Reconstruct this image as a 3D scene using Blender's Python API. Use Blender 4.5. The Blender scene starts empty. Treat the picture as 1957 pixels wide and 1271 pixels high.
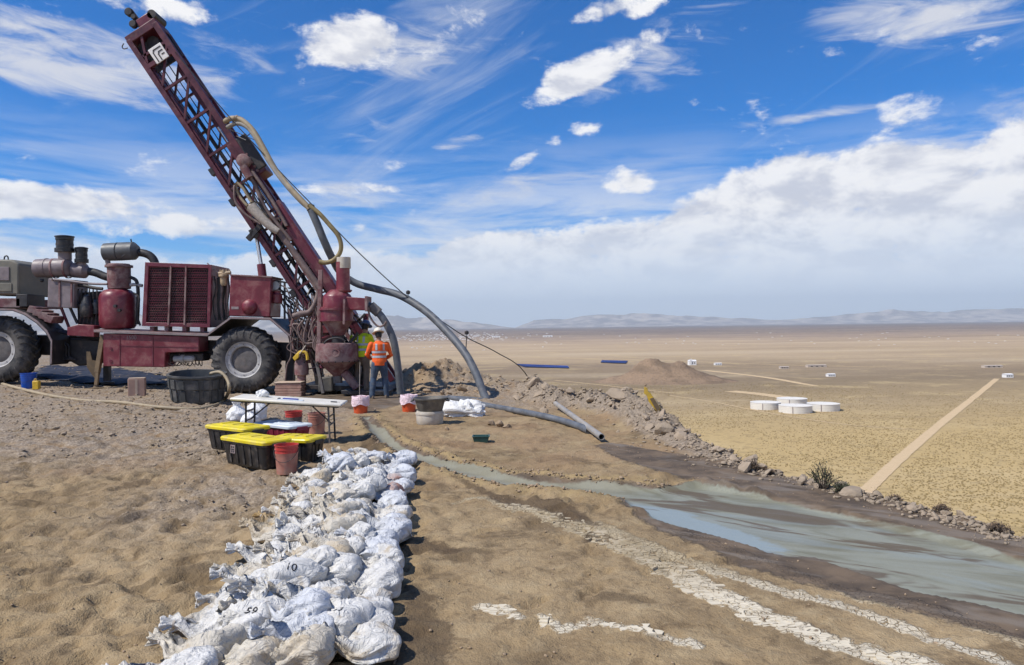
import bpy, bmesh, math, random
import numpy as np
from mathutils import Vector, Matrix
from mathutils.bvhtree import BVHTree

SC = bpy.context.scene
COL = SC.collection
R = math.radians
random.seed(7)
RNG = np.random.default_rng(11)

# ------------------------------------------------------------------ camera
W0, H0, F0 = 1957.0, 1271.0, 1423.0
CAM_H = 1.82
PITCH = math.atan((635.5 - 625.0) / F0)
ROLL = R(0.75)
cam_d = bpy.data.cameras.new('camera')
cam = bpy.data.objects.new('camera', cam_d)
COL.objects.link(cam)
cam_d.sensor_width = 36.0
cam_d.lens = F0 / W0 * 36.0
cam_d.clip_start = 0.1
cam_d.clip_end = 200000.0
CR = (Matrix.Rotation(math.pi / 2 - PITCH, 3, 'X') @ Matrix.Rotation(-ROLL, 3, 'Z'))
cam.matrix_world = Matrix.Translation((0, 0, CAM_H)) @ CR.to_4x4()
SC.camera = cam


def ray(u, v):
    return (CR @ Vector(((u - W0 / 2) / F0, -(v - H0 / 2) / F0, -1.0)))


def G(u, v, z=0.0):            # photo pixel -> point of the level z
    d = ray(u, v)
    t = (z - CAM_H) / d.z
    return Vector((d.x * t, d.y * t, z))


def D(u, v, Y):                # photo pixel -> point at distance Y
    d = ray(u, v)
    t = Y / d.y
    return Vector((d.x * t, Y, CAM_H + d.z * t))


# ------------------------------------------------------------------ render / exposure
SC.render.engine = 'CYCLES'
SC.cycles.use_denoising = True
SC.cycles.max_bounces = 4
SC.cycles.diffuse_bounces = 2
SC.cycles.glossy_bounces = 2
SC.cycles.volume_bounces = 0
SC.cycles.adaptive_threshold = 0.02
SC.cycles.caustics_reflective = False
SC.cycles.caustics_refractive = False
SC.view_settings.view_transform = 'Standard'
SC.view_settings.look = 'None'
SC.view_settings.gamma = 1.0
SC.view_settings.use_curve_mapping = False
SC.view_settings.exposure = 0.0
SC.render.resolution_x, SC.render.resolution_y = 1024, 665

# ------------------------------------------------------------------ sun
SUN_EL = R(52)
SUN_DIR = Vector((-0.90, -0.44, 0)).normalized() * math.cos(SUN_EL) + Vector((0, 0, math.sin(SUN_EL)))  # towards the sun
sun_d = bpy.data.lights.new('sun', 'SUN')
sun = bpy.data.objects.new('sun', sun_d)
COL.objects.link(sun)
sun_d.energy = 5.0
sun_d.angle = R(0.53)
sun_d.color = (1.0, 0.95, 0.87)
sun.rotation_euler = SUN_DIR.to_track_quat('Z', 'Y').to_euler()

# ------------------------------------------------------------------ node helper


class NT:
    def __init__(s, tree):
        s.t = tree
        s.n = tree.nodes
        s.l = tree.links

    def node(s, typ, **kw):
        nd = s.n.new(typ)
        for k, v in kw.items():
            setattr(nd, k, v)
        return nd

    def put(s, sock, v):
        if v is None:
            return
        if hasattr(v, 'is_output') or isinstance(v, bpy.types.NodeSocket):
            s.l.new(v, sock)
        else:
            if hasattr(sock, 'default_value'):
                try:
                    sock.default_value = v
                except Exception:
                    if isinstance(v, (tuple, list)) and len(v) == 3:
                        sock.default_value = tuple(v) + (1,)
                    else:
                        sock.default_value = (v, v, v)

    def m(s, op, a, b=None, c=None, clamp=False):
        nd = s.node('ShaderNodeMath', operation=op, use_clamp=clamp)
        s.put(nd.inputs[0], a)
        s.put(nd.inputs[1], b)
        s.put(nd.inputs[2], c)
        return nd.outputs[0]

    def vm(s, op, a, b=None, out=0):
        nd = s.node('ShaderNodeVectorMath', operation=op)
        s.put(nd.inputs[0], a)
        s.put(nd.inputs[1], b)
        return nd.outputs[out]

    def mix(s, f, a, b, blend='MIX'):
        nd = s.node('ShaderNodeMix', data_type='RGBA', blend_type=blend)
        s.put(nd.inputs[0], f)
        s.put(nd.inputs[6], a)
        s.put(nd.inputs[7], b)
        return nd.outputs[2]

    def noise(s, vec, scale, detail=4, rough=0.55, dist=0.0, out=0, dim='3D'):
        nd = s.node('ShaderNodeTexNoise', noise_dimensions=dim)
        if vec is not None:
            s.l.new(vec, nd.inputs['Vector'])
        nd.inputs['Scale'].default_value = scale
        nd.inputs['Detail'].default_value = detail
        nd.inputs['Roughness'].default_value = rough
        nd.inputs['Distortion'].default_value = dist
        return nd.outputs[out]

    def ss(s, x, lo, hi):          # smoothstep
        nd = s.node('ShaderNodeMapRange', interpolation_type='SMOOTHSTEP')
        s.put(nd.inputs[0], x)
        nd.inputs[1].default_value = lo
        nd.inputs[2].default_value = hi
        return nd.outputs[0]

    def mapr(s, x, lo, hi, a, b):
        nd = s.node('ShaderNodeMapRange')
        s.put(nd.inputs[0], x)
        for i, q in enumerate((lo, hi, a, b)):
            nd.inputs[i + 1].default_value = q
        return nd.outputs[0]

    def xyz(s, v):
        nd = s.node('ShaderNodeSeparateXYZ')
        s.l.new(v, nd.inputs[0])
        return nd.outputs

    def comb(s, x, y, z):
        nd = s.node('ShaderNodeCombineXYZ')
        s.put(nd.inputs[0], x)
        s.put(nd.inputs[1], y)
        s.put(nd.inputs[2], z)
        return nd.outputs[0]

    def ramp(s, f, stops, interp='LINEAR'):
        nd = s.node('ShaderNodeValToRGB')
        nd.color_ramp.interpolation = interp
        els = nd.color_ramp.elements
        while len(els) < len(stops):
            els.new(0.5)
        for e, (p, c) in zip(els, stops):
            e.position = p
            e.color = tuple(c) + (1,) if len(c) == 3 else c
        s.put(nd.inputs[0], f)
        return nd.outputs[0]

    def attr(s, name, out='Fac'):
        nd = s.node('ShaderNodeAttribute', attribute_name=name)
        return nd.outputs[out]

    def bump(s, h, strength=0.5, dist=0.02, normal=None):
        nd = s.node('ShaderNodeBump')
        nd.inputs['Strength'].default_value = strength
        nd.inputs['Distance'].default_value = dist
        s.put(nd.inputs['Height'], h)
        if normal is not None:
            s.l.new(normal, nd.inputs['Normal'])
        return nd.outputs[0]


# ------------------------------------------------------------------ world: sky with clouds
world = bpy.data.worlds.new('World')
SC.world = world
world.use_nodes = True
wt = NT(world.node_tree)
wt.n.clear()
sky = wt.node('ShaderNodeTexSky', sky_type='NISHITA')
sky.sun_disc = False
sky.sun_elevation = SUN_EL
sky.sun_rotation = math.atan2(SUN_DIR.x, SUN_DIR.y)
sky.altitude = 1700
sky.air_density = 1.0
sky.dust_density = 0.6
sky.ozone_density = 3.0


def ang(u, v):
    d = ray(u, v)
    return math.atan2(d.x, d.y), math.atan2(d.z, math.hypot(d.x, d.y))


dirv = wt.node('ShaderNodeTexCoord').outputs['Generated']
dx, dy, dz = wt.xyz(dirv)
AZ = wt.m('ARCTAN2', dx, dy)
EL = wt.m('ARCTAN2', dz, wt.m('SQRT', wt.m('ADD', wt.m('MULTIPLY', dx, dx), wt.m('MULTIPLY', dy, dy))))


def cloud_field(az, el):
    """returns puffy density, wispy density"""
    P = wt.comb(az, wt.m('MULTIPLY', el, 1.7), 0.0)
    warp = wt.noise(P, 5.0, 1, 0.5, out=1)
    Pw = wt.vm('ADD', P, wt.vm('MULTIPLY', wt.vm('SUBTRACT', warp, (0.5, 0.5, 0.5)), (0.09, 0.05, 0.0)))
    nz = wt.noise(Pw, 10.0, 8, 0.63)

    def ell(u, v, a, b, rot, wgt):
        a0, e0 = ang(u, v)
        a, b = a / F0, b / F0
        c, s_ = math.cos(R(rot)), math.sin(R(rot))
        du = wt.m('SUBTRACT', az, a0)
        dv = wt.m('SUBTRACT', el, e0)
        p = wt.m('ADD', wt.m('MULTIPLY', du, c / a), wt.m('MULTIPLY', dv, s_ / a))
        q = wt.m('ADD', wt.m('MULTIPLY', du, -s_ / b), wt.m('MULTIPLY', dv, c / b))
        r2 = wt.m('ADD', wt.m('MULTIPLY', p, p), wt.m('MULTIPLY', q, q))
        return wt.m('MULTIPLY', wt.m('SUBTRACT', 1.0, r2, clamp=True), wgt)

    puffs = [
        (60, 385, 230, 42, 0, 1.0), (215, 408, 110, 26, -4, .7), (310, 430, 200, 30, 0, .62), (450, 428, 90, 26, 0, .6),
        (680, 85, 120, 58, 6, 0.85), (640, 120, 110, 60, 0, .35), (800, 80, 120, 50, 0, .4),
        (1120, 140, 150, 42, 22, 0.85), (1190, 105, 110, 32, 24, .8), (1190, 15, 120, 30, 8, .75), (1040, 180, 50, 20, 20, .5),
        (1745, 210, 85, 60, 0, .46), (1120, 243, 46, 20, 0, .48), (1210, 345, 75, 34, 0, .42),
        (1010, 305, 85, 16, 22, .5), (1060, 270, 30, 16, 0, .5), (60, 308, 60, 20, 0, .5), (660, 362, 120, 18, 0, .52), (710, 440, 60, 16, -10, .55),
        (300, 15, 120, 30, 0, .5),
    ]
    # broad wisps
    wm = None
    for e in ((110, 115, 330, 80, -3, 1.0), (760, 95, 190, 75, 8, .8), (1760, 30, 240, 60, -6, .9), (1880, 230, 200, 60, 20, .6), (1250, 110, 230, 70, 22, .62), (450, 110, 120, 50, -15, .5), (1540, 222, 150, 14, 2, .75), (980, 360, 200, 34, 8, .7), (640, 375, 180, 34, 0, .7), (700, 250, 80, 30, 0, .45), (880, 270, 90, 14, 16, .5)):
        k = ell(*e)
        wm = k if wm is None else wt.m('MAXIMUM', wm, k)
    pwv = wt.comb(wt.m('ADD', wt.m('MULTIPLY', az, .98), wt.m('MULTIPLY', el, -.18)), wt.m('MULTIPLY', wt.m('ADD', wt.m('MULTIPLY', el, .98), wt.m('MULTIPLY', az, .10)), 4.2), 5.0)
    wn = wt.noise(pwv, 9.0, 7, .62, .7)
    wisp = wt.ss(wt.m('ADD', wt.m('MULTIPLY', wn, 1.5), wt.m('MULTIPLY', wm, .62)), .92, 1.50)
    tot = None
    for e in puffs:
        k = ell(*e)
        tot = k if tot is None else wt.m('MAXIMUM', tot, k)
    # the bank of cloud on the right, its top edge rising to the right, and the low bank at the left
    pts = [(-2600, 300), (-600, 380), (0, 455), (200, 470), (500, 470), (700, 470), (850, 452), (900, 425), (1200, 415), (1330, 350), (1430, 300), (1700, 255), (1830, 245), (1957, 190), (2400, 110), (3400, 150), (4600, 300)]
    lo_a, hi_a = -3.2, 3.2
    stops = []
    fc = wt.node('ShaderNodeFloatCurve')
    cur = fc.mapping.curves[0]
    cv = []
    for (u, v) in pts:
        if -700 < u < 2700:
            a, e = ang(u, v)
        else:
            a, e = (u - 978) / F0 * 0.9, (625 - v) / F0
        cv.append(((a - lo_a) / (hi_a - lo_a), e))
    while len(cur.points) < len(cv) + 2:
        cur.points.new(0.5, 0.5)
    cv = [(0.0, cv[0][1])] + cv + [(1.0, cv[-1][1])]
    for p_, (a, e) in zip(cur.points, cv):
        p_.location = (a, e)
        p_.handle_type = 'AUTO_CLAMPED'
    fc.mapping.use_clip = False
    fc.mapping.update()
    wt.put(fc.inputs['Value'], wt.mapr(az, lo_a, hi_a, 0, 1))
    top = fc.outputs[0]
    below = wt.m('SUBTRACT', top, el)
    bank = wt.ss(below, -0.012, 0.035)
    tot = wt.m('MAXIMUM', tot, wt.m('MULTIPLY', bank, 0.92))
    dens = wt.ss(wt.m('ADD', wt.m('MULTIPLY', nz, 1.75), wt.m('MULTIPLY', tot, 0.70)), 1.05, 1.33)
    nu = wt.noise(wt.vm('ADD', Pw, (-0.014, 0.030, 0.0)), 10.0, 4, 0.6)
    return dens, tot, nz, nu, wisp


d0, tot0, nz0, nz1, wisp0 = cloud_field(AZ, EL)
# thin streaks of cirrus
Pw = wt.comb(wt.m('ADD', wt.m('MULTIPLY', AZ, 0.92), wt.m('MULTIPLY', EL, 0.39)),
             wt.m('MULTIPLY', wt.m('SUBTRACT', wt.m('MULTIPLY', EL, 0.92), wt.m('MULTIPLY', AZ, 0.39)), 5.5), 3.3)
st = wt.noise(Pw, 3.2, 6, 0.62, 0.8)
stc = wt.noise(wt.comb(AZ, EL, 9.0), 2.6, 1, 0.5)
cirrus = wt.m('MULTIPLY', wt.ss(wt.m('ADD', st, wt.m('MULTIPLY', wt.m('SUBTRACT', stc, 0.5), 1.1)), 0.46, 0.92), 0.62)
Ph = wt.comb(AZ, wt.m('MULTIPLY', EL, 7.0), 1.7)
hb = wt.noise(Ph, 4.0, 6, 0.6, 0.5)
low = wt.m('MULTIPLY', wt.ss(hb, 0.36, 0.66), wt.m('MULTIPLY', wt.ss(EL, 0.28, 0.10), 0.9))
nsat = wt.node('ShaderNodeHueSaturation')
nsat.inputs['Saturation'].default_value = 1.62
nsat.inputs['Value'].default_value = 1.0
wt.l.new(sky.outputs[0], nsat.inputs['Color'])
skyc = wt.mix(1.0, nsat.outputs[0], (1.0, 1.26, 1.50, 1), 'MULTIPLY')
c = wt.mix(cirrus, skyc, (7.2, 7.6, 8.4, 1))
c = wt.mix(low, c, (8.2, 8.5, 9.2, 1))
c = wt.mix(wt.m('MULTIPLY', wisp0, .88), c, (7.6, 7.7, 8.2, 1))
lit = wt.ss(wt.m('SUBTRACT', wt.m('SUBTRACT', nz0, nz1), wt.m('MULTIPLY', tot0, 0.06)), -0.20, 0.06)
ccol = wt.mix(lit, (6.6, 6.8, 7.6, 1), (10.2, 10.1, 10.1, 1))
ccol = wt.mix(wt.ss(EL, 0.16, 0.02), ccol, (7.8, 8.8, 10.2, 1))
c = wt.mix(wt.m('MULTIPLY', d0, 0.96), c, ccol)
bg = wt.node('ShaderNodeBackground')
bg.inputs['Strength'].default_value = 0.10
wt.l.new(c, bg.inputs['Color'])
wo = wt.node('ShaderNodeOutputWorld')
wt.l.new(bg.outputs[0], wo.inputs['Surface'])
world.cycles.sampling_method = 'MANUAL'
world.cycles.sample_map_resolution = 512

# ------------------------------------------------------------------ materials
MATS = {}


def mat(name):
    m_ = bpy.data.materials.new(name)
    m_.use_nodes = True
    t = NT(m_.node_tree)
    b = t.n['Principled BSDF']
    MATS[name] = m_
    return m_, t, b


def simple(name, col, rough=0.6, metal=0.0, var=0.25, scale=6.0, dirt=None, dirt_amt=0.4, dirt_scale=2.0, bump=0.15, bscale=40.0, spec=0.5, bdist=0.004):
    """a worn surface: base colour broken by noise, dirt of its own shape, fine relief"""
    m_, t, b = mat(name)
    P = t.node('ShaderNodeTexCoord').outputs['Object']
    n = t.noise(P, scale, 6, 0.6)
    dark = tuple(x * (1 - var) for x in col) + (1,)
    light = tuple(min(1, x * (1 + var)) for x in col) + (1,)
    c_ = t.mix(t.ss(n, 0.3, 0.7), dark, light)
    rr = t.mapr(n, 0.3, 0.7, max(0.02, rough - 0.1), min(1, rough + 0.1))
    if dirt:
        dn = t.noise(P, dirt_scale, 9, 0.68, 0.3)
        fd = t.m('MULTIPLY', t.ss(dn, 0.62 - dirt_amt * 0.35, 0.78 - dirt_amt * 0.2), 0.25 + 0.7 * dirt_amt)
        c_ = t.mix(fd, c_, tuple(dirt) + (1,))
        rr = t.m('ADD', rr, t.m('MULTIPLY', fd, 0.3), clamp=True)
        if metal:
            t.put(b.inputs['Metallic'], t.m('MULTIPLY', t.m('SUBTRACT', 1.0, fd), metal))
    elif metal:
        b.inputs['Metallic'].default_value = metal
    t.l.new(c_, b.inputs['Base Color'])
    t.l.new(rr, b.inputs['Roughness'])
    b.inputs['Specular IOR Level'].default_value = spec
    if bump:
        t.l.new(t.bump(t.noise(P, bscale, 5, 0.6), bump, bdist), b.inputs['Normal'])
    return m_


DUST = (0.30, 0.23, 0.17)
simple('maroon_paint', (0.135, 0.018, 0.036), 0.42, var=0.22, scale=3, dirt=(0.24, 0.135, 0.115), dirt_amt=0.44, dirt_scale=2.6, bump=0.08)
simple('red_paint', (0.165, 0.020, 0.034), 0.40, var=0.2, scale=3, dirt=(0.29, 0.155, 0.135), dirt_amt=0.46, dirt_scale=3.0, bump=0.08)
simple('dusty_maroon', (0.14, 0.050, 0.055), 0.7, var=0.3, scale=4, dirt=(0.33, 0.255, 0.235), dirt_amt=0.70, dirt_scale=3.2, bump=0.3, bscale=25)
simple('mast_maroon', (0.078, 0.011, 0.022), 0.45, var=0.35, scale=5, dirt=(0.15, 0.09, 0.075), dirt_amt=0.25, dirt_scale=3.5, bump=0.1)
simple('dark_steel', (0.025, 0.024, 0.026), 0.55, var=0.4, scale=6, dirt=(0.13, 0.10, 0.085), dirt_amt=0.35, dirt_scale=4, bump=0.2)
simple('black_plastic', (0.016, 0.017, 0.02), 0.42, var=0.3, scale=5, dirt=(0.20, 0.165, 0.13), dirt_amt=0.34, dirt_scale=7, bump=0.1)
simple('grey_canister', (0.20, 0.165, 0.17), 0.5, var=0.25, scale=4, dirt=(0.26, 0.20, 0.19), dirt_amt=0.4, dirt_scale=3, bump=0.1)
simple('silencer_grey', (0.085, 0.092, 0.098), 0.5, var=0.2, scale=4, dirt=(0.2, 0.18, 0.165), dirt_amt=0.3, dirt_scale=3, bump=0.1)
simple('pale_grey_edge', (0.27, 0.215, 0.21), 0.5, var=0.2, scale=7, dirt=(0.25, 0.12, 0.11), dirt_amt=0.4, dirt_scale=5, bump=0.1)
simple('chrome', (0.62, 0.62, 0.63), 0.22, metal=0.9, var=0.15, dirt=DUST, dirt_amt=0.15, bump=0.0)
simple('rim_grey', (0.42, 0.41, 0.40), 0.6, var=0.2, scale=5, dirt=(0.22, 0.18, 0.15), dirt_amt=0.35, dirt_scale=5, bump=0.2)
simple('hub_dirt', (0.13, 0.12, 0.115), 0.85, var=0.25, scale=9, dirt=(0.23, 0.19, 0.16), dirt_amt=0.4, dirt_scale=6, bump=0.4)
simple('tyre_rubber', (0.020, 0.021, 0.024), 0.72, var=0.3, scale=5, dirt=(0.15, 0.138, 0.125), dirt_amt=0.75, dirt_scale=3.0, bump=0.35, bscale=30)
simple('hose_grey', (0.105, 0.115, 0.13), 0.55, var=0.25, scale=5, dirt=(0.25, 0.22, 0.19), dirt_amt=0.3, dirt_scale=4, bump=0.2)
simple('hose_mud', (0.24, 0.225, 0.20), 0.7, var=0.2, scale=5, dirt=(0.33, 0.27, 0.2), dirt_amt=0.45, dirt_scale=4, bump=0.3)
simple('hose_yellow', (0.26, 0.20, 0.085), 0.6, var=0.3, scale=4, dirt=(0.10, 0.09, 0.075), dirt_amt=0.5, dirt_scale=3, bump=0.2)
simple('hose_tan', (0.33, 0.265, 0.17), 0.65, var=0.2, scale=5, dirt=(0.2, 0.15, 0.10), dirt_amt=0.3, dirt_scale=5, bump=0.2)
simple('hose_black', (0.02, 0.02, 0.022), 0.5, var=0.3, scale=5, dirt=(0.16, 0.12, 0.10), dirt_amt=0.45, dirt_scale=5, bump=0.1)
simple('hose_dusty', (0.17, 0.12, 0.11), 0.7, var=0.3, scale=5, dirt=(0.3, 0.24, 0.2), dirt_amt=0.4, dirt_scale=5, bump=0.2)
simple('olive_grey', (0.165, 0.155, 0.125), 0.6, var=0.15, scale=3, dirt=(0.28, 0.24, 0.19), dirt_amt=0.3, dirt_scale=3, bump=0.1)
simple('brown_steel', (0.16, 0.11, 0.06), 0.7, var=0.3, scale=4, dirt=(0.09, 0.07, 0.055), dirt_amt=0.4, dirt_scale=5, bump=0.3)
simple('yellow_plastic', (0.72, 0.58, 0.012), 0.42, var=0.06, scale=4, dirt=(0.46, 0.36, 0.19), dirt_amt=0.42, dirt_scale=9, bump=0.12)
simple('yellow_paint', (0.62, 0.40, 0.03), 0.5, var=0.15, scale=4, dirt=(0.33, 0.24, 0.14), dirt_amt=0.35, dirt_scale=5, bump=0.15)
simple('red_plastic', (0.47, 0.045, 0.04), 0.42, var=0.15, scale=4, dirt=(0.36, 0.25, 0.19), dirt_amt=0.35, dirt_scale=6, bump=0.08)
simple('red_plastic_faded', (0.40, 0.17, 0.13), 0.5, var=0.18, scale=5, dirt=(0.40, 0.32, 0.25), dirt_amt=0.55, dirt_scale=5, bump=0.1)
simple('orange_plastic', (0.60, 0.085, 0.022), 0.42, var=0.12, scale=4, dirt=(0.38, 0.25, 0.15), dirt_amt=0.28, dirt_scale=6, bump=0.08)
simple('blue_plastic', (0.010, 0.085, 0.44), 0.4, var=0.15, scale=4, dirt=(0.25, 0.22, 0.2), dirt_amt=0.12, dirt_scale=5, bump=0.05)
simple('dark_red_plastic', (0.20, 0.014, 0.04), 0.4, var=0.15, scale=4, dirt=(0.3, 0.2, 0.17), dirt_amt=0.15, dirt_scale=7, bump=0.05)
simple('pale_blue_lid', (0.66, 0.72, 0.78), 0.45, var=0.06, scale=4, dirt=(0.50, 0.45, 0.38), dirt_amt=0.25, dirt_scale=7, bump=0.08)
simple('green_plastic', (0.018, 0.07, 0.062), 0.45, var=0.25, scale=6, dirt=(0.2, 0.17, 0.12), dirt_amt=0.2, dirt_scale=7, bump=0.1)
simple('tank_rubber', (0.052, 0.058, 0.062), 0.55, var=0.2, scale=4, dirt=(0.21, 0.19, 0.165), dirt_amt=0.42, dirt_scale=3.5, bump=0.15)
simple('mud_rubber', (0.10, 0.095, 0.085), 0.65, var=0.25, scale=4, dirt=(0.30, 0.26, 0.2), dirt_amt=0.4, dirt_scale=4, bump=0.3)
simple('mud_white', (0.50, 0.455, 0.385), 0.75, var=0.12, scale=5, dirt=(0.36, 0.29, 0.2), dirt_amt=0.45, dirt_scale=4, bump=0.3)
simple('table_white', (0.72, 0.68, 0.59), 0.5, var=0.06, scale=3, dirt=(0.48, 0.40, 0.29), dirt_amt=0.3, dirt_scale=4, bump=0.06)
simple('brick_red_trays', (0.36, 0.21, 0.165), 0.8, var=0.2, scale=6, dirt=(0.42, 0.33, 0.26), dirt_amt=0.4, dirt_scale=5, bump=0.25)
simple('cream_card', (0.52, 0.40, 0.30), 0.8, var=0.12, scale=5, dirt=(0.4, 0.27, 0.2), dirt_amt=0.3, dirt_scale=5, bump=0.2)
simple('pink_box', (0.42, 0.27, 0.205), 0.8, var=0.12, scale=5, dirt=(0.34, 0.25, 0.18), dirt_amt=0.3, dirt_scale=5, bump=0.2)
simple('tarp_navy', (0.010, 0.014, 0.03), 0.8, var=0.4, scale=5, dirt=(0.14, 0.12, 0.11), dirt_amt=0.35, dirt_scale=3, bump=0.5, bscale=7, bdist=0.02)
simple('white_paint', (0.78, 0.76, 0.73), 0.55, var=0.06, scale=4, dirt=(0.5, 0.45, 0.4), dirt_amt=0.2, dirt_scale=5, bump=0.05)
simple('black_print', (0.03, 0.03, 0.035), 0.7, var=0.3, bump=0)
simple('blue_print', (0.05, 0.08, 0.35), 0.6, var=0.2, bump=0)
simple('rope_pale', (0.45, 0.40, 0.34), 0.8, var=0.2, scale=20, bump=0.4)
simple('wire_dark', (0.035, 0.033, 0.035), 0.5, metal=0.0, var=0.3, bump=0)
simple('brass_dusty', (0.36, 0.27, 0.17), 0.55, var=0.3, scale=8, dirt=(0.2, 0.13, 0.1), dirt_amt=0.4, dirt_scale=6, bump=0.2)
simple('gauge_glass', (0.36, 0.38, 0.39), 0.2, var=0.2, bump=0)
simple('pipe_grey', (0.28, 0.265, 0.245), 0.55, var=0.15, scale=3, dirt=(0.40, 0.33, 0.245), dirt_amt=0.45, dirt_scale=4, bump=0.1)
simple('pipe_dark', (0.012, 0.012, 0.012), 0.8, var=0.2, bump=0)
simple('skin', (0.30, 0.17, 0.11), 0.55, var=0.12, scale=12, bump=0.1)
simple('hivis_lime', (0.56, 0.68, 0.012), 0.75, var=0.12, scale=7, dirt=(0.33, 0.33, 0.09), dirt_amt=0.25, dirt_scale=6, bump=0.5, bscale=9, bdist=0.03)
simple('hivis_orange', (0.80, 0.115, 0.012), 0.75, var=0.12, scale=7, dirt=(0.45, 0.13, 0.05), dirt_amt=0.2, dirt_scale=6, bump=0.5, bscale=9, bdist=0.03)
simple('reflective_grey', (0.42, 0.43, 0.45), 0.45, var=0.15, scale=8, bump=0.2)
simple('denim', (0.045, 0.072, 0.115), 0.85, var=0.3, scale=6, dirt=(0.20, 0.19, 0.175), dirt_amt=0.42, dirt_scale=5, bump=0.5, bscale=10, bdist=0.02)
simple('khaki_cloth', (0.15, 0.115, 0.085), 0.85, var=0.25, scale=6, dirt=(0.2, 0.16, 0.12), dirt_amt=0.35, dirt_scale=6, bump=0.5, bscale=10, bdist=0.02)
simple('boot_leather', (0.13, 0.095, 0.065), 0.75, var=0.3, scale=8, dirt=(0.26, 0.2, 0.14), dirt_amt=0.5, dirt_scale=8, bump=0.3)
simple('hair_black', (0.012, 0.010, 0.009), 0.6, var=0.3, bump=0.3)
simple('glove_dark', (0.028, 0.025, 0.028), 0.7, var=0.3, bump=0.3)
simple('hat_blue', (0.075, 0.13, 0.27), 0.4, var=0.1, dirt=(0.3, 0.27, 0.24), dirt_amt=0.2, bump=0.03)
simple('hat_white', (0.70, 0.65, 0.55), 0.4, var=0.08, dirt=(0.45, 0.35, 0.24), dirt_amt=0.3, bump=0.03)
simple('tank_white', (0.74, 0.70, 0.62), 0.6, var=0.05, scale=0.05, dirt=(0.6, 0.55, 0.47), dirt_amt=0.3, dirt_scale=0.08, bump=0)
simple('building_white', (0.80, 0.79, 0.76), 0.7, var=0.05, scale=0.1, bump=0)
simple('building_tan', (0.52, 0.44, 0.36), 0.7, var=0.1, scale=0.1, bump=0)
simple('solar_blue', (0.07, 0.15, 0.50), 0.6, var=0.2, scale=0.02, bump=0)
simple('shrub_leaf', (0.065, 0.075, 0.035), 0.8, var=0.4, scale=9, bump=0)
simple('shrub_dry', (0.20, 0.135, 0.085), 0.85, var=0.4, scale=9, bump=0)
simple('shrub_wood', (0.10, 0.075, 0.055), 0.9, var=0.3, scale=9, bump=0)


def rockmat(name, col, col2):
    m_, t, b = mat(name)
    P = t.node('ShaderNodeNewGeometry').outputs['Position']
    n = t.noise(P, 1.1, 3, 0.6)
    n2 = t.noise(P, 14, 6, 0.65)
    c_ = t.mix(t.ss(n, 0.35, 0.65), tuple(col) + (1,), tuple(col2) + (1,))
    c_ = t.mix(t.m('MULTIPLY', t.ss(n2, 0.35, 0.75), 0.45), c_, tuple(x * 1.5 for x in col) + (1,))
    t.l.new(c_, b.inputs['Base Color'])
    b.inputs['Roughness'].default_value = 0.92
    b.inputs['Specular IOR Level'].default_value = 0.2
    t.l.new(t.bump(t.noise(P, 30, 6, 0.7), 0.6, 0.02), b.inputs['Normal'])
    return m_


rockmat('rock_grey', (0.28, 0.225, 0.165), (0.35, 0.275, 0.20))
rockmat('rock_tan', (0.29, 0.215, 0.145), (0.35, 0.255, 0.165))


def bagmat(name, col, stain, amt, blue=0.0):
    m_, t, b = mat(name)
    tc = t.node('ShaderNodeTexCoord')
    info = t.node('ShaderNodeObjectInfo')
    P = t.vm('ADD', tc.outputs['Object'], t.vm('MULTIPLY', t.comb(info.outputs['Random'], info.outputs['Random'], 0.0), (37.0, 19.0, 0)))
    n = t.noise(P, 3.2, 5, 0.62, 0.4)
    n2 = t.noise(P, 16, 5, 0.6)
    c_ = t.mix(t.ss(n2, 0.3, 0.75), tuple(x * 0.93 for x in col) + (1,), tuple(col) + (1,))
    rr = t.m('ADD', t.m('MULTIPLY', info.outputs['Random'], 0.16), n)
    f = t.m('MULTIPLY', t.ss(rr, 0.74 - amt * 0.3, 0.86 - amt * 0.18), 0.85)
    c_ = t.mix(f, c_, tuple(stain) + (1,))
    sp = t.m('MULTIPLY', t.ss(t.noise(P, 60, 3, 0.6), 0.66, 0.74), 0.5)
    c_ = t.mix(sp, c_, (0.30, 0.25, 0.2, 1))
    t.l.new(c_, b.inputs['Base Color'])
    b.inputs['Roughness'].default_value = 0.85
    b.inputs['Specular IOR Level'].default_value = 0.25
    try:
        b.inputs['Subsurface Weight'].default_value = 0.0
    except Exception:
        pass
    wn = t.noise(P, 9, 6, 0.55, 1.2)
    wv = t.m('ABSOLUTE', t.m('SUBTRACT', wn, 0.5))
    t.l.new(t.bump(t.noise(P, 220, 2, 0.5), 0.12, 0.003, t.bump(wv, 0.9, 0.07)), b.inputs['Normal'])
    return m_


bagmat('bag_white', (0.68, 0.665, 0.63), (0.47, 0.39, 0.28), 0.30)
bagmat('bag_cream', (0.62, 0.57, 0.48), (0.46, 0.37, 0.25), 0.50)
bagmat('bag_ochre', (0.52, 0.46, 0.36), (0.44, 0.28, 0.10), 0.72)
bagmat('bag_shade_tint', (0.62, 0.635, 0.66), (0.42, 0.40, 0.38), 0.35)  # white cloth with the bluish tone of shade mixed into its colour
bagmat('bag_rusty', (0.52, 0.46, 0.45), (0.36, 0.17, 0.12), 0.75)
bagmat('sack_plastic', (0.80, 0.80, 0.79), (0.6, 0.55, 0.48), 0.15)
bagmat('liner_pink', (0.80, 0.62, 0.66), (0.74, 0.68, 0.70), 0.5)
bagmat('tarp_white', (0.82, 0.81, 0.78), (0.55, 0.49, 0.40), 0.2)

# ------------------------------------------------------------------ mesh helpers
def link(o):
    COL.objects.link(o)
    return o


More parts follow.
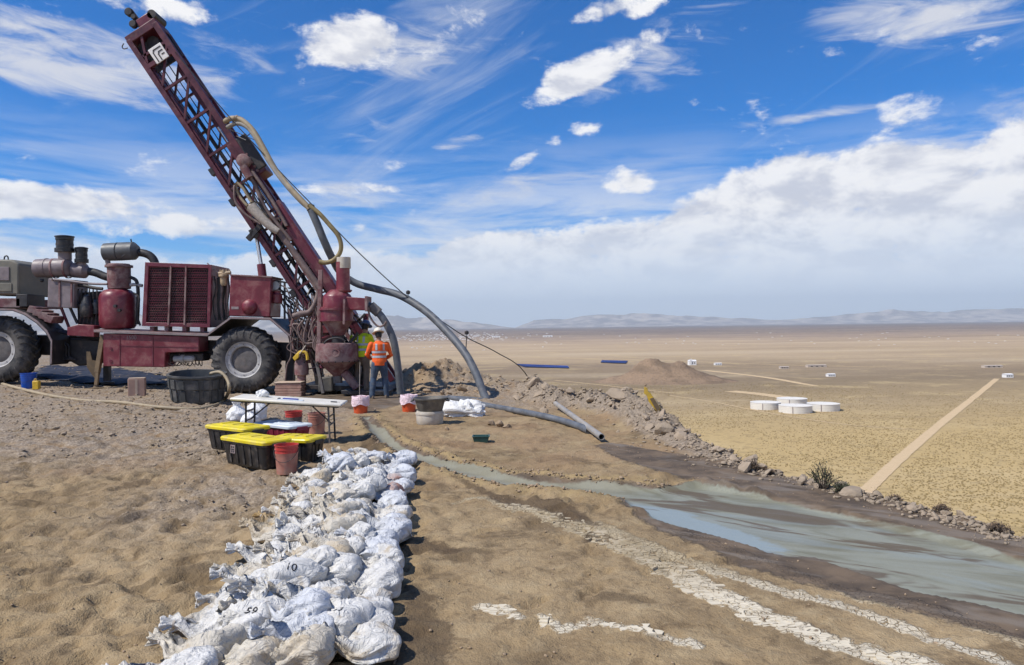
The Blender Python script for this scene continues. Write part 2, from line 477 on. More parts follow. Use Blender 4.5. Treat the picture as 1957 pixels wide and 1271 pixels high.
def tag(o, label=None, cat=None, group=None, kind=None):
    if label:
        o['label'] = label
    if cat:
        o['category'] = cat
    if group:
        o['group'] = group
    if kind:
        o['kind'] = kind
    return o


def empty(name, loc, label=None, cat=None, group=None):
    o = bpy.data.objects.new(name, None)
    o.location = loc
    o.empty_display_size = 0.2
    link(o)
    return tag(o, label, cat, group)


def frame_of(d):
    d = Vector(d).normalized()
    up = Vector((0, 0, 1)) if abs(d.z) < 0.95 else Vector((0, 1, 0))
    a = d.cross(up).normalized()
    b = a.cross(d).normalized()
    return a, b


class MB:
    def __init__(s):
        s.v = []
        s.f = []

    def add(s, vs, fs):
        k = len(s.v)
        s.v += [tuple(x) for x in vs]
        s.f += [tuple(i + k for i in f) for f in fs]
        return s

    def box(s, lo, hi):
        (a, b, c), (x, y, z) = lo, hi
        vs = [(a, b, c), (x, b, c), (x, y, c), (a, y, c), (a, b, z), (x, b, z), (x, y, z), (a, y, z)]
        return s.add(vs, [(3, 2, 1, 0), (4, 5, 6, 7), (0, 1, 5, 4), (1, 2, 6, 5), (2, 3, 7, 6), (3, 0, 4, 7)])

    def obox(s, c, X, Y, Z):           # centre and three half-axis vectors
        c, X, Y, Z = Vector(c), Vector(X), Vector(Y), Vector(Z)
        vs = [c + X * i + Y * j + Z * k for k in (-1, 1) for (i, j) in ((-1, -1), (1, -1), (1, 1), (-1, 1))]
        return s.add(vs, [(3, 2, 1, 0), (4, 5, 6, 7), (0, 1, 5, 4), (1, 2, 6, 5), (2, 3, 7, 6), (3, 0, 4, 7)])

    def bar(s, p, q, w, h=None, side=None):      # rectangular bar p -> q
        p, q = Vector(p), Vector(q)
        h = h or w
        d = (q - p)
        if side is not None:
            a = Vector(side) - d * (Vector(side).dot(d) / d.dot(d))
            a.normalize()
            b = d.normalized().cross(a)
        else:
            a, b = frame_of(d)
        return s.obox((p + q) / 2, a * w / 2, b * h / 2, d / 2)

    def cyl(s, p, q, r, r2=None, n=16, cap=True):
        p, q = Vector(p), Vector(q)
        r2 = r if r2 is None else r2
        a, b = frame_of(q - p)
        vs = []
        for (c, rr) in ((p, r), (q, r2)):
            for i in range(n):
                t = 2 * math.pi * i / n
                vs.append(c + a * (math.cos(t) * rr) + b * (math.sin(t) * rr))
        fs = [(i, i + n, (i + 1) % n + n, (i + 1) % n) for i in range(n)]
        if cap:
            fs += [tuple(range(n)), tuple(range(2 * n - 1, n - 1, -1))]
        return s.add(vs, fs)

    def lathe(s, p, axis, prof, n=24, cap=True, sx=1.0):       # prof: (distance along axis, radius)
        p, axis = Vector(p), Vector(axis).normalized()
        a, b = frame_of(axis)
        vs = []
        for (h, r) in prof:
            for i in range(n):
                t = 2 * math.pi * i / n
                vs.append(p + axis * h + a * (math.cos(t) * r * sx) + b * (math.sin(t) * r))
        fs = []
        for k in range(len(prof) - 1):
            for i in range(n):
                j = (i + 1) % n
                fs.append((k * n + i, (k + 1) * n + i, (k + 1) * n + j, k * n + j))
        if cap:
            fs.append(tuple(range(n)))
            k = (len(prof) - 1) * n
            fs.append(tuple(range(k + n - 1, k - 1, -1)))
        return s.add(vs, fs)

    def tube(s, pts, r, n=10, sub=6, radii=None):             # smooth tube through points
        P = spline(pts, sub)
        m_ = len(P)
        vs = []
        prev = None
        for i, p in enumerate(P):
            d = (P[min(i + 1, m_ - 1)] - P[max(i - 1, 0)]).normalized()
            if prev is None:
                a, b = frame_of(d)
            else:
                a = (prev - d * prev.dot(d))
                a = a.normalized() if a.length > 1e-6 else frame_of(d)[0]
                b = d.cross(a)
            prev = a
            rr = r if radii is None else radii[0] + (radii[1] - radii[0]) * i / (m_ - 1)
            for k in range(n):
                t = 2 * math.pi * k / n
                vs.append(p + a * (math.cos(t) * rr) + b * (math.sin(t) * rr))
        fs = []
        for i in range(m_ - 1):
            for k in range(n):
                j = (k + 1) % n
                fs.append((i * n + k, i * n + j, (i + 1) * n + j, (i + 1) * n + k))
        fs += [tuple(range(n - 1, -1, -1)), tuple(range((m_ - 1) * n, m_ * n))]
        return s.add(vs, fs)

    def prism(s, poly, ext):            # planar polygon of 3-D points swept by vector ext
        poly = [Vector(p) for p in poly]
        ext = Vector(ext)
        n = len(poly)
        vs = poly + [p + ext for p in poly]
        fs = [tuple(range(n)), tuple(range(2 * n - 1, n - 1, -1))]
        fs += [(i + n, (i + 1) % n + n, (i + 1) % n, i) for i in range(n)]
        return s.add(vs, fs)

    def ring_strip(s, loops, closed=True, cap=True):
        n = len(loops[0])
        vs = [p for l in loops for p in l]
        fs = []
        for k in range(len(loops) - 1):
            for i in range(n):
                j = (i + 1) % n
                fs.append((k * n + i, (k + 1) * n + i, (k + 1) * n + j, k * n + j))
        if cap:
            fs.append(tuple(range(n)))
            k = (len(loops) - 1) * n
            fs.append(tuple(range(k + n - 1, k - 1, -1)))
        return s.add(vs, fs)

    def mesh(s, name, off=(0, 0, 0), smooth=True, angle=38):
        me = bpy.data.meshes.new(name)
        o = Vector(off)
        me.from_pydata([(x[0] - o.x, x[1] - o.y, x[2] - o.z) for x in s.v], [], s.f)
        bm = bmesh.new()
        bm.from_mesh(me)
        bmesh.ops.recalc_face_normals(bm, faces=bm.faces)
        bm.to_mesh(me)
        bm.free()
        if smooth:
            me.polygons.foreach_set('use_smooth', [True] * len(me.polygons))
            me.set_sharp_from_angle(angle=R(angle))
        return me

    def build(s, name, material, root=None, parent=None, smooth=True, bevel=0.0, angle=38):
        off = root.location if root is not None else Vector((0, 0, 0))
        me = s.mesh(name, off, smooth, angle)
        me.materials.append(MATS[material])
        o = bpy.data.objects.new(name, me)
        link(o)
        par = parent or root
        if par is not None:
            o.parent = par
        if bevel:
            b = o.modifiers.new('edge', 'BEVEL')
            b.width = bevel
            b.segments = 2
            b.limit_method = 'ANGLE'
            b.angle_limit = R(40)
        return o


def spline(pts, sub=6):
    P = [Vector(p) for p in pts]
    if len(P) < 3 or sub <= 1:
        return P
    out = []
    for i in range(len(P) - 1):
        p0, p1, p2, p3 = P[max(i - 1, 0)], P[i], P[i + 1], P[min(i + 2, len(P) - 1)]
        for k in range(sub):
            t = k / sub
            out.append(0.5 * ((2 * p1) + (p2 - p0) * t + (2 * p0 - 5 * p1 + 4 * p2 - p3) * t * t + (-p0 + 3 * p1 - 3 * p2 + p3) * t ** 3))
    out.append(P[-1])
    return out


def center_origin(o):
    """move a top-level mesh's origin to the middle of its base"""
    me = o.data
    co = np.empty(len(me.vertices) * 3)
    me.vertices.foreach_get('co', co)
    co = co.reshape(-1, 3)
    c_ = np.array([(co[:, 0].min() + co[:, 0].max()) / 2, (co[:, 1].min() + co[:, 1].max()) / 2, co[:, 2].min()])
    me.vertices.foreach_set('co', (co - c_).ravel())
    me.update()
    o.location = Vector(o.location) + Vector(c_)
    return o


# ------------------------------------------------------------------ numpy noise
def _hash(ix, iy, seed):
    h = (ix.astype(np.int64) * 374761393 + iy.astype(np.int64) * 668265263 + seed * 974634777) & 0x7fffffff
    h = ((h ^ (h >> 13)) * 1274126177) & 0x7fffffff
    return ((h ^ (h >> 16)) & 0xffff) / 65535.0


def vn(x, y, seed=0):
    ix, iy = np.floor(x), np.floor(y)
    fx, fy = x - ix, y - iy
    fx = fx * fx * (3 - 2 * fx)
    fy = fy * fy * (3 - 2 * fy)
    a, b = _hash(ix, iy, seed), _hash(ix + 1, iy, seed)
    c_, d = _hash(ix, iy + 1, seed), _hash(ix + 1, iy + 1, seed)
    return (a + (b - a) * fx) * (1 - fy) + (c_ + (d - c_) * fx) * fy


def fbm(x, y, seed=0, oct=5, gain=0.5):
    s_, a, t = 0, 1.0, 0
    for i in range(oct):
        s_ = s_ + a * vn(x * 2 ** i + 13.7 * i, y * 2 ** i - 7.1 * i, seed + i)
        t += a
        a *= gain
    return s_ / t


def sstep(x, a, b):
    t = np.clip((x - a) / (b - a), 0, 1)
    return t * t * (3 - 2 * t)


def poly_dist(x, y, pts, radii=None):
    """distance to an open polyline; with radii: distance minus the local half width"""
    best = np.full(np.shape(x), 1e9)
    for i in range(len(pts) - 1):
        (ax, ay), (bx, by) = pts[i], pts[i + 1]
        ex, ey = bx - ax, by - ay
        t = np.clip(((x - ax) * ex + (y - ay) * ey) / (ex * ex + ey * ey), 0, 1)
        d = np.hypot(x - ax - t * ex, y - ay - t * ey)
        if radii is not None:
            d = d - (radii[i] + (radii[i + 1] - radii[i]) * t)
        best = np.minimum(best, d)
    return best


def inside(x, y, poly):
    c_ = np.zeros(np.shape(x), bool)
    n = len(poly)
    for i in range(n):
        (ax, ay), (bx, by) = poly[i], poly[(i + 1) % n]
        cond = ((ay > y) != (by > y))
        with np.errstate(divide='ignore', invalid='ignore'):
            xx = (bx - ax) * (y - ay) / (by - ay) + ax
        c_ ^= cond & (x < xx)
    return c_


def sdf(x, y, poly):                 # negative inside
    d = poly_dist(x, y, list(poly) + [poly[0]])
    return np.where(inside(x, y, poly), -d, d)


def gp(*pxs):
    return [tuple(G(u, v)[:2]) for (u, v) in pxs]


# ------------------------------------------------------------------ the drill pad: heights and where the mud lies
EDGE = [(7.5, -12), (6.6, 1.0), (5.6, 4.6)] + gp((1957, 1022), (1800, 975), (1640, 940), (1450, 893), (1330, 850), (1270, 812), (1200, 782), (1120, 768), (1010, 744), (900, 726), (800, 716), (740, 712)) + \
       [(-6.0, 36), (-12, 46), (-30, 52), (-60, 48), (-75, 10), (-60, -25), (0, -30)]
CHAN = gp((700, 796), (712, 812), (742, 845), (790, 868), (850, 890), (930, 911), (1000, 922), (1080, 928), (1200, 938), (1300, 948))
CHAN_R = [.08, .09, .10, .13, .17, .19, .21, .23, .3, .34]
POOL = gp((1190, 948), (1250, 932), (1330, 924), (1420, 936), (1500, 954), (1600, 974), (1720, 1004), (1850, 1036), (1957, 1068), (2080, 1110), (2080, 1215), (1957, 1172), (1850, 1146), (1750, 1128), (1650, 1094), (1560, 1062), (1500, 1062), (1440, 1042), (1330, 1012), (1260, 992), (1210, 968))
PIPEFLOW = gp((1158, 848), (1220, 866), (1300, 886), (1400, 908), (1500, 936), (1600, 962), (1720, 992), (1850, 1028), (2000, 1080))
PIPEFLOW_R = [.16, .42, .56, .6, .6, .55, .5, .42, .35]
WETEDGE = gp((1215, 968), (1300, 1004), (1400, 1036), (1480, 1066), (1580, 1090), (1700, 1120), (1850, 1160), (1990, 1200))
WETEDGE_R = [.14, .24, .28, .34, .36, .34, .3, .28]
CREAM = [
    (gp((965, 962), (1020, 974), (1100, 1005), (1180, 1040), (1270, 1080), (1350, 1125), (1450, 1170), (1560, 1212), (1680, 1250), (1800, 1285), (1900, 1320)), [.05, .08, .16, .16, .15, .13, .13, .12, .12, .13, .13]),
    (gp((1130, 1002), (1200, 1030), (1290, 1062), (1380, 1092), (1500, 1128), (1620, 1160), (1740, 1200), (1830, 1232), (1950, 1275)), [.12, .09, .07, .08, .06, .055, .05, .05, .05]),
    (gp((1290, 1014), (1350, 1032), (1430, 1062), (1500, 1090), (1600, 1122), (1660, 1142), (1720, 1150), (1790, 1162)), [.03, .04, .05, .05, .05, .10, .12, .06]),
    (gp((1035, 1180), (1068, 1204), (1110, 1198), (1130, 1186)), [.012, .018, .015, .035]),
    (gp((1150, 1196), (1200, 1204), (1260, 1218), (1335, 1236)), [.012, .032, .036, .012]),
    (gp((925, 1158), (960, 1166), (990, 1182)), [.03, .045, .02]),
    (gp((870, 958), (930, 952), (985, 974)), [.03, .05, .06]),
    (gp((1800, 1170), (1880, 1200), (1980, 1235)), [.05, .06, .07]),
]
CREAM = [(p_, [r_ * .78 for r_ in rr_]) for (p_, rr_) in CREAM]
DARK_PATCH = [gp((776, 1128), (800, 1145), (845, 1180), (872, 1215), (850, 1250), (860, 1300), (740, 1330), (700, 1300), (745, 1235), (770, 1180)),  # outlines of dark brown patches on the ground
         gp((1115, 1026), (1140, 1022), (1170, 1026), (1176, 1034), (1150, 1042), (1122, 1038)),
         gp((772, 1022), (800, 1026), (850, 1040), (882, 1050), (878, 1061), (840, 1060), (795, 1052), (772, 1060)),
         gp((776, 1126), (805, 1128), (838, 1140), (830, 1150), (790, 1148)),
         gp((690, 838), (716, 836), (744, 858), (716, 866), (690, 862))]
CAKE = gp((868, 916), (930, 940), (985, 962), (1040, 962), (1090, 985), (1140, 1004))
CAKE_R = [.03, .07, .14, .16, .14, .04]
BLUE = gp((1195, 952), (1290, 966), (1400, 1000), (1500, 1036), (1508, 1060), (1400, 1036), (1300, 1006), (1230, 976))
RIGMUD = gp((560, 752), (640, 742), (760, 742), (800, 760), (775, 772), (700, 785), (660, 778), (600, 770))
BERM = gp((1010, 752), (1080, 772), (1140, 772), (1210, 790), (1260, 812), (1310, 840), (1380, 868), (1450, 890), (1560, 916), (1660, 944), (1800, 984), (1957, 1030))
BERM_R = [.3, .6, .8, .8, .6, .5, .42, .36, .3, .26, .22, .2]
TRACK = [gp((-60, 1010), (120, 985), (300, 955), (440, 925)), gp((-60, 905), (150, 890), (330, 880), (450, 860)), gp((230, 1040), (330, 1010), (420, 1030), (440, 1080))]
RIGPAD = 0.05
PRINTS = []
_rp = random.Random(12)
for (sx, sy, hd, n_) in ((-3.6, 4.3, .9, 9), (-2.6, 3.6, 2.4, 7), (-4.6, 6.2, .2, 9), (-3.2, 6.6, 1.9, 6), (-.1, 4.2, 1.2, 8), (.5, 5.6, 1.7, 7), (-.6, 6.4, .7, 6), (-2.9, 7.6, .1, 5), (.2, 9.6, .3, 8), (-.9, 11.2, 2.0, 7)):
    for k_ in range(n_):
        hd += _rp.uniform(-.25, .25)
        sx, sy = sx + math.cos(hd) * .36, sy + math.sin(hd) * .36
        sd_ = .1 if k_ % 2 else -.1
        PRINTS.append((sx - math.sin(hd) * sd_, sy + math.cos(hd) * sd_, hd + _rp.uniform(-.2, .2)))


def pad_fields(x, y):
    edge = -sdf(x, y, EDGE)                     # positive on the pad
    wob = (fbm(x * 1.3, y * 1.3, 5, 4) - .5) * .5
    ch = poly_dist(x, y, CHAN, CHAN_R)
    pool = sdf(x, y, POOL)
    pf = poly_dist(x, y, PIPEFLOW, PIPEFLOW_R)
    we = poly_dist(x, y, WETEDGE, WETEDGE_R)
    st = np.minimum.reduce([sdf(x, y, p) for p in DARK_PATCH])
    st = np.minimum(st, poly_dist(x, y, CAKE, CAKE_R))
    rm = sdf(x, y, RIGMUD)
    slurry = np.minimum(ch, pool)
    wet = np.minimum.reduce([slurry - .05, pf, we, rm])
    berm = poly_dist(x, y, BERM, BERM_R)
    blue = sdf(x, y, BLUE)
    cream = np.minimum.reduce([poly_dist(x, y, p, r_) for p, r_ in CREAM])
    return dict(edge=edge, wob=wob, ch=ch, pool=pool, pf=pf, we=we, st=st, slurry=slurry, wet=wet, berm=berm, cream=cream, rm=rm, blue=blue)


def gravel_mask(x, y):
    g = sstep(y, 8.6, 11.8) * sstep(-x, 2.6, 4.2)
    g = np.maximum(g, np.exp(-(((x + 3.3) / .9) ** 2 + ((y - 8.4) / 1.6) ** 2)) * 1.0)
    g = np.maximum(g, sstep(y, 15, 18) * sstep(x, -3.4, -1.5) * .9)
    g = np.maximum(g, sstep(y, 24, 27))
    return g


def H(x, y, full=False):
    x = np.atleast_1d(np.asarray(x, float))
    y = np.atleast_1d(np.asarray(y, float))
    f = pad_fields(x, y)
    g = gravel_mask(x, y)
    z = (fbm(x * .35, y * .35, 1, 3) - .5) * .16 * sstep(np.hypot(x + 1.5, y - 6), 2, 9) + (fbm(x * 1.6, y * 1.6, 2, 4) - .5) * .055
    z = z + .058 * np.maximum(0, -7.4 - x) * sstep(y, 14.5, 20) * sstep(-x, 7.4, 9)
    # trodden, lumpy dirt
    rough = sstep(-x, .2, 1.4) * sstep(14 - y, 0, 4) * .8 + .28
    l1 = fbm(x * 7.0, y * 5.5, 21, 3)
    z = z + rough * (-.048 * sstep(l1, .52, .70) + .020 * sstep(l1, .48, .30)) + (fbm(x * 16, y * 16, 22, 2) - .5) * (.016 + .030 * rough)
    z = z + g * (fbm(x * 5, y * 5, 31, 4, .62) - .5) * .12 + g * (fbm(x * 18, y * 18, 33, 2) - .5) * .05
    for t in TRACK:
        dt = poly_dist(x, y, t)
        z = z - .03 * np.exp(-(dt / .16) ** 2) + .02 * np.exp(-((dt - .3) / .1) ** 2)
    # boot prints
    for (fx_, fy_, fa_) in PRINTS:
        if x.size < 64 and np.hypot(x - fx_, y - fy_).min() > .4:
            continue
        dx_, dy_ = x - fx_, y - fy_
        if x.size >= 64:
            k = np.nonzero((np.abs(dx_) < .4) & (np.abs(dy_) < .4))
            if not len(k[0]):
                continue
        else:
            k = np.nonzero(dx_ < 1e9)
        a_, b_ = dx_[k] * math.cos(fa_) + dy_[k] * math.sin(fa_), -dx_[k] * math.sin(fa_) + dy_[k] * math.cos(fa_)
        q_ = np.sqrt((a_ / .15) ** 2 + (b_ / (.058 - .014 * np.sin(a_ * 20))) ** 2)
        z[k] += -.030 * sstep(-q_, -1.12, -.85) + .012 * np.exp(-((q_ - 1.3) / .2) ** 2)
    # rubble berm at the edge of the pad
    bh = sstep(-f['berm'] + .25 * f['wob'], -.25, .45)
    bl = np.abs(fbm(x * 2.2, y * 2.2, 41, 4, .6) - .5) * 2
    tall = sstep(y, 8.5, 15)
    z = z + bh * (.05 + .26 * tall + .45 * tall * (bl - .25) + (fbm(x * 9, y * 9, 43, 3, .6) - .5) * .16)
    # heaps of spoil behind the rig
    for (u, v, rx, ry, hh) in ((862, 733, 1.35, .9, .70), (800, 738, 1.2, 1.0, .46), (945, 742, 1.6, .8, .34), (1080, 752, 1.4, .7, .30), (720, 730, 1.5, 1.3, .40)):
        c_ = G(u, v)
        q = ((x - c_.x) / rx) ** 2 + ((y - c_.y) / ry) ** 2
        z = z + np.exp(-q) * hh * (.72 + .6 * (fbm(x * 2.4 + 3, y * 2.4, 51, 4, .6) - .3) + .35 * (fbm(x * 8, y * 8, 52, 3) - .5))
    # mud banks and channel
    wetm = sstep(-f['wet'], -.06, .10)
    z = z * (1 - .75 * wetm)
    bank = np.exp(-((f['ch'] - .14) / .11) ** 2) * sstep(f['pool'], -.05, .5)
    z = z + bank * (.035 + .09 * (fbm(x * 4, y * 4, 61, 4, .6) - .35))
    cakes = np.exp(-((f['ch'] - .42) / .26) ** 2) * sstep(y, 6.5, 7.2) * sstep(-y, -9.4, -8.6) * sstep(x, -1.0, 0.2)
    z = z + cakes * (fbm(x * 5, y * 5, 63, 4, .6) - .42) * .22
    sl = sstep(-f['slurry'], -.03, .05)
    z = z * (1 - sl) + (-.05 + .010 * (fbm(x * 1.5 + y, y * 3 - x, 71, 4) - .5)) * sl
    z = z - .06 * sstep(-sdf(x, y, DARK_PATCH[1]), -.03, .08)
    # the hillside
    e = f['edge']
    out = np.maximum(-e, 0)
    z = z - np.where(e < .5, .10 * (.5 - np.clip(e, -1e9, .5)) ** 1.0 * sstep(-e, -.5, .2), 0)
    z = z - out * .52 + np.minimum(out, 8) * .10 * (fbm(x * .6, y * .6, 81, 4) - .5) + np.minimum(out * .02, 6) * (fbm(x * .02, y * .02, 82, 4) - .5) * 4
    if full:
        f['g'] = g
        f['z'] = z
        return z, f
    return z


def hz(x, y):
    return float(H(np.array([x]), np.array([y]))[0])


def GH(u, v):                 # photo pixel -> point on the pad's real surface
    p = G(u, v)
    for _ in range(4):
        p = G(u, v, hz(p.x, p.y))
    return p


def axis_coords(dense_lo, dense_hi, step, far_lo, far_hi, grow=1.16):
    a = list(np.arange(dense_lo, dense_hi, step))
    s_ = step
    while a[-1] < far_hi:
        s_ *= grow
        a.append(a[-1] + s_)
    s_ = step
    b = [a[0]]
    while b[-1] > far_lo:
        s_ *= grow
        b.append(b[-1] - s_)
    return np.array(b[:0:-1] + a)


xs = axis_coords(-9.0, 8.6, .042, -420, 420)
yy = [2.2]
while yy[-1] < 34:
    yy.append(yy[-1] + max(.018, .0062 * yy[-1]))
while yy[-1] < 420:
    yy.append(yy[-1] + max(.25, .06 * (yy[-1] - 28)))
yb = [2.2]
while yb[-1] > -60:
    yb.append(yb[-1] - max(.1, .25 * abs(2.2 - yb[-1])))
ys = np.array(yb[:0:-1] + yy)
GX, GY = np.meshgrid(xs, ys)
GZ, FL = H(GX, GY, True)
nx, ny = len(xs), len(ys)
me = bpy.data.meshes.new('ground')
idx = np.arange(nx * ny).reshape(ny, nx)
quads = np.stack([idx[:-1, :-1], idx[:-1, 1:], idx[1:, 1:], idx[1:, :-1]], -1).reshape(-1, 4)
qz = GZ.ravel()[quads].max(1)
quads = quads[qz > -95]
me.vertices.add(nx * ny)
me.vertices.foreach_set('co', np.stack([GX, GY, GZ], -1).astype(np.float32).ravel())
me.loops.add(len(quads) * 4)
me.loops.foreach_set('vertex_index', quads.astype(np.int32).ravel())
me.polygons.add(len(quads))
me.polygons.foreach_set('loop_start', np.arange(0, len(quads) * 4, 4, dtype=np.int32))
me.update(calc_edges=True)
me.polygons.foreach_set('use_smooth', [True] * len(quads))
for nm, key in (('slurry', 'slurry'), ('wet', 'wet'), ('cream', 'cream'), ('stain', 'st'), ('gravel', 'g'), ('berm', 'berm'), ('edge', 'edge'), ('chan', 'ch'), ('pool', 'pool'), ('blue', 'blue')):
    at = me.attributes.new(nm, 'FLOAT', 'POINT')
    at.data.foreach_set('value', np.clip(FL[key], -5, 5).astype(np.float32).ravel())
ground = link(bpy.data.objects.new('ground', me))
ground['kind'] = 'structure'

# ground material
m_, t, b = mat('dirt')
P = t.node('ShaderNodeNewGeometry').outputs['Position']
px, py, pz = t.xyz(P)
nL = t.noise(P, .55, 2, 0.6, .3)
nM = t.noise(P, 3.0, 4, 0.62, .4)
nS = t.noise(P, 22.0, 4, 0.68)
nF = t.noise(P, 90.0, 1, 0.6)
nW = t.m('MULTIPLY', t.m('SUBTRACT', t.noise(P, 4.5, 4, 0.65), 0.5), 0.34)
nW2 = t.m('MULTIPLY', t.m('SUBTRACT', t.noise(P, 12, 3, 0.65), 0.5), 0.14)
c_ = t.mix(t.ss(nL, .30, .68), (0.245, 0.174, 0.094, 1), (0.345, 0.252, 0.142, 1))
c_ = t.mix(t.m('MULTIPLY', t.ss(nM, .48, .72), .55), c_, (0.42, 0.322, 0.19, 1))
c_ = t.mix(t.m('MULTIPLY', t.ss(nM, .46, .28), .60), c_, (0.125, 0.084, 0.048, 1))
c_ = t.mix(t.m('MULTIPLY', t.ss(nS, .50, .80), .40), c_, (0.45, 0.35, 0.22, 1))
c_ = t.mix(t.m('MULTIPLY', t.ss(nS, .44, .22), .55), c_, (0.095, 0.066, 0.042, 1))
# damp dark patches in the trodden soil
dk = t.m('MULTIPLY', t.ss(t.noise(P, 1.15, 4, .66, .5), .52, .64), .70)
c_ = t.mix(dk, c_, (0.115, 0.080, 0.046, 1))
c_ = t.mix(t.m('MULTIPLY', t.ss(t.noise(P, 7.0, 4, .7, .6), .55, .66), .5), c_, (0.13, 0.090, 0.052, 1))
# reddish brown soil near the rig, grey gravel
red = t.m('MULTIPLY', t.ss(py, 7.5, 11.0), t.ss(t.noise(P, .8, 2, .6), .38, .62))
c_ = t.mix(t.m('MULTIPLY', red, .5), c_, (0.30, 0.195, 0.112, 1))
gv = t.attr('gravel')
gcol = t.mix(t.ss(nS, .35, .7), (0.19, 0.150, 0.112, 1), (0.42, 0.345, 0.265, 1))
c_ = t.mix(t.m('MULTIPLY', gv, t.ss(nM, .25, .6)), c_, gcol)
bm_ = t.ss(t.m('ADD', t.attr('berm'), nW), .15, -.12)
bcol = t.mix(t.ss(nS, .35, .7), (0.20, 0.162, 0.122, 1), (0.36, 0.29, 0.22, 1))
c_ = t.mix(bm_, c_, bcol)
# yellow silt along the stream
chn = t.m('ADD', t.attr('chan'), nW)
yel = t.m('MULTIPLY', t.ss(chn, .42, .10), t.ss(nM, .30, .58))
c_ = t.mix(t.m('MULTIPLY', yel, .75), c_, (0.35, 0.255, 0.125, 1))
# cream dried mud
cr = t.ss(t.m('ADD', t.attr('cream'), t.m('ADD', nW2, t.m('MULTIPLY', nW, .55))), .04, .0)
vor = t.node('ShaderNodeTexVoronoi', feature='DISTANCE_TO_EDGE')
t.l.new(t.vm('ADD', P, t.vm('MULTIPLY', t.noise(P, 6, 3, out=1), (.12, .12, .12))), vor.inputs['Vector'])
vor.inputs['Scale'].default_value = 22
crack = t.ss(vor.outputs[0], .015, .06)
ccol2 = t.mix(nM, (0.37, 0.30, 0.19, 1), (0.48, 0.40, 0.27, 1))
ccol2 = t.mix(t.ss(t.m('ADD', py, t.m('MULTIPLY', nL, 1.2)), 6.3, 5.4), ccol2, (0.62, 0.55, 0.42, 1))
ccol2 = t.mix(t.ss(t.attr('pool'), .75, .35), ccol2, (0.40, 0.315, 0.195, 1))
c_ = t.mix(t.m('MULTIPLY', cr, t.mapr(nM, .32, .52, .35, .92)), c_, t.mix(crack, (0.26, 0.195, 0.115, 1), ccol2))
# wet mud
wv = t.m('ADD', t.attr('wet'), nW2)
wet = t.ss(wv, .05, -.03)
wcol = t.mix(t.ss(nM, .35, .65), (0.085, 0.064, 0.046, 1), (0.165, 0.120, 0.080, 1))
flow = t.vm('MULTIPLY', t.comb(t.m('ADD', t.m('MULTIPLY', px, .80), t.m('MULTIPLY', py, -.60)), t.m('ADD', t.m('MULTIPLY', px, .60), t.m('MULTIPLY', py, .80)), 0.0), (0.55, 1.9, 1.0))
fl = t.noise(flow, 1.5, 4, .6, 1.2)
wcol = t.mix(t.m('MULTIPLY', t.ss(fl, .48, .66), .7), wcol, (0.20, 0.168, 0.135, 1))
c_ = t.mix(wet, c_, wcol)
# dark brown patches, and the mud cakes by the stream
dpatch = t.ss(t.m('ADD', t.attr('stain'), t.m('ADD', nW2, t.m('MULTIPLY', nW, .35))), .035, -.02)
c_ = t.mix(t.m('MULTIPLY', dpatch, .72), c_, (0.085, 0.058, 0.036, 1))
# slurry: grey green and grey blue, streaked along the flow
sv = t.m('ADD', t.attr('slurry'), t.m('ADD', t.m('MULTIPLY', nW2, .3), t.m('ADD', t.m('MULTIPLY', nW, .12), t.m('MULTIPLY', t.m('SUBTRACT', nL, .5), .35))))
slm = t.ss(sv, .018, -.018)
fl2 = t.noise(t.vm('ADD', flow, (5.0, 2.0, 0)), 1.1, 5, .62, 1.5)
scol = t.mix(t.ss(fl2, .36, .60), (0.175, 0.170, 0.120, 1), (0.245, 0.25, 0.20, 1))
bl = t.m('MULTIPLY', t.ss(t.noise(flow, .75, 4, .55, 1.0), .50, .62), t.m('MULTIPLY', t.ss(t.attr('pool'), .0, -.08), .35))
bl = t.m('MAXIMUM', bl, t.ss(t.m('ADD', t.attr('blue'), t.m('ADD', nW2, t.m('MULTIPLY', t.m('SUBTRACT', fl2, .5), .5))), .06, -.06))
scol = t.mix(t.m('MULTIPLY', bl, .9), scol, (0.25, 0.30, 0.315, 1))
brn = t.m('MULTIPLY', t.ss(t.noise(t.vm('ADD', flow, (1.0, 7.0, 0)), 1.0, 4, .6, 1.0), .53, .59), t.ss(t.attr('pool'), .1, -.1))
scol = t.mix(t.m('MULTIPLY', brn, .85), scol, (0.115, 0.085, 0.055, 1))
chs = t.m('MULTIPLY', t.ss(t.attr('pool'), .0, .5), .55)
scol = t.mix(chs, scol, (0.255, 0.235, 0.175, 1))
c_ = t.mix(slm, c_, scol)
# desert hillside beyond the pad
hs = t.ss(t.m('ADD', t.attr('edge'), nW), .1, -.5)
c_ = t.mix(hs, c_, t.mix(nS, (0.20, 0.145, 0.085, 1), (0.40, 0.30, 0.165, 1)))
t.l.new(c_, b.inputs['Base Color'])
rg = t.m('SUBTRACT', .95, t.m('MULTIPLY', wet, .18))
rg = t.m('SUBTRACT', rg, t.m('MULTIPLY', slm, t.mapr(fl, .3, .7, .18, .34)))
t.l.new(rg, b.inputs['Roughness'])
t.put(b.inputs['Specular IOR Level'], t.m('SUBTRACT', .18, t.m('MULTIPLY', slm, .08)))
dry = t.m('SUBTRACT', 1.0, t.m('MULTIPLY', wet, .85), clamp=True)
bh_ = t.m('ADD', t.m('MULTIPLY', nS, 1.0), t.m('ADD', t.m('MULTIPLY', nF, .35), t.m('MULTIPLY', nM, 1.2)))
bh_ = t.m('ADD', t.m('MULTIPLY', bh_, dry), t.m('MULTIPLY', t.m('MULTIPLY', cr, crack), .5))
bp = t.node('ShaderNodeBump')
bp.inputs['Distance'].default_value = .028
t.put(bp.inputs['Strength'], .75)
t.l.new(bh_, bp.inputs['Height'])
t.l.new(t.bump(fl, .25, .015, bp.outputs[0]), b.inputs['Normal'])
ground.data.materials.append(m_)

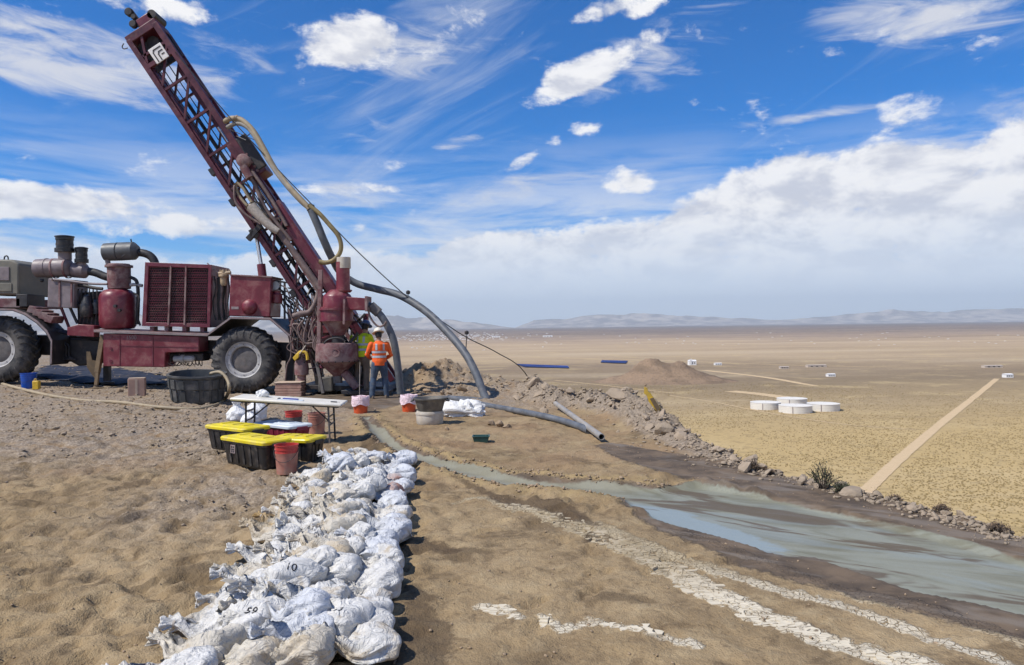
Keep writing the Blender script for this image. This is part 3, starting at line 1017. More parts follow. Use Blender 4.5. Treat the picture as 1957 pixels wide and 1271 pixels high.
# ------------------------------------------------------------------ the desert plain, 85 m below
PLAIN = -85.0


def GV(u, v, z=PLAIN):
    return G(u, v, z)


def geo_axis(lo, hi, first, grow):
    a = [0.0]
    s_ = first
    while a[-1] < hi:
        a.append(a[-1] + s_)
        s_ *= grow
    b_ = [0.0]
    s_ = first
    while b_[-1] > lo:
        b_.append(b_[-1] - s_)
        s_ *= grow
    return np.array(b_[:0:-1] + a)


vx = geo_axis(-70000, 70000, 25, 1.11)
vy = geo_axis(-3000, 90000, 25, 1.09)
VX, VY = np.meshgrid(vx, vy)
far = np.hypot(VX, VY)
VZ = PLAIN + (fbm(VX / 900, VY / 900, 91, 4) - .5) * 9 * sstep(far, 600, 3000)
# the low hill in the plain and its shoulders
HILLS = [(1272, 728, 80, 62, 25), (1225, 728, 70, 50, 9), (1330, 728, 50, 40, 7)]
hm = MB()


def hill_h(x, y):
    z = 0
    for (u, v, rx, ry, hh) in HILLS:
        c0 = GV(u, v)
        k = c0.y / 1234.0
        q = ((x - c0.x) / (rx * k)) ** 2 + ((y - c0.y) / (ry * k)) ** 2
        z = z + hh * k * np.exp(-q * 1.4)
    return z * (.42 + 1.15 * fbm(x / 42, y / 42, 93, 6, .6)) - 2.0


me = bpy.data.meshes.new('plain')
idx = np.arange(VX.size).reshape(VX.shape)
quads = np.stack([idx[:-1, :-1], idx[:-1, 1:], idx[1:, 1:], idx[1:, :-1]], -1).reshape(-1, 4)
me.from_pydata(np.stack([VX, VY, VZ], -1).reshape(-1, 3).tolist(), [], quads.tolist())
me.polygons.foreach_set('use_smooth', [True] * len(me.polygons))
plain = link(bpy.data.objects.new('plain', me))
plain['kind'] = 'structure'
m_, t, b = mat('desert')
P = t.node('ShaderNodeNewGeometry').outputs['Position']
px, py, pz = t.xyz(P)
lr = t.m('LOGARITHM', t.m('MAXIMUM', py, 50.0), 10.0)
wv = t.m('ADD', lr, t.m('MULTIPLY', t.m('SUBTRACT', t.noise(t.vm('MULTIPLY', P, (1, 1, 0)), .0016, 5, .6, .4), .5), .30))
f_ = t.mapr(wv, 2.4, 4.4, 0, 1)
c_ = t.ramp(f_, [(0, (0.47, 0.345, 0.16)), (.19, (0.46, 0.335, 0.16)), (.25, (0.35, 0.26, 0.145)), (.31, (0.245, 0.185, 0.115)), (.37, (0.26, 0.195, 0.125)),
                 (.45, (0.40, 0.30, 0.19)), (.57, (0.42, 0.315, 0.21)), (.66, (0.31, 0.235, 0.18)), (.74, (0.20, 0.16, 0.14)), (1, (0.145, 0.120, 0.120))])
band = t.noise(t.vm('MULTIPLY', P, (.0006, .0035, 0)), 1.0, 7, .62, .6)
c_ = t.mix(t.m('MULTIPLY', t.ss(band, .50, .72), .65), c_, (0.56, 0.45, 0.31, 1))
c_ = t.mix(t.m('MULTIPLY', t.ss(band, .47, .28), .75), c_, (0.215, 0.16, 0.112, 1))
pn = t.noise(P, .012, 6, .65, .5)
c_ = t.mix(t.m('MULTIPLY', t.ss(pn, .50, .68), .42), c_, (0.56, 0.43, 0.23, 1))
# low brush between the standing shrubs, each plant a few pixels or less
vo = t.node('ShaderNodeTexVoronoi', feature='F1')
t.l.new(t.vm('MULTIPLY', P, (1, 1, 0)), vo.inputs['Vector'])
vo.inputs['Scale'].default_value = .42
dots = t.ss(vo.outputs[0], .46, .26)
vo2 = t.node('ShaderNodeTexVoronoi', feature='F1')
t.l.new(t.vm('MULTIPLY', P, (1, 1, 0)), vo2.inputs['Vector'])
vo2.inputs['Scale'].default_value = .10
dots2 = t.ss(vo2.outputs[0], .42, .22)
fade = t.ss(py, 900, 500)
c_ = t.mix(t.m('MULTIPLY', t.m('MULTIPLY', dots, fade), .26), c_, (0.20, 0.15, 0.08, 1))
c_ = t.mix(t.m('MULTIPLY', t.m('MULTIPLY', dots2, t.ss(py, 3500, 1200)), .22), c_, (0.12, 0.092, 0.055, 1))
t.l.new(c_, b.inputs['Base Color'])
b.inputs['Roughness'].default_value = .95
b.inputs['Specular IOR Level'].default_value = .1
t.l.new(t.bump(t.noise(P, .35, 4, .6), .5, 1.0), b.inputs['Normal'])
plain.data.materials.append(m_)

# low hill mesh with its own grid
c0 = GV(1262, 724)
gx_, gy_ = np.meshgrid(np.linspace(-560, 420, 260), np.linspace(c0.y - 330, c0.y + 420, 170))
gz_ = PLAIN + hill_h(gx_, gy_)
me = bpy.data.meshes.new('low_hill')
idx = np.arange(gx_.size).reshape(gx_.shape)
quads = np.stack([idx[:-1, :-1], idx[:-1, 1:], idx[1:, 1:], idx[1:, :-1]], -1).reshape(-1, 4)
quads = quads[(gz_.ravel()[quads].max(1) > PLAIN - 2.5)]
me.from_pydata(np.stack([gx_, gy_, gz_], -1).reshape(-1, 3).tolist(), [], quads.tolist())
me.polygons.foreach_set('use_smooth', [True] * len(me.polygons))
low_hill = link(bpy.data.objects.new('low_hill', me))
low_hill['kind'] = 'structure'
m_, t, b = mat('hill_soil')
P = t.node('ShaderNodeNewGeometry').outputs['Position']
n_ = t.noise(P, .02, 6, .6, .4)
c_ = t.mix(t.ss(n_, .38, .62), (0.19, 0.138, 0.095, 1), (0.30, 0.212, 0.14, 1))
c_ = t.mix(t.m('MULTIPLY', t.ss(t.noise(P, .25, 5, .65), .5, .7), .55), c_, (0.12, 0.090, 0.062, 1))
t.l.new(c_, b.inputs['Base Color'])
b.inputs['Roughness'].default_value = .95
b.inputs['Specular IOR Level'].default_value = .1
t.l.new(t.bump(t.noise(P, .12, 6, .65), 1.0, 3.0), b.inputs['Normal'])
low_hill.data.materials.append(m_)


# mountains far away
def mountain(name, Y, pts, depth, seed):
    """ridge whose skyline follows the photo's heights; pts: (u, v of the crest)"""
    us = np.array([p[0] for p in pts], float)
    vs_ = np.array([p[1] for p in pts], float)
    u = np.linspace(us[0], us[-1], 220)
    v = np.interp(u, us, vs_)
    cx = np.array([D(a, 630, Y).x for a in u])
    cz = np.array([D(a, bb, Y).z for a, bb in zip(u, v)])
    rows = []
    K = 26
    for k in range(K):
        w = k / (K - 1) * 2 - 1
        prof = (1 - abs(w)) ** 1.15
        yk = Y + w * depth
        n1 = fbm(cx / (Y * .035), np.full_like(cx, yk / (Y * .035)), seed, 6, .58)
        base = PLAIN - 30
        z = base + (cz - base) * prof * (.55 + .45 * prof + .9 * (n1 - .5) * (1 - .4 * prof) * 1.2)
        rows.append(np.stack([cx, np.full_like(cx, yk), z], -1))
    A = np.array(rows)
    me = bpy.data.meshes.new(name)
    idx = np.arange(A.shape[0] * A.shape[1]).reshape(A.shape[0], A.shape[1])
    quads = np.stack([idx[:-1, :-1], idx[:-1, 1:], idx[1:, 1:], idx[1:, :-1]], -1).reshape(-1, 4)
    me.from_pydata(A.reshape(-1, 3).tolist(), [], quads.tolist())
    me.polygons.foreach_set('use_smooth', [True] * len(me.polygons))
    o = link(bpy.data.objects.new(name, me))
    o['kind'] = 'structure'
    o.data.materials.append(MATS['mountain_rock'])
    return o


m_, t, b = mat('mountain_rock')
P = t.node('ShaderNodeNewGeometry').outputs['Position']
n_ = t.noise(P, .0008, 6, .6)
t.l.new(t.mix(t.ss(n_, .4, .62), (0.22, 0.20, 0.19, 1), (0.48, 0.42, 0.36, 1)), b.inputs['Base Color'])
b.inputs['Roughness'].default_value = 1.0
b.inputs['Specular IOR Level'].default_value = 0.0
mountain('mountains', 62000, [(980, 628), (1020, 612), (1090, 606), (1150, 601), (1200, 599), (1260, 602), (1330, 604), (1400, 608), (1500, 610), (1620, 600), (1690, 590), (1750, 594), (1850, 592), (1957, 588), (2100, 584), (2300, 590), (2600, 606), (2800, 620)], 7000, 5)
mountain('mountains', 52000, [(420, 632), (520, 608), (620, 600), (700, 601), (760, 603), (820, 606), (870, 612), (930, 619), (990, 627)], 4500, 15)
mountain('mountains', 40000, [(-900, 640), (-500, 590), (-250, 575), (-60, 582), (20, 578), (75, 572), (140, 583), (230, 596), (340, 612), (450, 632)], 4500, 25)

# the air of the valley
hb_ = MB().box((-76000, -3500, -160), (76000, 92000, 3200))
haze = hb_.build('haze', 'maroon_paint', smooth=False)
haze['kind'] = 'stuff'
haze['label'] = 'pale blue haze over the desert valley'
haze['category'] = 'haze'
hmt = bpy.data.materials.new('haze_air')
hmt.use_nodes = True
ht = NT(hmt.node_tree)
ht.n.clear()
pv = ht.node('ShaderNodeVolumePrincipled')
pv.inputs['Color'].default_value = (0.78, 0.90, 1.0, 1)
pv.inputs['Density Attribute'].default_value = ''
pv.inputs['Density'].default_value = 1.5e-5
pv.inputs['Anisotropy'].default_value = 0.0
oo = ht.node('ShaderNodeOutputMaterial')
ht.l.new(pv.outputs[0], oo.inputs['Volume'])
haze.data.materials.clear()
haze.data.materials.append(hmt)

# ================================================================== the drill rig
RY = 21.0                                   # near side of the carrier
rz0 = hz(-5, 21.5)
rig = empty('drill_rig', D(300, 752, 22.2), 'maroon truck mounted drill rig with leaning lattice mast and big tyres', 'drill rig')


def part(mb, name, material, parent=None, **kw):
    return mb.build(name, material, root=rig, parent=parent, **kw)


def pp(name, material, pts, Y0, Y1, parent=None, bevel=0.012, **kw):
    return part(MB().prism([D(u, v, Y0) for (u, v) in pts], (0, Y1 - Y0, 0)), name, material, parent, bevel=bevel, **kw)


def rect(u0, v0, u1, v1):
    return [(u0, v0), (u1, v0), (u1, v1), (u0, v1)]


def pl(pts, Y):                             # pixel polyline -> points (Y constant or listed)
    return [D(p[0], p[1], p[2] if len(p) > 2 else Y) for p in pts]


# ---- wheels
def wheel(cu, cv, Y0, r, side=-1, width=.66):
    """side -1: outer face looks at -Y"""
    c_ = D(cu, cv, Y0)
    ax = Vector((0, 1, 0))
    mb = MB()
    w = width
    R_ = r
    prof = [(.13, .515 * r), (.05, .53 * r), (.015, .60 * r), (.0, .72 * r), (.02, .84 * r), (.07, .915 * r), (.15, .945 * r), (w * .5, .955 * r), (w - .15, .945 * r), (w - .07, .915 * r), (w - .02, .84 * r), (w, .72 * r), (w - .03, .58 * r), (w - .12, .515 * r)]
    mb.lathe(c_, ax, prof, 56, cap=False)
    k = len(prof)
    n = 56
    b0 = len(mb.v) - k * n
    for i in range(n):
        j = (i + 1) % n
        mb.f.append((b0 + (k - 1) * n + i, b0 + i, b0 + j, b0 + (k - 1) * n + j))
    tyre = part(mb, 'tyre', 'tyre_rubber')
    # lugs: slanting bars over tread and shoulder, alternating sides
    lg = MB()
    N = 24
    for i in range(N):
        for s_ in (0, 1):
            t0 = 2 * math.pi * (i + .5 * s_) / N
            loops = []
            path = [(-.012, .80, 0), (.028, .90, .04), (.10, .985, .09), (w * .34, 1.0, .17), (w * .54, 1.0, .25)]
            for (yy_, rr, dt) in path:
                yv = yy_ if s_ == 0 else w - yy_
                tt = t0 + dt
                lo = []
                for (da, dr) in ((-.035, -.10), (.045, -.10), (.030, 0), (-.022, 0)):
                    a = tt + da
                    rad = (rr + dr) * r
                    lo.append(c_ + Vector((math.sin(a) * rad, yv, math.cos(a) * rad)))
                loops.append(lo)
            lg.ring_strip(loops)
    part(lg, 'tread_lugs', 'tyre_rubber', tyre, smooth=False)
    rm = MB()
    rm.lathe(c_, ax, [(.17, .38 * r), (.12, .385 * r), (.085, .395 * r), (.075, .41 * r), (.075, .49 * r), (.05, .505 * r), (.04, .53 * r), (.10, .545 * r), (.20, .52 * r)], 48, cap=False)
    rim = part(rm, 'rim', 'rim_grey', tyre)
    hb2 = MB().lathe(c_, ax, [(.30, .385 * r), (.150, .385 * r), (.128, .34 * r), (.122, .2 * r), (.120, .001)], 40)
    hub = part(hb2, 'hub', 'hub_dirt', tyre)
    for i in range(10):
        a = 2 * math.pi * i / 10
        q = c_ + Vector((math.sin(a) * .45 * r, .078, math.cos(a) * .45 * r))
        part(MB().cyl(q + Vector((0, .03, 0)), q - Vector((0, .018, 0)), .014, n=6), 'wheel_bolt', 'hub_dirt', tyre)
    return tyre


wheel(464, 688, RY, .965)
wheel(-8, 668, RY, .965)
wheel(458, 688, RY + 1.95, .95)              # far side
wheel(0, 668, RY + 1.95, .95)

# ---- chassis
pp('chassis_beam', 'dark_steel', [(60, 640), (560, 655), (560, 690), (60, 678)], RY + .75, RY + .95)
pp('chassis_beam', 'dark_steel', [(60, 640), (560, 655), (560, 690), (60, 678)], RY + 1.55, RY + 1.75)
part(MB().cyl(D(464, 688, RY + .3), D(464, 688, RY + 2.4), .17), 'axle', 'dark_steel')
part(MB().cyl(D(-8, 668, RY + .3), D(-8, 668, RY + 2.4), .17), 'axle', 'dark_steel')
pp('gearbox', 'dark_steel', [(132, 647), (190, 650), (190, 692), (150, 700), (132, 690)], RY + .55, RY + 1.5, bevel=.04)
pp('transfer_case', 'dark_steel', rect(98, 655, 130, 692), RY + .6, RY + 1.4, bevel=.05)
for k in range(5):
    part(MB().tube(pl([(100 + 5 * k, 640 + 3 * k), (108 + 6 * k, 662), (112 + 5 * k, 680), (130 + 4 * k, 688)], RY + .45), .018, 8), 'hydraulic_hose', 'hose_black')
pp('frame_member', 'red_paint', [(128, 626), (150, 620), (180, 622), (180, 644), (128, 641)], RY + .2, RY + .5)
part(MB().tube(pl([(95, 628), (120, 634), (145, 640)], RY + .4), .07, 10), 'blue_cover', 'tarp_navy')

# ---- front end (at the picture's left): fender, platform, generator
fe = [(-60, 588), (26, 590), (48, 598), (72, 614), (90, 632), (99, 650), (98, 694)]
mbf = MB()
mbf2 = MB()
for a, bb in zip(fe[:-1], fe[1:]):
    mbf.prism([D(a[0], a[1], RY - .15), D(bb[0], bb[1], RY - .15), D(bb[0] - 3, bb[1] + 4, RY - .15), D(a[0] - 3, a[1] + 4, RY - .15)], (0, .85, 0))
    mbf2.prism([D(a[0], a[1], RY - .19), D(bb[0], bb[1], RY - .19), D(bb[0] - 2, bb[1] + 3, RY - .19), D(a[0] - 2, a[1] + 3, RY - .19)], (0, .035, 0))
f1 = part(mbf, 'fender', 'dark_steel', smooth=False)
part(mbf2, 'fender_lip', 'pale_grey_edge', f1, smooth=False)
pp('platform', 'dusty_maroon', rect(-60, 570, 38, 588), RY + .1, RY + 2.1)
pp('bracket', 'dark_steel', rect(30, 562, 52, 586), RY + .1, RY + .9)
for k in range(4):
    pp('rusty_step', 'dusty_maroon', [(56 + 11 * k, 584 + 6 * k), (70 + 11 * k, 587 + 6 * k), (64 + 11 * k, 600 + 6 * k), (50 + 11 * k, 596 + 6 * k)], RY + .05, RY + .6, bevel=.01)
gen = pp('generator', 'olive_grey', [(-60, 494), (22, 496), (36, 504), (36, 564), (-60, 562)], RY + .3, RY + 1.9, bevel=.05)
pp('access_panel', 'grey_canister', rect(-40, 510, 17, 536), RY + .275, RY + .305, gen, bevel=.01)
pp('lower_panel', 'olive_grey', rect(-40, 541, 22, 557), RY + .28, RY + .305, gen, bevel=.01)
part(MB().tube(pl([(8, 496), (9, 491), (12, 489), (15, 491), (16, 497)], RY + .9), .02, 8), 'lifting_eye', 'dark_steel', gen)

# ---- compressor: intake canisters, pre-cleaners, separator vessel, exhaust
Yc = RY + .55
can = part(MB().lathe(D(70, 513, Yc), (1, 0, .02), [(0, .24), (.02, .265), (.28, .27), (.29, .285), (.33, .285), (.34, .27), (.92, .27), (.98, .2), (1.0, .16)], 32), 'intake_canister', 'grey_canister')
part(MB().lathe(D(80, 533, Yc - .1), (0, 0, -1), [(0, .05), (.06, .06), (.10, .03)], 12), 'drain_valve', 'dark_steel', can)
for u in (104, 128):
    part(MB().lathe(D(u, 513, Yc), (1, 0, .02), [(0, .268), (0, .29), (.05, .29), (.05, .268)], 32, cap=False), 'clamp_band', 'dusty_maroon', can)


def precleaner(u, v0, v1, r, Y):
    b0 = D(u, v1, Y)
    hgt = (v1 - v0) / F0 * Y
    o = part(MB().lathe(b0, (0, 0, 1), [(0, .8 * r), (.0, 1.08 * r), (.22 * hgt, 1.08 * r), (.24 * hgt, .92 * r), (.70 * hgt, .90 * r), (.72 * hgt, .97 * r), (.88 * hgt, .97 * r), (.90 * hgt, 1.06 * r), (.95 * hgt, 1.04 * r), (1.0 * hgt, .5 * r)], 26), 'air_precleaner', 'black_plastic')
    part(MB().lathe(b0 + Vector((0, 0, -.22)), (0, 0, 1), [(0, .72 * r), (.23, .72 * r)], 20), 'neck', 'grey_canister', o)
    part(MB().lathe(b0 + Vector((0, 0, .40 * hgt)), (0, 0, 1), [(0, .915 * r), (0, .935 * r), (.06, .935 * r), (.06, .915 * r)], 26, cap=False), 'label_band', 'dark_steel', o)
    return o


pc = precleaner(124, 450, 482, .245, Yc)
precleaner(156, 472, 502, .17, Yc + .05)
part(MB().lathe(D(138, 516, Yc + .1), (1, 0, -.1), [(0, .16), (.05, .215), (.38, .215), (.46, .13), (.52, .10)], 24), 'filter_housing', 'grey_canister')
part(MB().tube(pl([(165, 518), (182, 521), (200, 528), (214, 532)], Yc + .1), .115, 14), 'intake_pipe', 'dark_steel')
part(MB().tube(pl([(100, 534), (130, 537), (170, 542), (205, 543)], Yc - .22), .035, 10), 'intake_line', 'grey_canister')
part(MB().tube(pl([(122, 552), (150, 545), (178, 550), (196, 552)], Yc), .05, 10), 'oil_line', 'dark_steel')
ib = pp('intake_box', 'grey_canister', [(92, 532), (143, 535), (140, 589), (90, 587)], Yc - .2, Yc + .5, bevel=.02)
for u in (113, 136):
    pp('panel_rib', 'dusty_maroon', rect(u - 1.5, 536, u + 1.5, 586), Yc - .225, Yc - .198, ib, bevel=0)
part(MB().bar(D(117, 588, Yc), D(132, 626, Yc), .06), 'strut', 'maroon_paint').name
part(MB().bar(D(134, 588, Yc), D(148, 618, Yc), .06), 'strut', 'dark_steel')
pp('engine_block', 'dark_steel', [(146, 560), (192, 556), (194, 628), (148, 624)], Yc + .15, Yc + 1.1, bevel=.03)
part(MB().lathe(D(167, 606, Yc), (0, 0, 1), [(0, .17), (.1, .2), (.35, .2), (.5, .13), (.62, .1), (.66, .0)], 20), 'oil_filter', 'black_plastic')
part(MB().lathe(D(185, 600, Yc + .05), (0, 0, 1), [(0, .11), (.3, .12), (.42, .08)], 16), 'oil_filter', 'black_plastic')
for k in range(6):
    part(MB().tube(pl([(150 + 7 * k, 552), (147 + 8 * k, 575), (156 + 7 * k, 596), (150 + 8 * k, 622)], Yc - .02), .02, 8), 'hydraulic_hose', 'hose_black')
vs_ = part(MB().lathe(D(226, 629, Yc), (0, 0, 1), [(0, .30), (.02, .42), (.10, .475), (.22, .49), (.90, .49), (1.02, .455), (1.12, .36), (1.17, .2), (1.18, .0)], 36), 'separator_vessel', 'red_paint')
for (u, v) in ((220, 585), (228, 593)):
    q = D(u, v, Yc - .49)
    part(MB().cyl(q + Vector((0, .05, 0)), q - Vector((0, .03, 0)), .045, n=14), 'vessel_port', 'dark_steel', vs_)
part(MB().lathe(D(228, 552, Yc), (0, 0, 1), [(0, .30), (.05, .31), (.62, .31), (.62, .37), (.68, .37), (.68, .30), (.72, .28)], 30), 'vessel_neck', 'dusty_maroon', vs_)
part(MB().bar(D(202, 625, Yc - .25), D(198, 560, Yc - .25), .05), 'ladder_rail', 'maroon_paint')
mu = part(MB().lathe(D(200, 482, Yc + .1), (1, 0, .03), [(0, .20), (.02, .255), (.40, .265), (.42, .235), (.44, .265), (.86, .26), (.94, .19), (.98, .15)], 30), 'exhaust_silencer', 'silencer_grey')
part(MB().lathe(D(233, 470, Yc + .1), (.55, 0, -.8), [(0, .10), (.1, .16), (.34, .24)], 18), 'silencer_cone', 'silencer_grey', mu)
part(MB().tube(pl([(258, 482), (275, 484), (288, 490), (296, 502), (298, 520)], Yc + .15), .115, 14), 'exhaust_elbow', 'dark_steel', mu)
part(MB().tube(pl([(206, 480), (206, 500), (209, 512)], Yc + .05), .07, 10), 'silencer_leg', 'grey_canister', mu)
part(MB().bar(D(252, 466, Yc + .1), D(250, 457, Yc + .1), .03), 'handle', 'dark_steel', mu)
part(MB().tube(pl([(250, 530), (262, 540), (264, 580), (262, 620)], Yc), .05, 10), 'discharge_pipe', 'dark_steel')
part(MB().tube(pl([(248, 545), (258, 544), (272, 546)], Yc), .05, 10), 'discharge_pipe', 'rim_grey')
part(MB().tube(pl([(255, 560), (266, 570), (262, 600), (268, 622)], Yc - .1), .03, 8), 'hydraulic_hose', 'hose_black')

# ---- cooler with expanded-metal guard
Yk = RY + .12
cool = pp('cooler', 'dark_steel', [(279, 505), (402, 509), (399, 622), (275, 620)], Yk + .10, Yk + 1.5, bevel=.02)
fr = [(277, 501), (404, 506), (401, 626), (271, 623)]
fi = [(284, 509), (398, 513), (395, 619), (279, 616)]
for i in range(4):
    j = (i + 1) % 4
    pp('guard_frame', 'maroon_paint', [fr[i], fr[j], fi[j], fi[i]], Yk, Yk + .13, cool, bevel=.008)
pp('side_cover', 'maroon_paint', [(277, 501), (404, 506), (402, 509), (279, 505)], Yk + .13, Yk + 1.5, cool)
pp('side_cover', 'maroon_paint', [(404, 506), (401, 626), (398.5, 622), (401.5, 509)], Yk + .131, Yk + 1.5, cool)
for (ua, ub) in ((326, 321), (355, 352)):
    pp('guard_bar', 'dusty_maroon', [(ua - 1.4, 508), (ua + 1.4, 508), (ub + 1.4, 621), (ub - 1.4, 621)], Yk - .02, Yk + .03, cool, bevel=0)
g_ = MB()
rows_ = 22
x0_, x1_ = 283, 397
vs0 = 511
for rI in range(rows_ + 1):
    v = vs0 + rI * (617 - vs0) / rows_
    n_ = 26
    pts_ = []
    for k in range(n_ * 2 + 1):
        u = x0_ + (x1_ - x0_) * k / (n_ * 2) - (v - 511) * .035
        pts_.append(D(u, v + (1.35 if k % 2 else -1.35) * (1 if rI % 2 else -1), Yk + .05))
    for a, bb in zip(pts_[:-1], pts_[1:]):
        g_.bar(a, bb, .019, .014)
part(g_, 'expanded_metal_guard', 'maroon_paint', cool, smooth=False)['kind'] = 'stuff'
for k in range(9):
    v = 516 + k * 12
    pp('cooler_fin', 'pipe_dark', rect(285, v, 394, v + 5), Yk + .075, Yk + .11, cool, bevel=0)
for u in (290, 318, 352, 386):
    pp('cooler_foot', 'dusty_maroon', rect(u - 4, 624, u + 4, 634), Yk + .05, Yk + .3, cool, bevel=.01)

# ---- deck, side tank, jacks
dk_ = pp('deck', 'dusty_maroon', [(178, 629), (398, 637), (398, 640), (178, 633)], RY - .02, RY + 2.3, bevel=0)
pp('deck_edge', 'pale_grey_edge', [(179, 631), (398, 638), (398, 642), (179, 635)], RY - .055, RY - .021, dk_, bevel=.006)
tank = pp('side_tank', 'red_paint', [(197, 637), (380, 643), (380, 672), (316, 674), (315, 702), (197, 700)], RY + .02, RY + .7, bevel=.02)
for u in (228, 291):
    pp('tank_seam', 'maroon_paint', [(u, 641), (u + 1.4, 641), (u + 1.2, 700), (u - .2, 700)], RY + .008, RY + .022, tank, bevel=0)
pp('tank_seam', 'maroon_paint', [(228, 660), (378, 663), (378, 664.4), (228, 661.4)], RY + .008, RY + .022, tank, bevel=0)
for v in (644, 666, 690):
    q = D(212, v, RY + .02)
    part(MB().cyl(q + Vector((0, .02, 0)), q - Vector((0, .02, 0)), .04, n=12), 'rivet', 'maroon_paint', tank)


def text_mesh(body, size, name, material):
    cu = bpy.data.curves.new(name, 'FONT')
    cu.body = body
    cu.size = size
    cu.align_x = 'CENTER'
    cu.align_y = 'CENTER'
    cu.extrude = .001
    ob = bpy.data.objects.new(name, cu)
    link(ob)
    dg = bpy.context.evaluated_depsgraph_get()
    me = bpy.data.meshes.new_from_object(ob.evaluated_get(dg))
    bpy.data.objects.remove(ob)
    me.materials.clear()
    me.materials.append(MATS[material])
    return me


lt = bpy.data.objects.new('lettering', text_mesh('1500', .15, 'lettering', 'pale_grey_edge'))
link(lt)
lt.parent = tank
lt.location = D(251, 645.5, RY + .012) - rig.location
lt.rotation_euler = (R(90), 0, 0)
pp('pump', 'dark_steel', rect(320, 675, 388, 690), RY + .3, RY + .8, bevel=.03)
part(MB().lathe(D(332, 686, RY + .25), (1, 0, 0), [(0, .06), (.02, .09), (.2, .09), (.22, .12), (.3, .12), (.32, .09), (.55, .09), (.6, .05)], 18), 'pump_cylinder', 'rim_grey')
for k in range(9):
    part(MB().tube(pl([(322 + 7 * k, 676), (318 + 8 * k, 690 + 3 * (k % 3)), (330 + 7 * k, 698), (338 + 6 * k, 690)], RY + .2 + .03 * k), .014, 6), 'hydraulic_hose', 'hose_dusty' if k % 3 == 0 else 'hose_black')
jk = part(MB().bar(D(198, 640, RY + .25), D(186, 712, RY + .15), .13), 'jack_leg', 'brown_steel', bevel=.01)
part(MB().bar(D(188, 700, RY + .15), D(184, 736, RY + .1), .085), 'jack_rod', 'brown_steel', jk)
part(MB().lathe(D(184, 742, RY + .1) - Vector((0, 0, .03)), (0, 0, 1), [(0, .2), (.04, .2), (.06, .08), (.10, .07)], 16), 'jack_foot', 'brown_steel', jk)
pp('jack_plate', 'brown_steel', [(165, 672), (172, 672), (176, 688), (190, 692), (190, 716), (180, 722), (166, 702)], RY + .32, RY + .36, jk, bevel=0)
part(MB().bar(D(205, 698, RY + 1.2), D(205, 728, RY + 1.2), .16), 'jack_leg', 'dark_steel')
part(MB().lathe(D(206, 730, RY + 1.2) - Vector((0, 0, .05)), (0, 0, 1), [(0, .18), (.05, .18), (.06, .08)], 16), 'jack_foot', 'dark_steel')

# ---- rear fender, red box, controls
rf = [(396, 639), (441, 606), (516, 608), (561, 647), (566, 647)]
m1, m2 = MB(), MB()
for a, bb in zip(rf[:-1], rf[1:]):
    m1.prism([D(a[0], a[1], RY - .05), D(bb[0], bb[1], RY - .05), D(bb[0], bb[1] + 4, RY - .05), D(a[0], a[1] + 4, RY - .05)], (0, 2.4, 0))
    m2.prism([D(a[0], a[1] - 1, RY - .09), D(bb[0], bb[1] - 1, RY - .09), D(bb[0], bb[1] + 3, RY - .09), D(a[0], a[1] + 3, RY - .09)], (0, .035, 0))
f2 = part(m1, 'fender', 'dark_steel', smooth=False)
part(m2, 'fender_lip', 'pale_grey_edge', f2, smooth=False)
hb3 = pp('hydraulic_tank', 'red_paint', [(440, 526), (518, 530), (516, 606), (437, 604)], RY + .12, RY + 1.1, bevel=.025)
part(MB().lathe(D(477, 587, RY + .13), (0, -1, 0), [(0, .225), (.03, .22), (.09, .18), (.13, .1), (.14, .0)], 30), 'round_cover', 'red_paint', hb3)
pp('maker_plate', 'pale_grey_edge', rect(442, 586, 456, 591), RY + .112, RY + .122, hb3, bevel=0)
pp('tank_lid', 'dusty_maroon', [(438, 524), (520, 528), (519, 531), (440, 527)], RY + .08, RY + 1.15, hb3, bevel=.006)
for k in range(9):
    u = 409 + 3.3 * k
    part(MB().tube(pl([(u, 528 + (k * 7) % 11), (u + 3 - k % 4, 552), (u - 2 + k % 3, 580), (u + 3, 612)], RY + .3 + .05 * (k % 4)), .022, 8), 'hydraulic_hose', ('hose_black', 'hose_dusty', 'hose_black')[k % 3])
part(MB().bar(D(419, 600, RY + .4), D(419, 524, RY + .4), .06), 'post', 'dark_steel')
part(MB().bar(D(396, 503, RY + .3), D(424, 528, RY + .35), .03), 'stay_rod', 'pale_grey_edge')
part(MB().lathe(D(428, 546, RY + .25), (0, 0, 1), [(0, .07), (.05, .1), (.22, .1), (.26, .14), (.32, .14), (.34, .06), (.44, .06)], 16), 'relief_valve', 'brass_dusty')
part(MB().cyl(D(418, 523, RY + .25), D(441, 521, RY + .25), .05, n=12), 'valve_manifold', 'brass_dusty')
for k in range(4):
    part(MB().cyl(D(422 + 5 * k, 523, RY + .25), D(421 + 6 * k, 515, RY + .25), .022, n=8), 'valve_stem', 'brass_dusty')
part(MB().bar(D(522, 604, RY + .5), D(522, 534, RY + .5), .05), 'post', 'dark_steel')
part(MB().bar(D(544, 610, RY + .5), D(544, 540, RY + .5), .05), 'post', 'dark_steel')
part(MB().bar(D(518, 536, RY + .5), D(548, 540, RY + .5), .05), 'rail', 'dark_steel')
part(MB().lathe(D(528, 546, RY + .42), (0, -1, 0), [(0, .10), (.06, .12), (.09, .12), (.09, .10)], 18), 'gauge', 'gauge_glass')
part(MB().lathe(D(530, 580, RY + .4), (0, 0, 1), [(0, .11), (.02, .14), (.25, .14), (.3, .1), (.36, .1)], 18), 'red_filter', 'red_paint')
for k in range(12):
    u0, v0_ = 520 + 3 * k, 540 + (k * 17) % 40
    part(MB().tube(pl([(u0, v0_), (u0 + 12, v0_ + 6), (u0 + 22, v0_ + 22 + k), (u0 + 40, v0_ + 34 + k)], RY + .45 + .06 * (k % 5)), .02, 8), 'hydraulic_hose', ('hose_black', 'hose_black', 'hose_dusty')[k % 3])

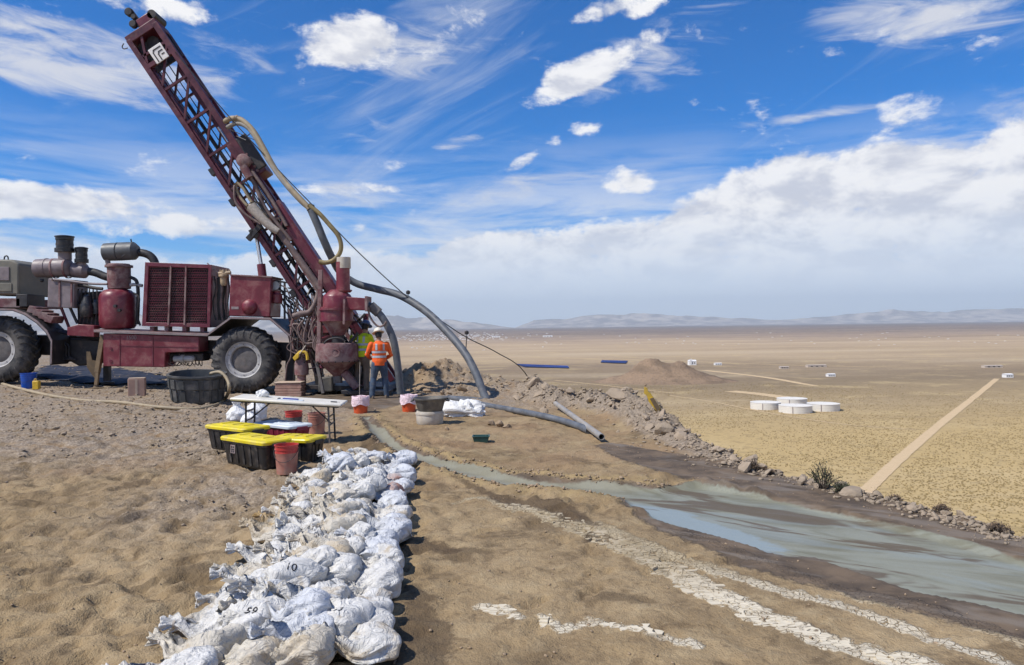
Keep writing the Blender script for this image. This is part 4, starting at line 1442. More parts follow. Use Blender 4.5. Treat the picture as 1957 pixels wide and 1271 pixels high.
# ---- mast
YM = RY + .95
Mb0, Mb1 = D(731, 742, YM), D(285, 72, YM)
ma = (Mb1 - Mb0).normalized()                 # up the mast
mp = Vector((ma.z, 0, -ma.x)).normalized()    # to the right
MW, MD = .45, .40
Lm = (Mb1 - Mb0).length


def MP(s_, p, y):                             # mast coordinates
    return Mb0 + ma * s_ + mp * p + Vector((0, y, 0))


mast = part(MB().bar(MP(0, -MW, -MD), MP(Lm, -MW, -MD), .15, .15, side=mp), 'mast', 'mast_maroon', bevel=.01)
mast['label'] = 'leaning maroon lattice mast'
for (p, y, w) in ((MW, -MD, .17), (-MW, MD, .13), (MW, MD, .13)):
    part(MB().bar(MP(0, p, y), MP(Lm, p, y), w, w, side=mp), 'mast_chord', 'mast_maroon', mast, bevel=.01)
nb = 10
bay = (Lm - .9) / nb
for i in range(nb):
    s0 = .3 + i * bay
    s1 = s0 + bay
    part(MB().bar(MP(s1, -MW, -MD), MP(s1, MW, -MD), .07), 'mast_rung', 'mast_maroon', mast)
    part(MB().bar(MP(s1 - .13, -MW, MD), MP(s1 - .13, MW, MD), .065), 'mast_rung', 'mast_maroon', mast)
    part(MB().bar(MP(s0 + .05, -MW, -MD), MP(s1 - .02, MW, -MD), .06), 'mast_brace', 'mast_maroon', mast)
    part(MB().bar(MP(s0 + .05, -MW, MD), MP(s1 - .1, MW * .9, MD), .055), 'mast_brace', 'mast_maroon', mast)
    for sd in (-1, 1):
        part(MB().bar(MP(s0, sd * MW, -MD), MP(s0 + bay / 2, sd * MW, MD), .05), 'mast_brace', 'mast_maroon', mast)
        part(MB().bar(MP(s0 + bay / 2, sd * MW, MD), MP(s1, sd * MW, -MD), .05), 'mast_brace', 'mast_maroon', mast)
# lower mast: extra lattice girder in front (slide rails)
for k, (pa, wd) in enumerate(((.10, .10), (.34, .07))):
    part(MB().bar(MP(1.0, pa, -MD - .10), MP(6.4 if k == 0 else 5.3, pa, -MD - .10), wd, .09, side=mp), 'slide_rail', 'dusty_maroon' if k == 0 else 'mast_maroon', mast)
for i in range(9):
    s0 = 2.0 + i * .42
    part(MB().bar(MP(s0, .10, -MD - .1), MP(s0 + .34, MW, -MD - .02), .05), 'mast_brace', 'mast_maroon', mast)
    part(MB().bar(MP(s0 + .34, MW, -MD - .02), MP(s0 + .42, .10, -MD - .1), .05), 'mast_brace', 'dusty_maroon', mast)
# maroon channel along the right chord, lower half
part(MB().bar(MP(2.2, MW + .03, -MD - .12), MP(6.15, MW + .03, -MD - .12), .21, .06, side=mp), 'channel', 'maroon_paint', mast, bevel=.008)
part(MB().bar(MP(2.2, MW + .15, -MD + .12), MP(6.15, MW + .15, -MD + .12), .05, .48, side=mp), 'channel_web', 'maroon_paint', mast, bevel=.008)
# feed cylinders, chains, cables inside the mast
part(MB().cyl(MP(5.6, .26, -.15), MP(9.0, .26, -.15), .035, n=12), 'feed_rod', 'chrome', mast)
part(MB().cyl(MP(1.5, .26, -.15), MP(5.7, .26, -.15), .075, n=14), 'feed_cylinder', 'dark_steel', mast)
part(MB().cyl(MP(1.5, -.16, .2), MP(10.3, -.16, .2), .05, n=10), 'drill_rod', 'dark_steel', mast)
for p in (-.36, -.22, .02, .40):
    part(MB().cyl(MP(.6, p, .1), MP(Lm - .4, p * .8, .1), .016, n=6), 'wire_rope', 'wire_dark', mast)
part(MB().bar(MP(1.2, MW * .55, .1), MP(Lm - 1.2, MW * .55, .1), .16, .2, side=mp), 'feed_beam', 'mast_maroon', mast)
part(MB().bar(MP(.4, -MW * .86, -MD + .15), MP(Lm - .6, -MW * .86, -MD + .15), .12, .25, side=mp), 'hose_tray', 'mast_maroon', mast)
# crown
cr_ = part(MB().obox(MP(Lm + .02, 0, 0), mp * (MW + .06), (0, MD + .06, 0), ma * .12), 'crown', 'mast_maroon', mast, bevel=.02)
part(MB().obox(MP(Lm + .28, .26, -.02), mp * .25, (0, .34, 0), ma * .15), 'crown_box', 'maroon_paint', mast, bevel=.03)
part(MB().cyl(MP(Lm + .32, .50, -.36), MP(Lm + .32, .50, .32), .13, n=20), 'crown_roller', 'dark_steel', mast)
part(MB().bar(MP(Lm - .95, -MW, -MD - .02), MP(Lm - .95, MW, -MD - .02), .12), 'crown_beam', 'mast_maroon', mast)
part(MB().bar(MP(Lm - .9, -MW * .9, -MD), MP(Lm - .1, -MW * .2, -MD), .07), 'crown_brace', 'mast_maroon', mast)
for p in (-.26, .05):
    part(MB().lathe(MP(Lm - .28, p, -.2), (0, 1, 0), [(0, .17), (.02, .19), (.04, .15), (.06, .15), (.08, .19), (.1, .17)], 22), 'sheave', 'dark_steel', mast)
part(MB().obox(MP(Lm - .45, 0, .25), mp * .5, (0, .04, 0), ma * .4), 'crown_plate', 'dark_steel', mast)
jb = part(MB().bar(MP(Lm + .14, .02, -.1), MP(Lm + .80, -.04, -.1) + Vector((-.03, 0, .10)), .09, .16), 'jib_arm', 'dark_steel', mast)
for (s_, p, r_) in ((.86, -.05, .12), (.50, -.14, .11), (.66, -.01, .08)):
    part(MB().lathe(MP(Lm + s_, p, -.2), (0, 1, 0), [(0, r_ * .8), (.02, r_), (.06, r_ * .8), (.10, r_ * .8), (.14, r_), (.16, r_ * .8)], 18), 'jib_sheave', 'dark_steel', mast)
part(MB().tube([MP(Lm - .03, -MW - .15, -.5), MP(Lm - .08, -MW - .24, -.5), MP(Lm - .16, -MW - .24, -.5), MP(Lm - .2, -MW - .13, -.5)], .015, 6), 'shackle', 'dark_steel', mast)
# maker's emblem plate on the crown
em_c = D(303, 102, YM - MD - .13)
ea, ep = ma, mp
emb = part(MB().obox(em_c, ep * .21, (0, .012, 0), ea * .24), 'emblem_plate', 'white_paint', mast, bevel=.03)


def ebar(p0, s0, p1, s1, w=.045):
    a = em_c + ep * p0 + ea * s0 + Vector((0, -.016, 0))
    bb = em_c + ep * p1 + ea * s1 + Vector((0, -.016, 0))
    part(MB().bar(a, bb, w, .008, side=ep.cross(Vector((0, 1, 0)))) if abs(s1 - s0) < .01 else MB().bar(a, bb, w, .008, side=ep), 'emblem_bar', 'black_print', emb)


for k, q in enumerate((0, .11)):
    ebar(-.12 + q, -.215, -.12 + q, .10 - q, .035)
    ebar(-.12 + q + .03, .145 - q, .16, .145 - q, .035)
    ebar(-.105 + q, .10 - q, -.075 + q, .140 - q, .035)
ebar(.06, -.075, .16, -.075, .03)
# rotary head
rh = part(MB().obox(MP(8.05 - .35, MW + .04, -.1), mp * .30, (0, .34, 0), ma * .62), 'rotary_head', 'mast_maroon', mast, bevel=.04)
part(MB().obox(MP(7.75, MW + .22, -.42), mp * .20, (0, .05, 0), ma * .56), 'head_cover', 'dark_steel', rh, bevel=.03)
for k in range(5):
    part(MB().cyl(MP(7.2 + .14 * k, MW + .12, -.45), MP(7.2 + .14 * k, MW + .12, -.50), .035, n=8), 'head_bolt', 'dusty_maroon', rh)
part(MB().lathe(D(465, 307, YM - MD - .25), (0, -1, 0), [(-.3, .17), (0, .19), (.05, .19), (.08, .14), (.10, .0)], 22), 'swivel_elbow', 'dusty_maroon', rh)
part(MB().cyl(D(465, 318, YM - MD - .25), D(478, 340, YM - MD - .25), .12, n=14), 'swivel_neck', 'dusty_maroon', rh)
# hoses lying in the mast below the head
for k, (path, r_, mt) in enumerate([
        ([(470, 325), (488, 355), (505, 395), (528, 425), (556, 460)], .055, 'hose_dusty'), ([(480, 325), (505, 360), (530, 400), (548, 432)], .05, 'hose_dusty'),
        ([(450, 350), (456, 372), (474, 395), (500, 420), (528, 440)], .04, 'hose_tan'), ([(452, 348), (466, 362), (480, 385), (505, 414)], .04, 'hose_tan'),
        ([(448, 352), (450, 385), (470, 410), (498, 428)], .035, 'hose_dusty'), ([(460, 346), (478, 360), (490, 384), (514, 416)], .03, 'hose_black')]):
    part(MB().tube(pl(path, YM - MD - .2 - .03 * k), r_, 10), 'mast_hose', mt, mast)
bw = part(MB().tube(pl([(478, 392), (496, 412), (516, 432), (532, 443)], YM - MD - .3), .14, 14, radii=(.17, .09)), 'wrapped_hose_bundle', 'rope_pale', mast)
part(MB().tube(pl([(530, 440), (556, 474), (590, 520), (612, 552)], YM - MD - .22), .09, 12), 'mast_hose', 'hose_dusty', mast)
for k in range(9):
    s0 = 2.3 + k * .5
    part(MB().tube([MP(s0, -.42, -.3), MP(s0 + .3, -.1, -.1), MP(s0 + .1, .2, -.2), MP(s0 + .5, .4, .1)], .025, 6), 'loose_hose', ('hose_black', 'hose_dusty')[k % 2], mast)
# small clamps and brackets down the mast's left side
for k in range(7):
    part(MB().obox(MP(1.6 + 1.05 * k, -MW - .10, -MD), mp * .06, (0, .10, 0), ma * .10), 'bracket', 'dark_steel', mast)
# raising cylinder
rc = part(MB().cyl(D(489, 445, YM - .3), D(500, 512, YM - .3), .055, n=16), 'raising_rod', 'chrome', mast)
part(MB().cyl(D(499, 505, YM - .3), D(512, 610, YM - .3), .12, n=18), 'raising_cylinder', 'maroon_paint', mast)
part(MB().cyl(D(486, 448, YM - .55), D(486, 448, YM + .3), .12, n=14), 'trunnion', 'dark_steel', mast)
part(MB().bar(D(474, 458, YM - .5), D(498, 432, YM - .5), .14), 'trunnion_arm', 'dark_steel', mast)

# ---- rear end: controls, breakout table, drill floor
pp('drill_floor', 'dark_steel', [(575, 735), (740, 740), (745, 748), (575, 744)], RY - .2, RY + 1.7)
pp('rear_frame', 'maroon_paint', [(545, 620), (620, 628), (632, 700), (560, 690)], RY + .9, RY + 1.3, bevel=.03)
pp('control_bank', 'dusty_maroon', [(566, 622), (622, 618), (626, 645), (570, 648)], RY - .1, RY + .3, bevel=.02)
for k in range(7):
    part(MB().bar(D(572 + 7 * k, 622, RY - .12), D(570 + 7.5 * k, 606, RY - .2), .02), 'control_lever', 'dark_steel')
pp('red_bracket', 'red_paint', [(596, 624), (628, 622), (630, 636), (596, 638)], RY - .25, RY - .1)
pp('rear_frame', 'maroon_paint', [(620, 634), (640, 633), (645, 668), (622, 670)], RY - .05, RY + .2)
rh_ = random.Random(3)
for k in range(34):
    u0, v0_ = rh_.uniform(548, 612), rh_.uniform(560, 625)
    u1, v1_ = rh_.uniform(560, 628), rh_.uniform(630, 700)
    um, vm_ = (u0 + u1) / 2 + rh_.uniform(-30, 22), max(v0_, v1_) + rh_.uniform(-30, 18)
    yq = RY + rh_.uniform(-.25, .5)
    part(MB().tube(pl([(u0, v0_), ((u0 + um) / 2 + rh_.uniform(-12, 12), (v0_ + vm_) / 2), (um, vm_), (u1, v1_)], yq), rh_.choice((.016, .02, .028)), 7), 'hydraulic_hose', rh_.choice(('hose_dusty', 'hose_dusty', 'hose_black', 'dusty_maroon')))
part(MB().tube(pl([(560, 606), (575, 600), (592, 596), (604, 576), (608, 556)], RY - .2), .11, 12, radii=(.10, .06)), 'thick_hose', 'hose_dusty')
for k in range(8):
    part(MB().tube(pl([(572 + 5 * k + rh_.uniform(-8, 8), 604 + rh_.uniform(0, 18)), (566 + 6 * k + rh_.uniform(-10, 10), 630 + rh_.uniform(-8, 8)), (580 + 4 * k + rh_.uniform(-12, 12), 650 + rh_.uniform(-10, 22)), (600 + 3 * k, 650 + rh_.uniform(-8, 12))], RY - .3 - .02 * k), rh_.choice((.014, .02, .026)), 7), 'hydraulic_hose', 'hose_dusty')
# leg with yellow hood and hook
lg_ = part(MB().lathe(D(577, 746, RY - .1), (0, 0, 1), [(0, .16), (.04, .17), (.05, .12), (.42, .12), (.44, .19), (.62, .20), (.8, .18), (.9, .13)], 18), 'rear_jack', 'dusty_maroon')
part(MB().tube(pl([(564, 688), (570, 676), (578, 672), (586, 676), (588, 688)], RY - .25), .045, 8), 'yellow_strap', 'yellow_paint', lg_)
pp('yellow_hook', 'yellow_paint', [(559, 684), (566, 676), (572, 676), (570, 684), (563, 690)], RY - .34, RY - .28, lg_)
part(MB().cyl(D(570, 680, RY - .3), D(596, 645, RY - .2), .018, n=8), 'hook_cable', 'rope_pale')
part(MB().tube(pl([(555, 640), (556, 680), (548, 700), (544, 738)], RY - .15), .02, 8), 'hydraulic_hose', 'hose_dusty')
pp('rear_post', 'dark_steel', [(546, 660), (562, 660), (558, 745), (544, 745)], RY + .6, RY + .9)
pp('rear_post', 'dark_steel', [(590, 655), (606, 655), (620, 742), (604, 744)], RY + .4, RY + .6)
part(MB().bar(D(690, 742, RY + .2), D(700, 600, RY + .6), .14), 'rear_post', 'maroon_paint')
for k in range(4):
    part(MB().bar(D(676, 600 + 26 * k, RY + .5), D(698, 622 + 26 * k, RY + .5), .06), 'rear_brace', 'dark_steel')
    part(MB().bar(D(698, 600 + 26 * k, RY + .5), D(676, 622 + 26 * k, RY + .5), .06), 'rear_brace', 'dark_steel')
part(MB().cyl(D(680, 740, RY + .6), D(668, 690, RY + .6), .14, n=16), 'casing', 'dark_steel')
pp('mud_block', 'mud_rubber', [(608, 722), (634, 720), (636, 748), (608, 750)], RY - .3, RY + .1, bevel=.03)

pp('step_plate', 'dark_steel', [(652, 746), (742, 748), (742, 756), (652, 754)], RY - 1.0, RY - .2)
# ---- cyclone and sample splitter
YC = RY - .75
pxm = YC / F0


def cyc(u, v, prof, name, material, parent=None, n=30, Y=None):
    return part(MB().lathe(D(u, v, Y or YC), (0, 0, 1), [(h * pxm, r * pxm) for (h, r) in prof], n), name, material, parent)


cy = cyc(645, 590, [(0, 28.5), (0, 31), (3, 31), (3, 27.5), (22, 27), (26, 25), (35, 14), (36, 13)], 'cyclone', 'red_paint')
cy['label'] = 'dusty red cyclone with exhaust stack and conical hopper'
cyc(656, 556, [(-3, 14), (0, 16.5), (2, 16.5), (2, 13), (55, 12.6)], 'exhaust_stack', 'red_paint', cy)
cyc(657, 504, [(-9, 13.2), (1, 13.1), (6, 13.2), (12, 13.0), (12, 11), (4, 10.5)], 'stack_top', 'mud_white', cy)
pp('inlet_duct', 'red_paint', [(662, 567), (700, 570), (700, 593), (662, 592)], YC - .25, YC + .25, cy, bevel=.015)
pp('inlet_flange', 'dusty_maroon', [(697, 566), (702, 566), (702, 595), (697, 595)], YC - .30, YC + .30, cy, bevel=.008)
cyc(644, 612, [(-2, 30), (-2, 33), (1, 33), (1, 30.5), (19, 30.5), (19, 33.5), (22, 33.5), (22, 28)], 'lower_drum', 'maroon_paint', cy)
cyc(645, 641, [(0, 13), (2, 14), (29, 30)], 'hopper_cone', 'dusty_maroon', cy)
cyc(646, 658, [(0, 15), (3, 15), (3, 11.5), (17, 11.5), (18, 13)], 'hopper_neck', 'dark_steel', cy)
sp_ = cyc(645, 692, [(0, 37), (1, 40), (4, 41), (30, 40), (35, 38.5), (36, 34), (37, 12)], 'splitter_drum', 'dusty_maroon', cy)
cyc(645, 719, [(0, 9), (2, 10), (27, 36)], 'splitter_cone', 'dusty_maroon', cy, n=8)
cyc(646, 732, [(0, 8), (0, 8.5), (14, 9)], 'spout', 'hub_dirt', cy, n=14)
q = D(640, 674, YC - .62)
part(MB().lathe(q + Vector((0, .1, 0)), (0, -1, 0), [(0, .13), (.06, .12), (.06, .08), (.03, .07), (.03, 0)], 18), 'inspection_port', 'dusty_maroon', sp_)
for k in range(10):
    a = -math.pi / 2 + (k - 4.5) * .3
    part(MB().cyl(D(645, 690, YC) + Vector((math.cos(a) * .6, math.sin(a) * .6, 0)), D(645, 690, YC) + Vector((math.cos(a) * .63, math.sin(a) * .63, 0)), .02, n=6), 'flange_bolt', 'dark_steel', sp_)
ch_ = part(MB().prism([D(650, 716, YC - .12), D(662, 708, YC - .12), D(688, 738, YC - .12), D(676, 746, YC - .12)], (0, .26, 0)), 'sample_chute', 'dusty_maroon', cy, bevel=.01)
part(MB().tube(pl([(624, 668), (620, 656), (630, 648), (648, 646), (660, 652)], YC - .45), .025, 8), 'splitter_pipe', 'dark_steel', cy)
part(MB().bar(D(668, 655, YC), D(684, 636, YC + .1), .07), 'splitter_arm', 'dark_steel', cy)
po = part(MB().bar(D(613, 516, YC + .05), D(609, 690, YC + .05), .11), 'support_post', 'dusty_maroon', cy, bevel=.01)
part(MB().bar(D(605, 690, YC - .05), D(618, 752, YC - .1), .085), 'support_leg', 'hub_dirt', cy, bevel=.01)
part(MB().bar(D(690, 700, YC), D(684, 750, YC + .1), .06), 'support_leg', 'hub_dirt', cy, bevel=.01)
for v in (588, 606):
    part(MB().bar(D(612, v, YC), D(628, v, YC), .06), 'post_clamp', 'maroon_paint', cy)
for (u, va, vb) in ((658, 572, 620),):
    part(MB().bar(D(u, va, YC - .43), D(u - 1, vb, YC - .48), .05), 'clamp_bar', 'dusty_maroon', cy)
part(MB().bar(D(612, 650, YC + .1), D(640, 640, RY + .1), .09), 'cyclone_arm', 'maroon_paint', cy)
part(MB().bar(D(614, 700, YC + .1), D(640, 704, RY + .1), .09), 'cyclone_arm', 'maroon_paint', cy)
for k in range(6):
    part(MB().tube(pl([(604 + 2 * k, 640 + 4 * k), (598 + 3 * k, 660), (606 + 3 * k, 672 + 2 * k), (618 + k, 664)], YC + .2), .02, 7), 'hydraulic_hose', 'hose_dusty', cy)
part(MB().tube(pl([(676, 716), (682, 700), (690, 690), (694, 712), (688, 742)], YC + .2), .05, 8), 'drain_hose', 'hose_black', cy)
# thin stream of sample water falling into the bucket
st_ = part(MB().tube([D(688, 692, YC - .5), D(687.5, 720, YC - .55), D(687, 764, YC - .6)], .007, 6), 'drip_line', 'rope_pale', cy)

# hoses leaving the rig
def hose(path, r, name, material, label, Y=None, n=14, cat='hose', sub=8):
    o = MB().tube(pl(path, Y), r, n, sub=sub).build(name, material)
    center_origin(o)
    return tag(o, label, cat)


hm1 = part(MB().tube(pl([(430, 232, 21.4), (444, 226, 21.2), (464, 231, 21.1), (484, 250, 21.0), (502, 280, 20.9), (527, 325, 20.8), (560, 365, 20.6), (588, 395, 20.5), (597, 406, 20.5)], YM), .075, 12, sub=8), 'mast_loop_hose', 'hose_tan', mast)
part(MB().tube(pl([(434, 244, 21.3), (452, 236, 21.15), (472, 243, 21.05), (490, 266, 20.95), (512, 306, 20.85), (545, 352, 20.65), (580, 390, 20.55), (598, 400, 20.5)], YM), .06, 12, sub=8), 'mast_loop_hose', 'hose_mud', mast)
for (a, bb) in (((440, 248), (488, 268)), ((452, 260), (470, 268)), ((470, 262), (482, 252))):
    part(MB().cyl(D(a[0], a[1], 21.1), D(bb[0], bb[1], 21.0), .012, n=6), 'tie_wire', 'wire_dark', mast)
part(MB().tube(pl([(590, 392), (610, 408), (630, 430), (646, 450), (652, 470), (648, 486), (636, 498), (622, 502), (610, 500)], 20.45), .062, 12, sub=8), 'yellow_loop_hose', 'hose_yellow', mast)
part(MB().bar(D(588, 404, 20.45), D(600, 392, 20.45), .06), 'hose_clamp', 'dark_steel', mast)
for k, (u, v) in enumerate(((447, 227), (452, 226), (457, 228), (462, 230))):
    part(MB().lathe(D(u, v, 21.15) - Vector((.02, 0, 0)), (1, 0, -.3), [(0, .08), (.0, .095), (.04, .095), (.04, .08)], 14, cap=False), 'hose_band', 'brass_dusty', mast)

hose([(594, 400, 20.5), (607, 430, 20.5), (620, 462, 20.55), (636, 496, 20.8), (652, 522, 21.2), (682, 542, 21.3), (722, 553, 21.2), (765, 565, 21.0), (815, 596, 20.6), (860, 640, 20.1), (890, 677, 19.7), (910, 715, 19.4), (924, 752, 19.2), (930, 764.5, 19.1), (922, 768, 18.95), (890, 765.5, 18.95), (848, 764, 19.0), (800, 766, 19.0)], .105, 'discharge_hose', 'hose_grey', 'thick grey discharge hose arching from the mast down to the ground')
hb4 = part(MB().tube(pl([(700, 581), (712, 589), (726, 601), (740, 622), (752, 650), (759, 690), (764, 735), (766, 752)], YC - .05), .10, 14, sub=8), 'cyclone_hose', 'hose_grey', cy)
part(MB().tube(pl([(708, 584), (717, 592), (724, 598)], YC - .05), .135, 14), 'hose_coupling', 'hub_dirt', cy)
part(MB().tube(pl([(704, 586), (706, 602), (714, 616), (724, 624), (734, 621), (738, 614)], YC - .2), .028, 8), 'safety_chain', 'hose_dusty', cy)
# guy wire with two hangers
gw = empty('guy_wire', G(1004, 748), 'thin dark guy wire running from the mast down past the hose', 'wire')
gpts = pl([(335, 100, 20.9), (430, 214, 20.9), (520, 312, 20.8), (603, 398, 20.6), (690, 487, 20.6), (780, 569, 20.8), (840, 611, 21.2), (892, 645, 21.8), (950, 674, 22.8), (1003, 712, 24.2)], 21)
gpts.append(Vector((gpts[-1].x + .9, gpts[-1].y + .9, hz(gpts[-1].x + .9, gpts[-1].y + .9) - .05)))
MB().tube(gpts, .016, 6).build('cable', 'wire_dark', root=gw)
for (ua, va, ub, vb, Y) in ((780, 569, 782, 578, 20.85), (892, 646, 890, 674, 21.0)):
    hg = MB().cyl(D(ua, va - 5, Y), D(ub, vb, Y), .014, n=6).build('hanger', 'wire_dark', root=gw)
    MB().lathe(D(ua, va - 6, Y), (0, 0, 1), [(0, .02), (.03, .06), (.09, .06), (.12, .02)], 10).build('clip', 'dark_steel', root=gw, parent=hg)

# ================================================================== people
def remeshed(mb, voxel, smooth_it=2, name='body'):
    me = mb.mesh(name, smooth=False)
    ob = bpy.data.objects.new(name, me)
    link(ob)
    r_ = ob.modifiers.new('r', 'REMESH')
    r_.mode = 'VOXEL'
    r_.voxel_size = voxel
    s_ = ob.modifiers.new('s', 'SMOOTH')
    s_.factor = .5
    s_.iterations = smooth_it
    dg = bpy.context.evaluated_depsgraph_get()
    out = bpy.data.meshes.new_from_object(ob.evaluated_get(dg))
    bpy.data.objects.remove(ob)
    out.polygons.foreach_set('use_smooth', [True] * len(out.polygons))
    return out


def loft(mb, secs, n=16):
    """secs: (centre, half-width vector, half-depth vector)"""
    loops = []
    for c_, a, b_ in secs:
        c_, a, b_ = Vector(c_), Vector(a), Vector(b_)
        loops.append([c_ + a * math.cos(2 * math.pi * i / n) + b_ * math.sin(2 * math.pi * i / n) for i in range(n)])
    mb.ring_strip(loops)


def limb(mb, pts, rad, n=12):
    P_ = [Vector(p) for p in pts]
    loops = []
    for i, p in enumerate(P_):
        d = (P_[min(i + 1, len(P_) - 1)] - P_[max(i - 1, 0)])
        a, b_ = frame_of(d)
        loops.append([p + (a * math.cos(2 * math.pi * k / n) + b_ * math.sin(2 * math.pi * k / n)) * rad[i] for k in range(n)])
    mb.ring_strip(loops)
    # ball the ends
    for p, r_ in ((P_[0], rad[0]), (P_[-1], rad[-1])):
        mb.lathe(p - Vector((0, 0, r_)), (0, 0, 1), [(r_ * (1 - math.cos(t_)), max(1e-3, r_ * math.sin(t_))) for t_ in np.linspace(0, math.pi, 7)], 10)


def hand(mb, wrist, d, nrm, s_=1.0, curl=.7):
    """palm and five fingers; d: direction of the fingers, nrm: back of the hand"""
    d, nrm = Vector(d).normalized(), Vector(nrm).normalized()
    sd = d.cross(nrm).normalized()
    nrm = sd.cross(d).normalized()
    w = Vector(wrist)
    loft(mb, [(w, sd * .028 * s_, nrm * .022 * s_), (w + d * .04 * s_, sd * .040 * s_, nrm * .017 * s_), (w + d * .095 * s_, sd * .042 * s_, nrm * .014 * s_)], 10)
    for k, ln in enumerate((.066, .074, .070, .054)):
        b0 = w + d * .085 * s_ + sd * ((k - 1.5) * .0205 * s_)
        p1 = b0 + (d * math.cos(curl * .5) - nrm * math.sin(curl * .5)) * ln * .5 * s_
        p2 = p1 + (d * math.cos(curl * 1.3) - nrm * math.sin(curl * 1.3)) * ln * .32 * s_
        p3 = p2 + (d * math.cos(curl * 1.9) - nrm * math.sin(curl * 1.9)) * ln * .25 * s_
        limb(mb, [b0, p1, p2, p3], [.0095 * s_, .009 * s_, .0085 * s_, .007 * s_], 8)
    t0 = w + d * .03 * s_ - sd * .034 * s_
    t1 = t0 + (d * .7 - sd * .6 - nrm * .3).normalized() * .035 * s_
    t2 = t1 + (d * .9 - sd * .1 - nrm * .45).normalized() * .03 * s_
    limb(mb, [t0 + sd * .01, t1, t2], [.012 * s_, .011 * s_, .0085 * s_], 8)


def person(loc, face, label, top_mat, leg_mat, hat_mat, J, hgt=1.78, boots='boot_leather'):
    """face: heading of the figure's front; J: joints in the figure's frame (x right, y front, z up)"""
    root = empty('person', loc, label, 'person')
    k = hgt / 1.78
    rot = Matrix.Rotation(face, 3, 'Z')

    def L(p):
        return Vector(loc) + rot @ (Vector(p) * k)

    def V(p):
        return rot @ (Vector(p) * k)

    def put(name, mesh_, material, parent=None):
        mesh_.materials.clear()
        mesh_.materials.append(MATS[material])
        mesh_.transform(Matrix.Translation(-Vector(loc)))
        o = bpy.data.objects.new(name, mesh_)
        link(o)
        o.parent = parent or root
        return o

    hip, chest, neck, head = J['hip'], J['chest'], J['neck'], J['head']
    tw = J.get('twist', 0.0)
    ct, st_ = math.cos(tw), math.sin(tw)
    SX, SY = Vector((ct, st_, 0)), Vector((-st_, ct, 0))       # shoulder axes
    hip, chest, neck, head = map(Vector, (hip, chest, neck, head))
    mid = hip.lerp(chest, .5)

    def torso(mb, e=0.0, lo=0.0):
        loft(mb, [(L(hip + Vector((0, 0, -.06 - lo))), V((.150 + e * 1.9, 0, 0)), V((0, .110 + e * 1.6, 0))), (L(hip), V((.168 + e, 0, 0)), V((0, .125 + e, 0))),
                  (L(hip.lerp(mid, .6)), V((.158 + e, 0, 0)), V((0, .110 + e, 0))), (L(mid), V(SX * (.162 + e)), V(SY * (.112 + e))),
                  (L(chest + Vector((0, 0, -.06))), V(SX * (.185 + e)), V(SY * (.125 + e))), (L(chest + Vector((0, 0, .06))), V(SX * (.182 + e)), V(SY * (.112 + e))),
                  (L(chest.lerp(neck, .62)), V(SX * (.12 + e * .7)), V(SY * (.085 + e * .6))), (L(neck + Vector((0, 0, -.02))), V(SX * (.065 + e * .3)), V(SY * (.065 + e * .3)))])

    def legs(mb, e=0.0, low=None):
        for s_ in (0, 1):
            kn, an = Vector(J['knee'][s_]), Vector(J['ankle'][s_])
            h_ = hip + Vector(((.085 if s_ else -.085), 0, -.06))
            an2 = an if low is None else kn.lerp(an, low)
            limb(mb, [L(h_), L(h_.lerp(kn, .5)), L(kn), L(kn.lerp(an, .35)), L(an2)], [(.098 + e) * k, (.085 + e) * k, (.064 + e) * k, (.061 + e) * k, (.045 + e * 1.3) * k], 14)

    def arms(mb, e=0.0, upto=1.0):
        for s_ in (0, 1):
            sh = chest + SX * (.20 if s_ else -.20) + Vector((0, 0, .055))
            el, wr = Vector(J['elbow'][s_]), Vector(J['wrist'][s_])
            limb(mb, [L(sh), L(sh.lerp(el, .5)), L(el), L(el.lerp(wr, .5 * upto)), L(el.lerp(wr, upto))], [(.062 + e) * k, (.052 + e) * k, (.044 + e) * k, (.042 + e) * k, (.030 + e) * k], 12)

    mb = MB()
    torso(mb, -.008)
    legs(mb, -.006)
    arms(mb, -.004)
    limb(mb, [L(neck + Vector((0, 0, -.06))), L(neck.lerp(head, .55))], [.062 * k, .056 * k])
    hd = Vector(J.get('look', (0, 1, 0))).normalized()
    hs = Vector((hd.y, -hd.x, 0)).normalized()
    hu = hs.cross(hd).normalized()
    # head: skull, jaw, nose, ears
    for (c_, a, b_, h_) in ((head + hu * .035 - hd * .012, .076, .094, .105), (head - hu * .035 + hd * .022, .060, .068, .085)):
        secs = []
        for t_ in np.linspace(.08, math.pi - .08, 9):
            secs.append((L(c_ - hu * (h_ * math.cos(t_))), V(hs * a * math.sin(t_)), V(hd * b_ * math.sin(t_))))
        loft(mb, secs, 16)
    limb(mb, [L(head + hd * .078 + hu * .012), L(head + hd * .098 - hu * .022)], [.010 * k, .015 * k], 8)
    limb(mb, [L(head + hd * .07 - hu * .058 - hs * .018), L(head + hd * .07 - hu * .058 + hs * .018)], [.010 * k, .010 * k], 8)
    for s_ in (-1, 1):
        limb(mb, [L(head + hs * .078 * s_ + hu * .02), L(head + hs * .078 * s_ - hu * .025)], [.014 * k, .010 * k], 8)
    for s_ in (0, 1):
        wr, el = Vector(J['wrist'][s_]), Vector(J['elbow'][s_])
        hand(mb, L(wr), V(Vector(J['finger'][s_])), V(Vector(J['back'][s_])), k)
        ankle = Vector(J['ankle'][s_])
        fd = Vector(J['toe'][s_])
        limb(mb, [L(ankle), L(ankle + Vector((0, 0, -.05)) + fd * .02), L(ankle + Vector((0, 0, -.055)) + fd * .13)], [.04 * k, .04 * k, .033 * k], 10)
    body = put('body', remeshed(mb, .011, 2), 'skin')
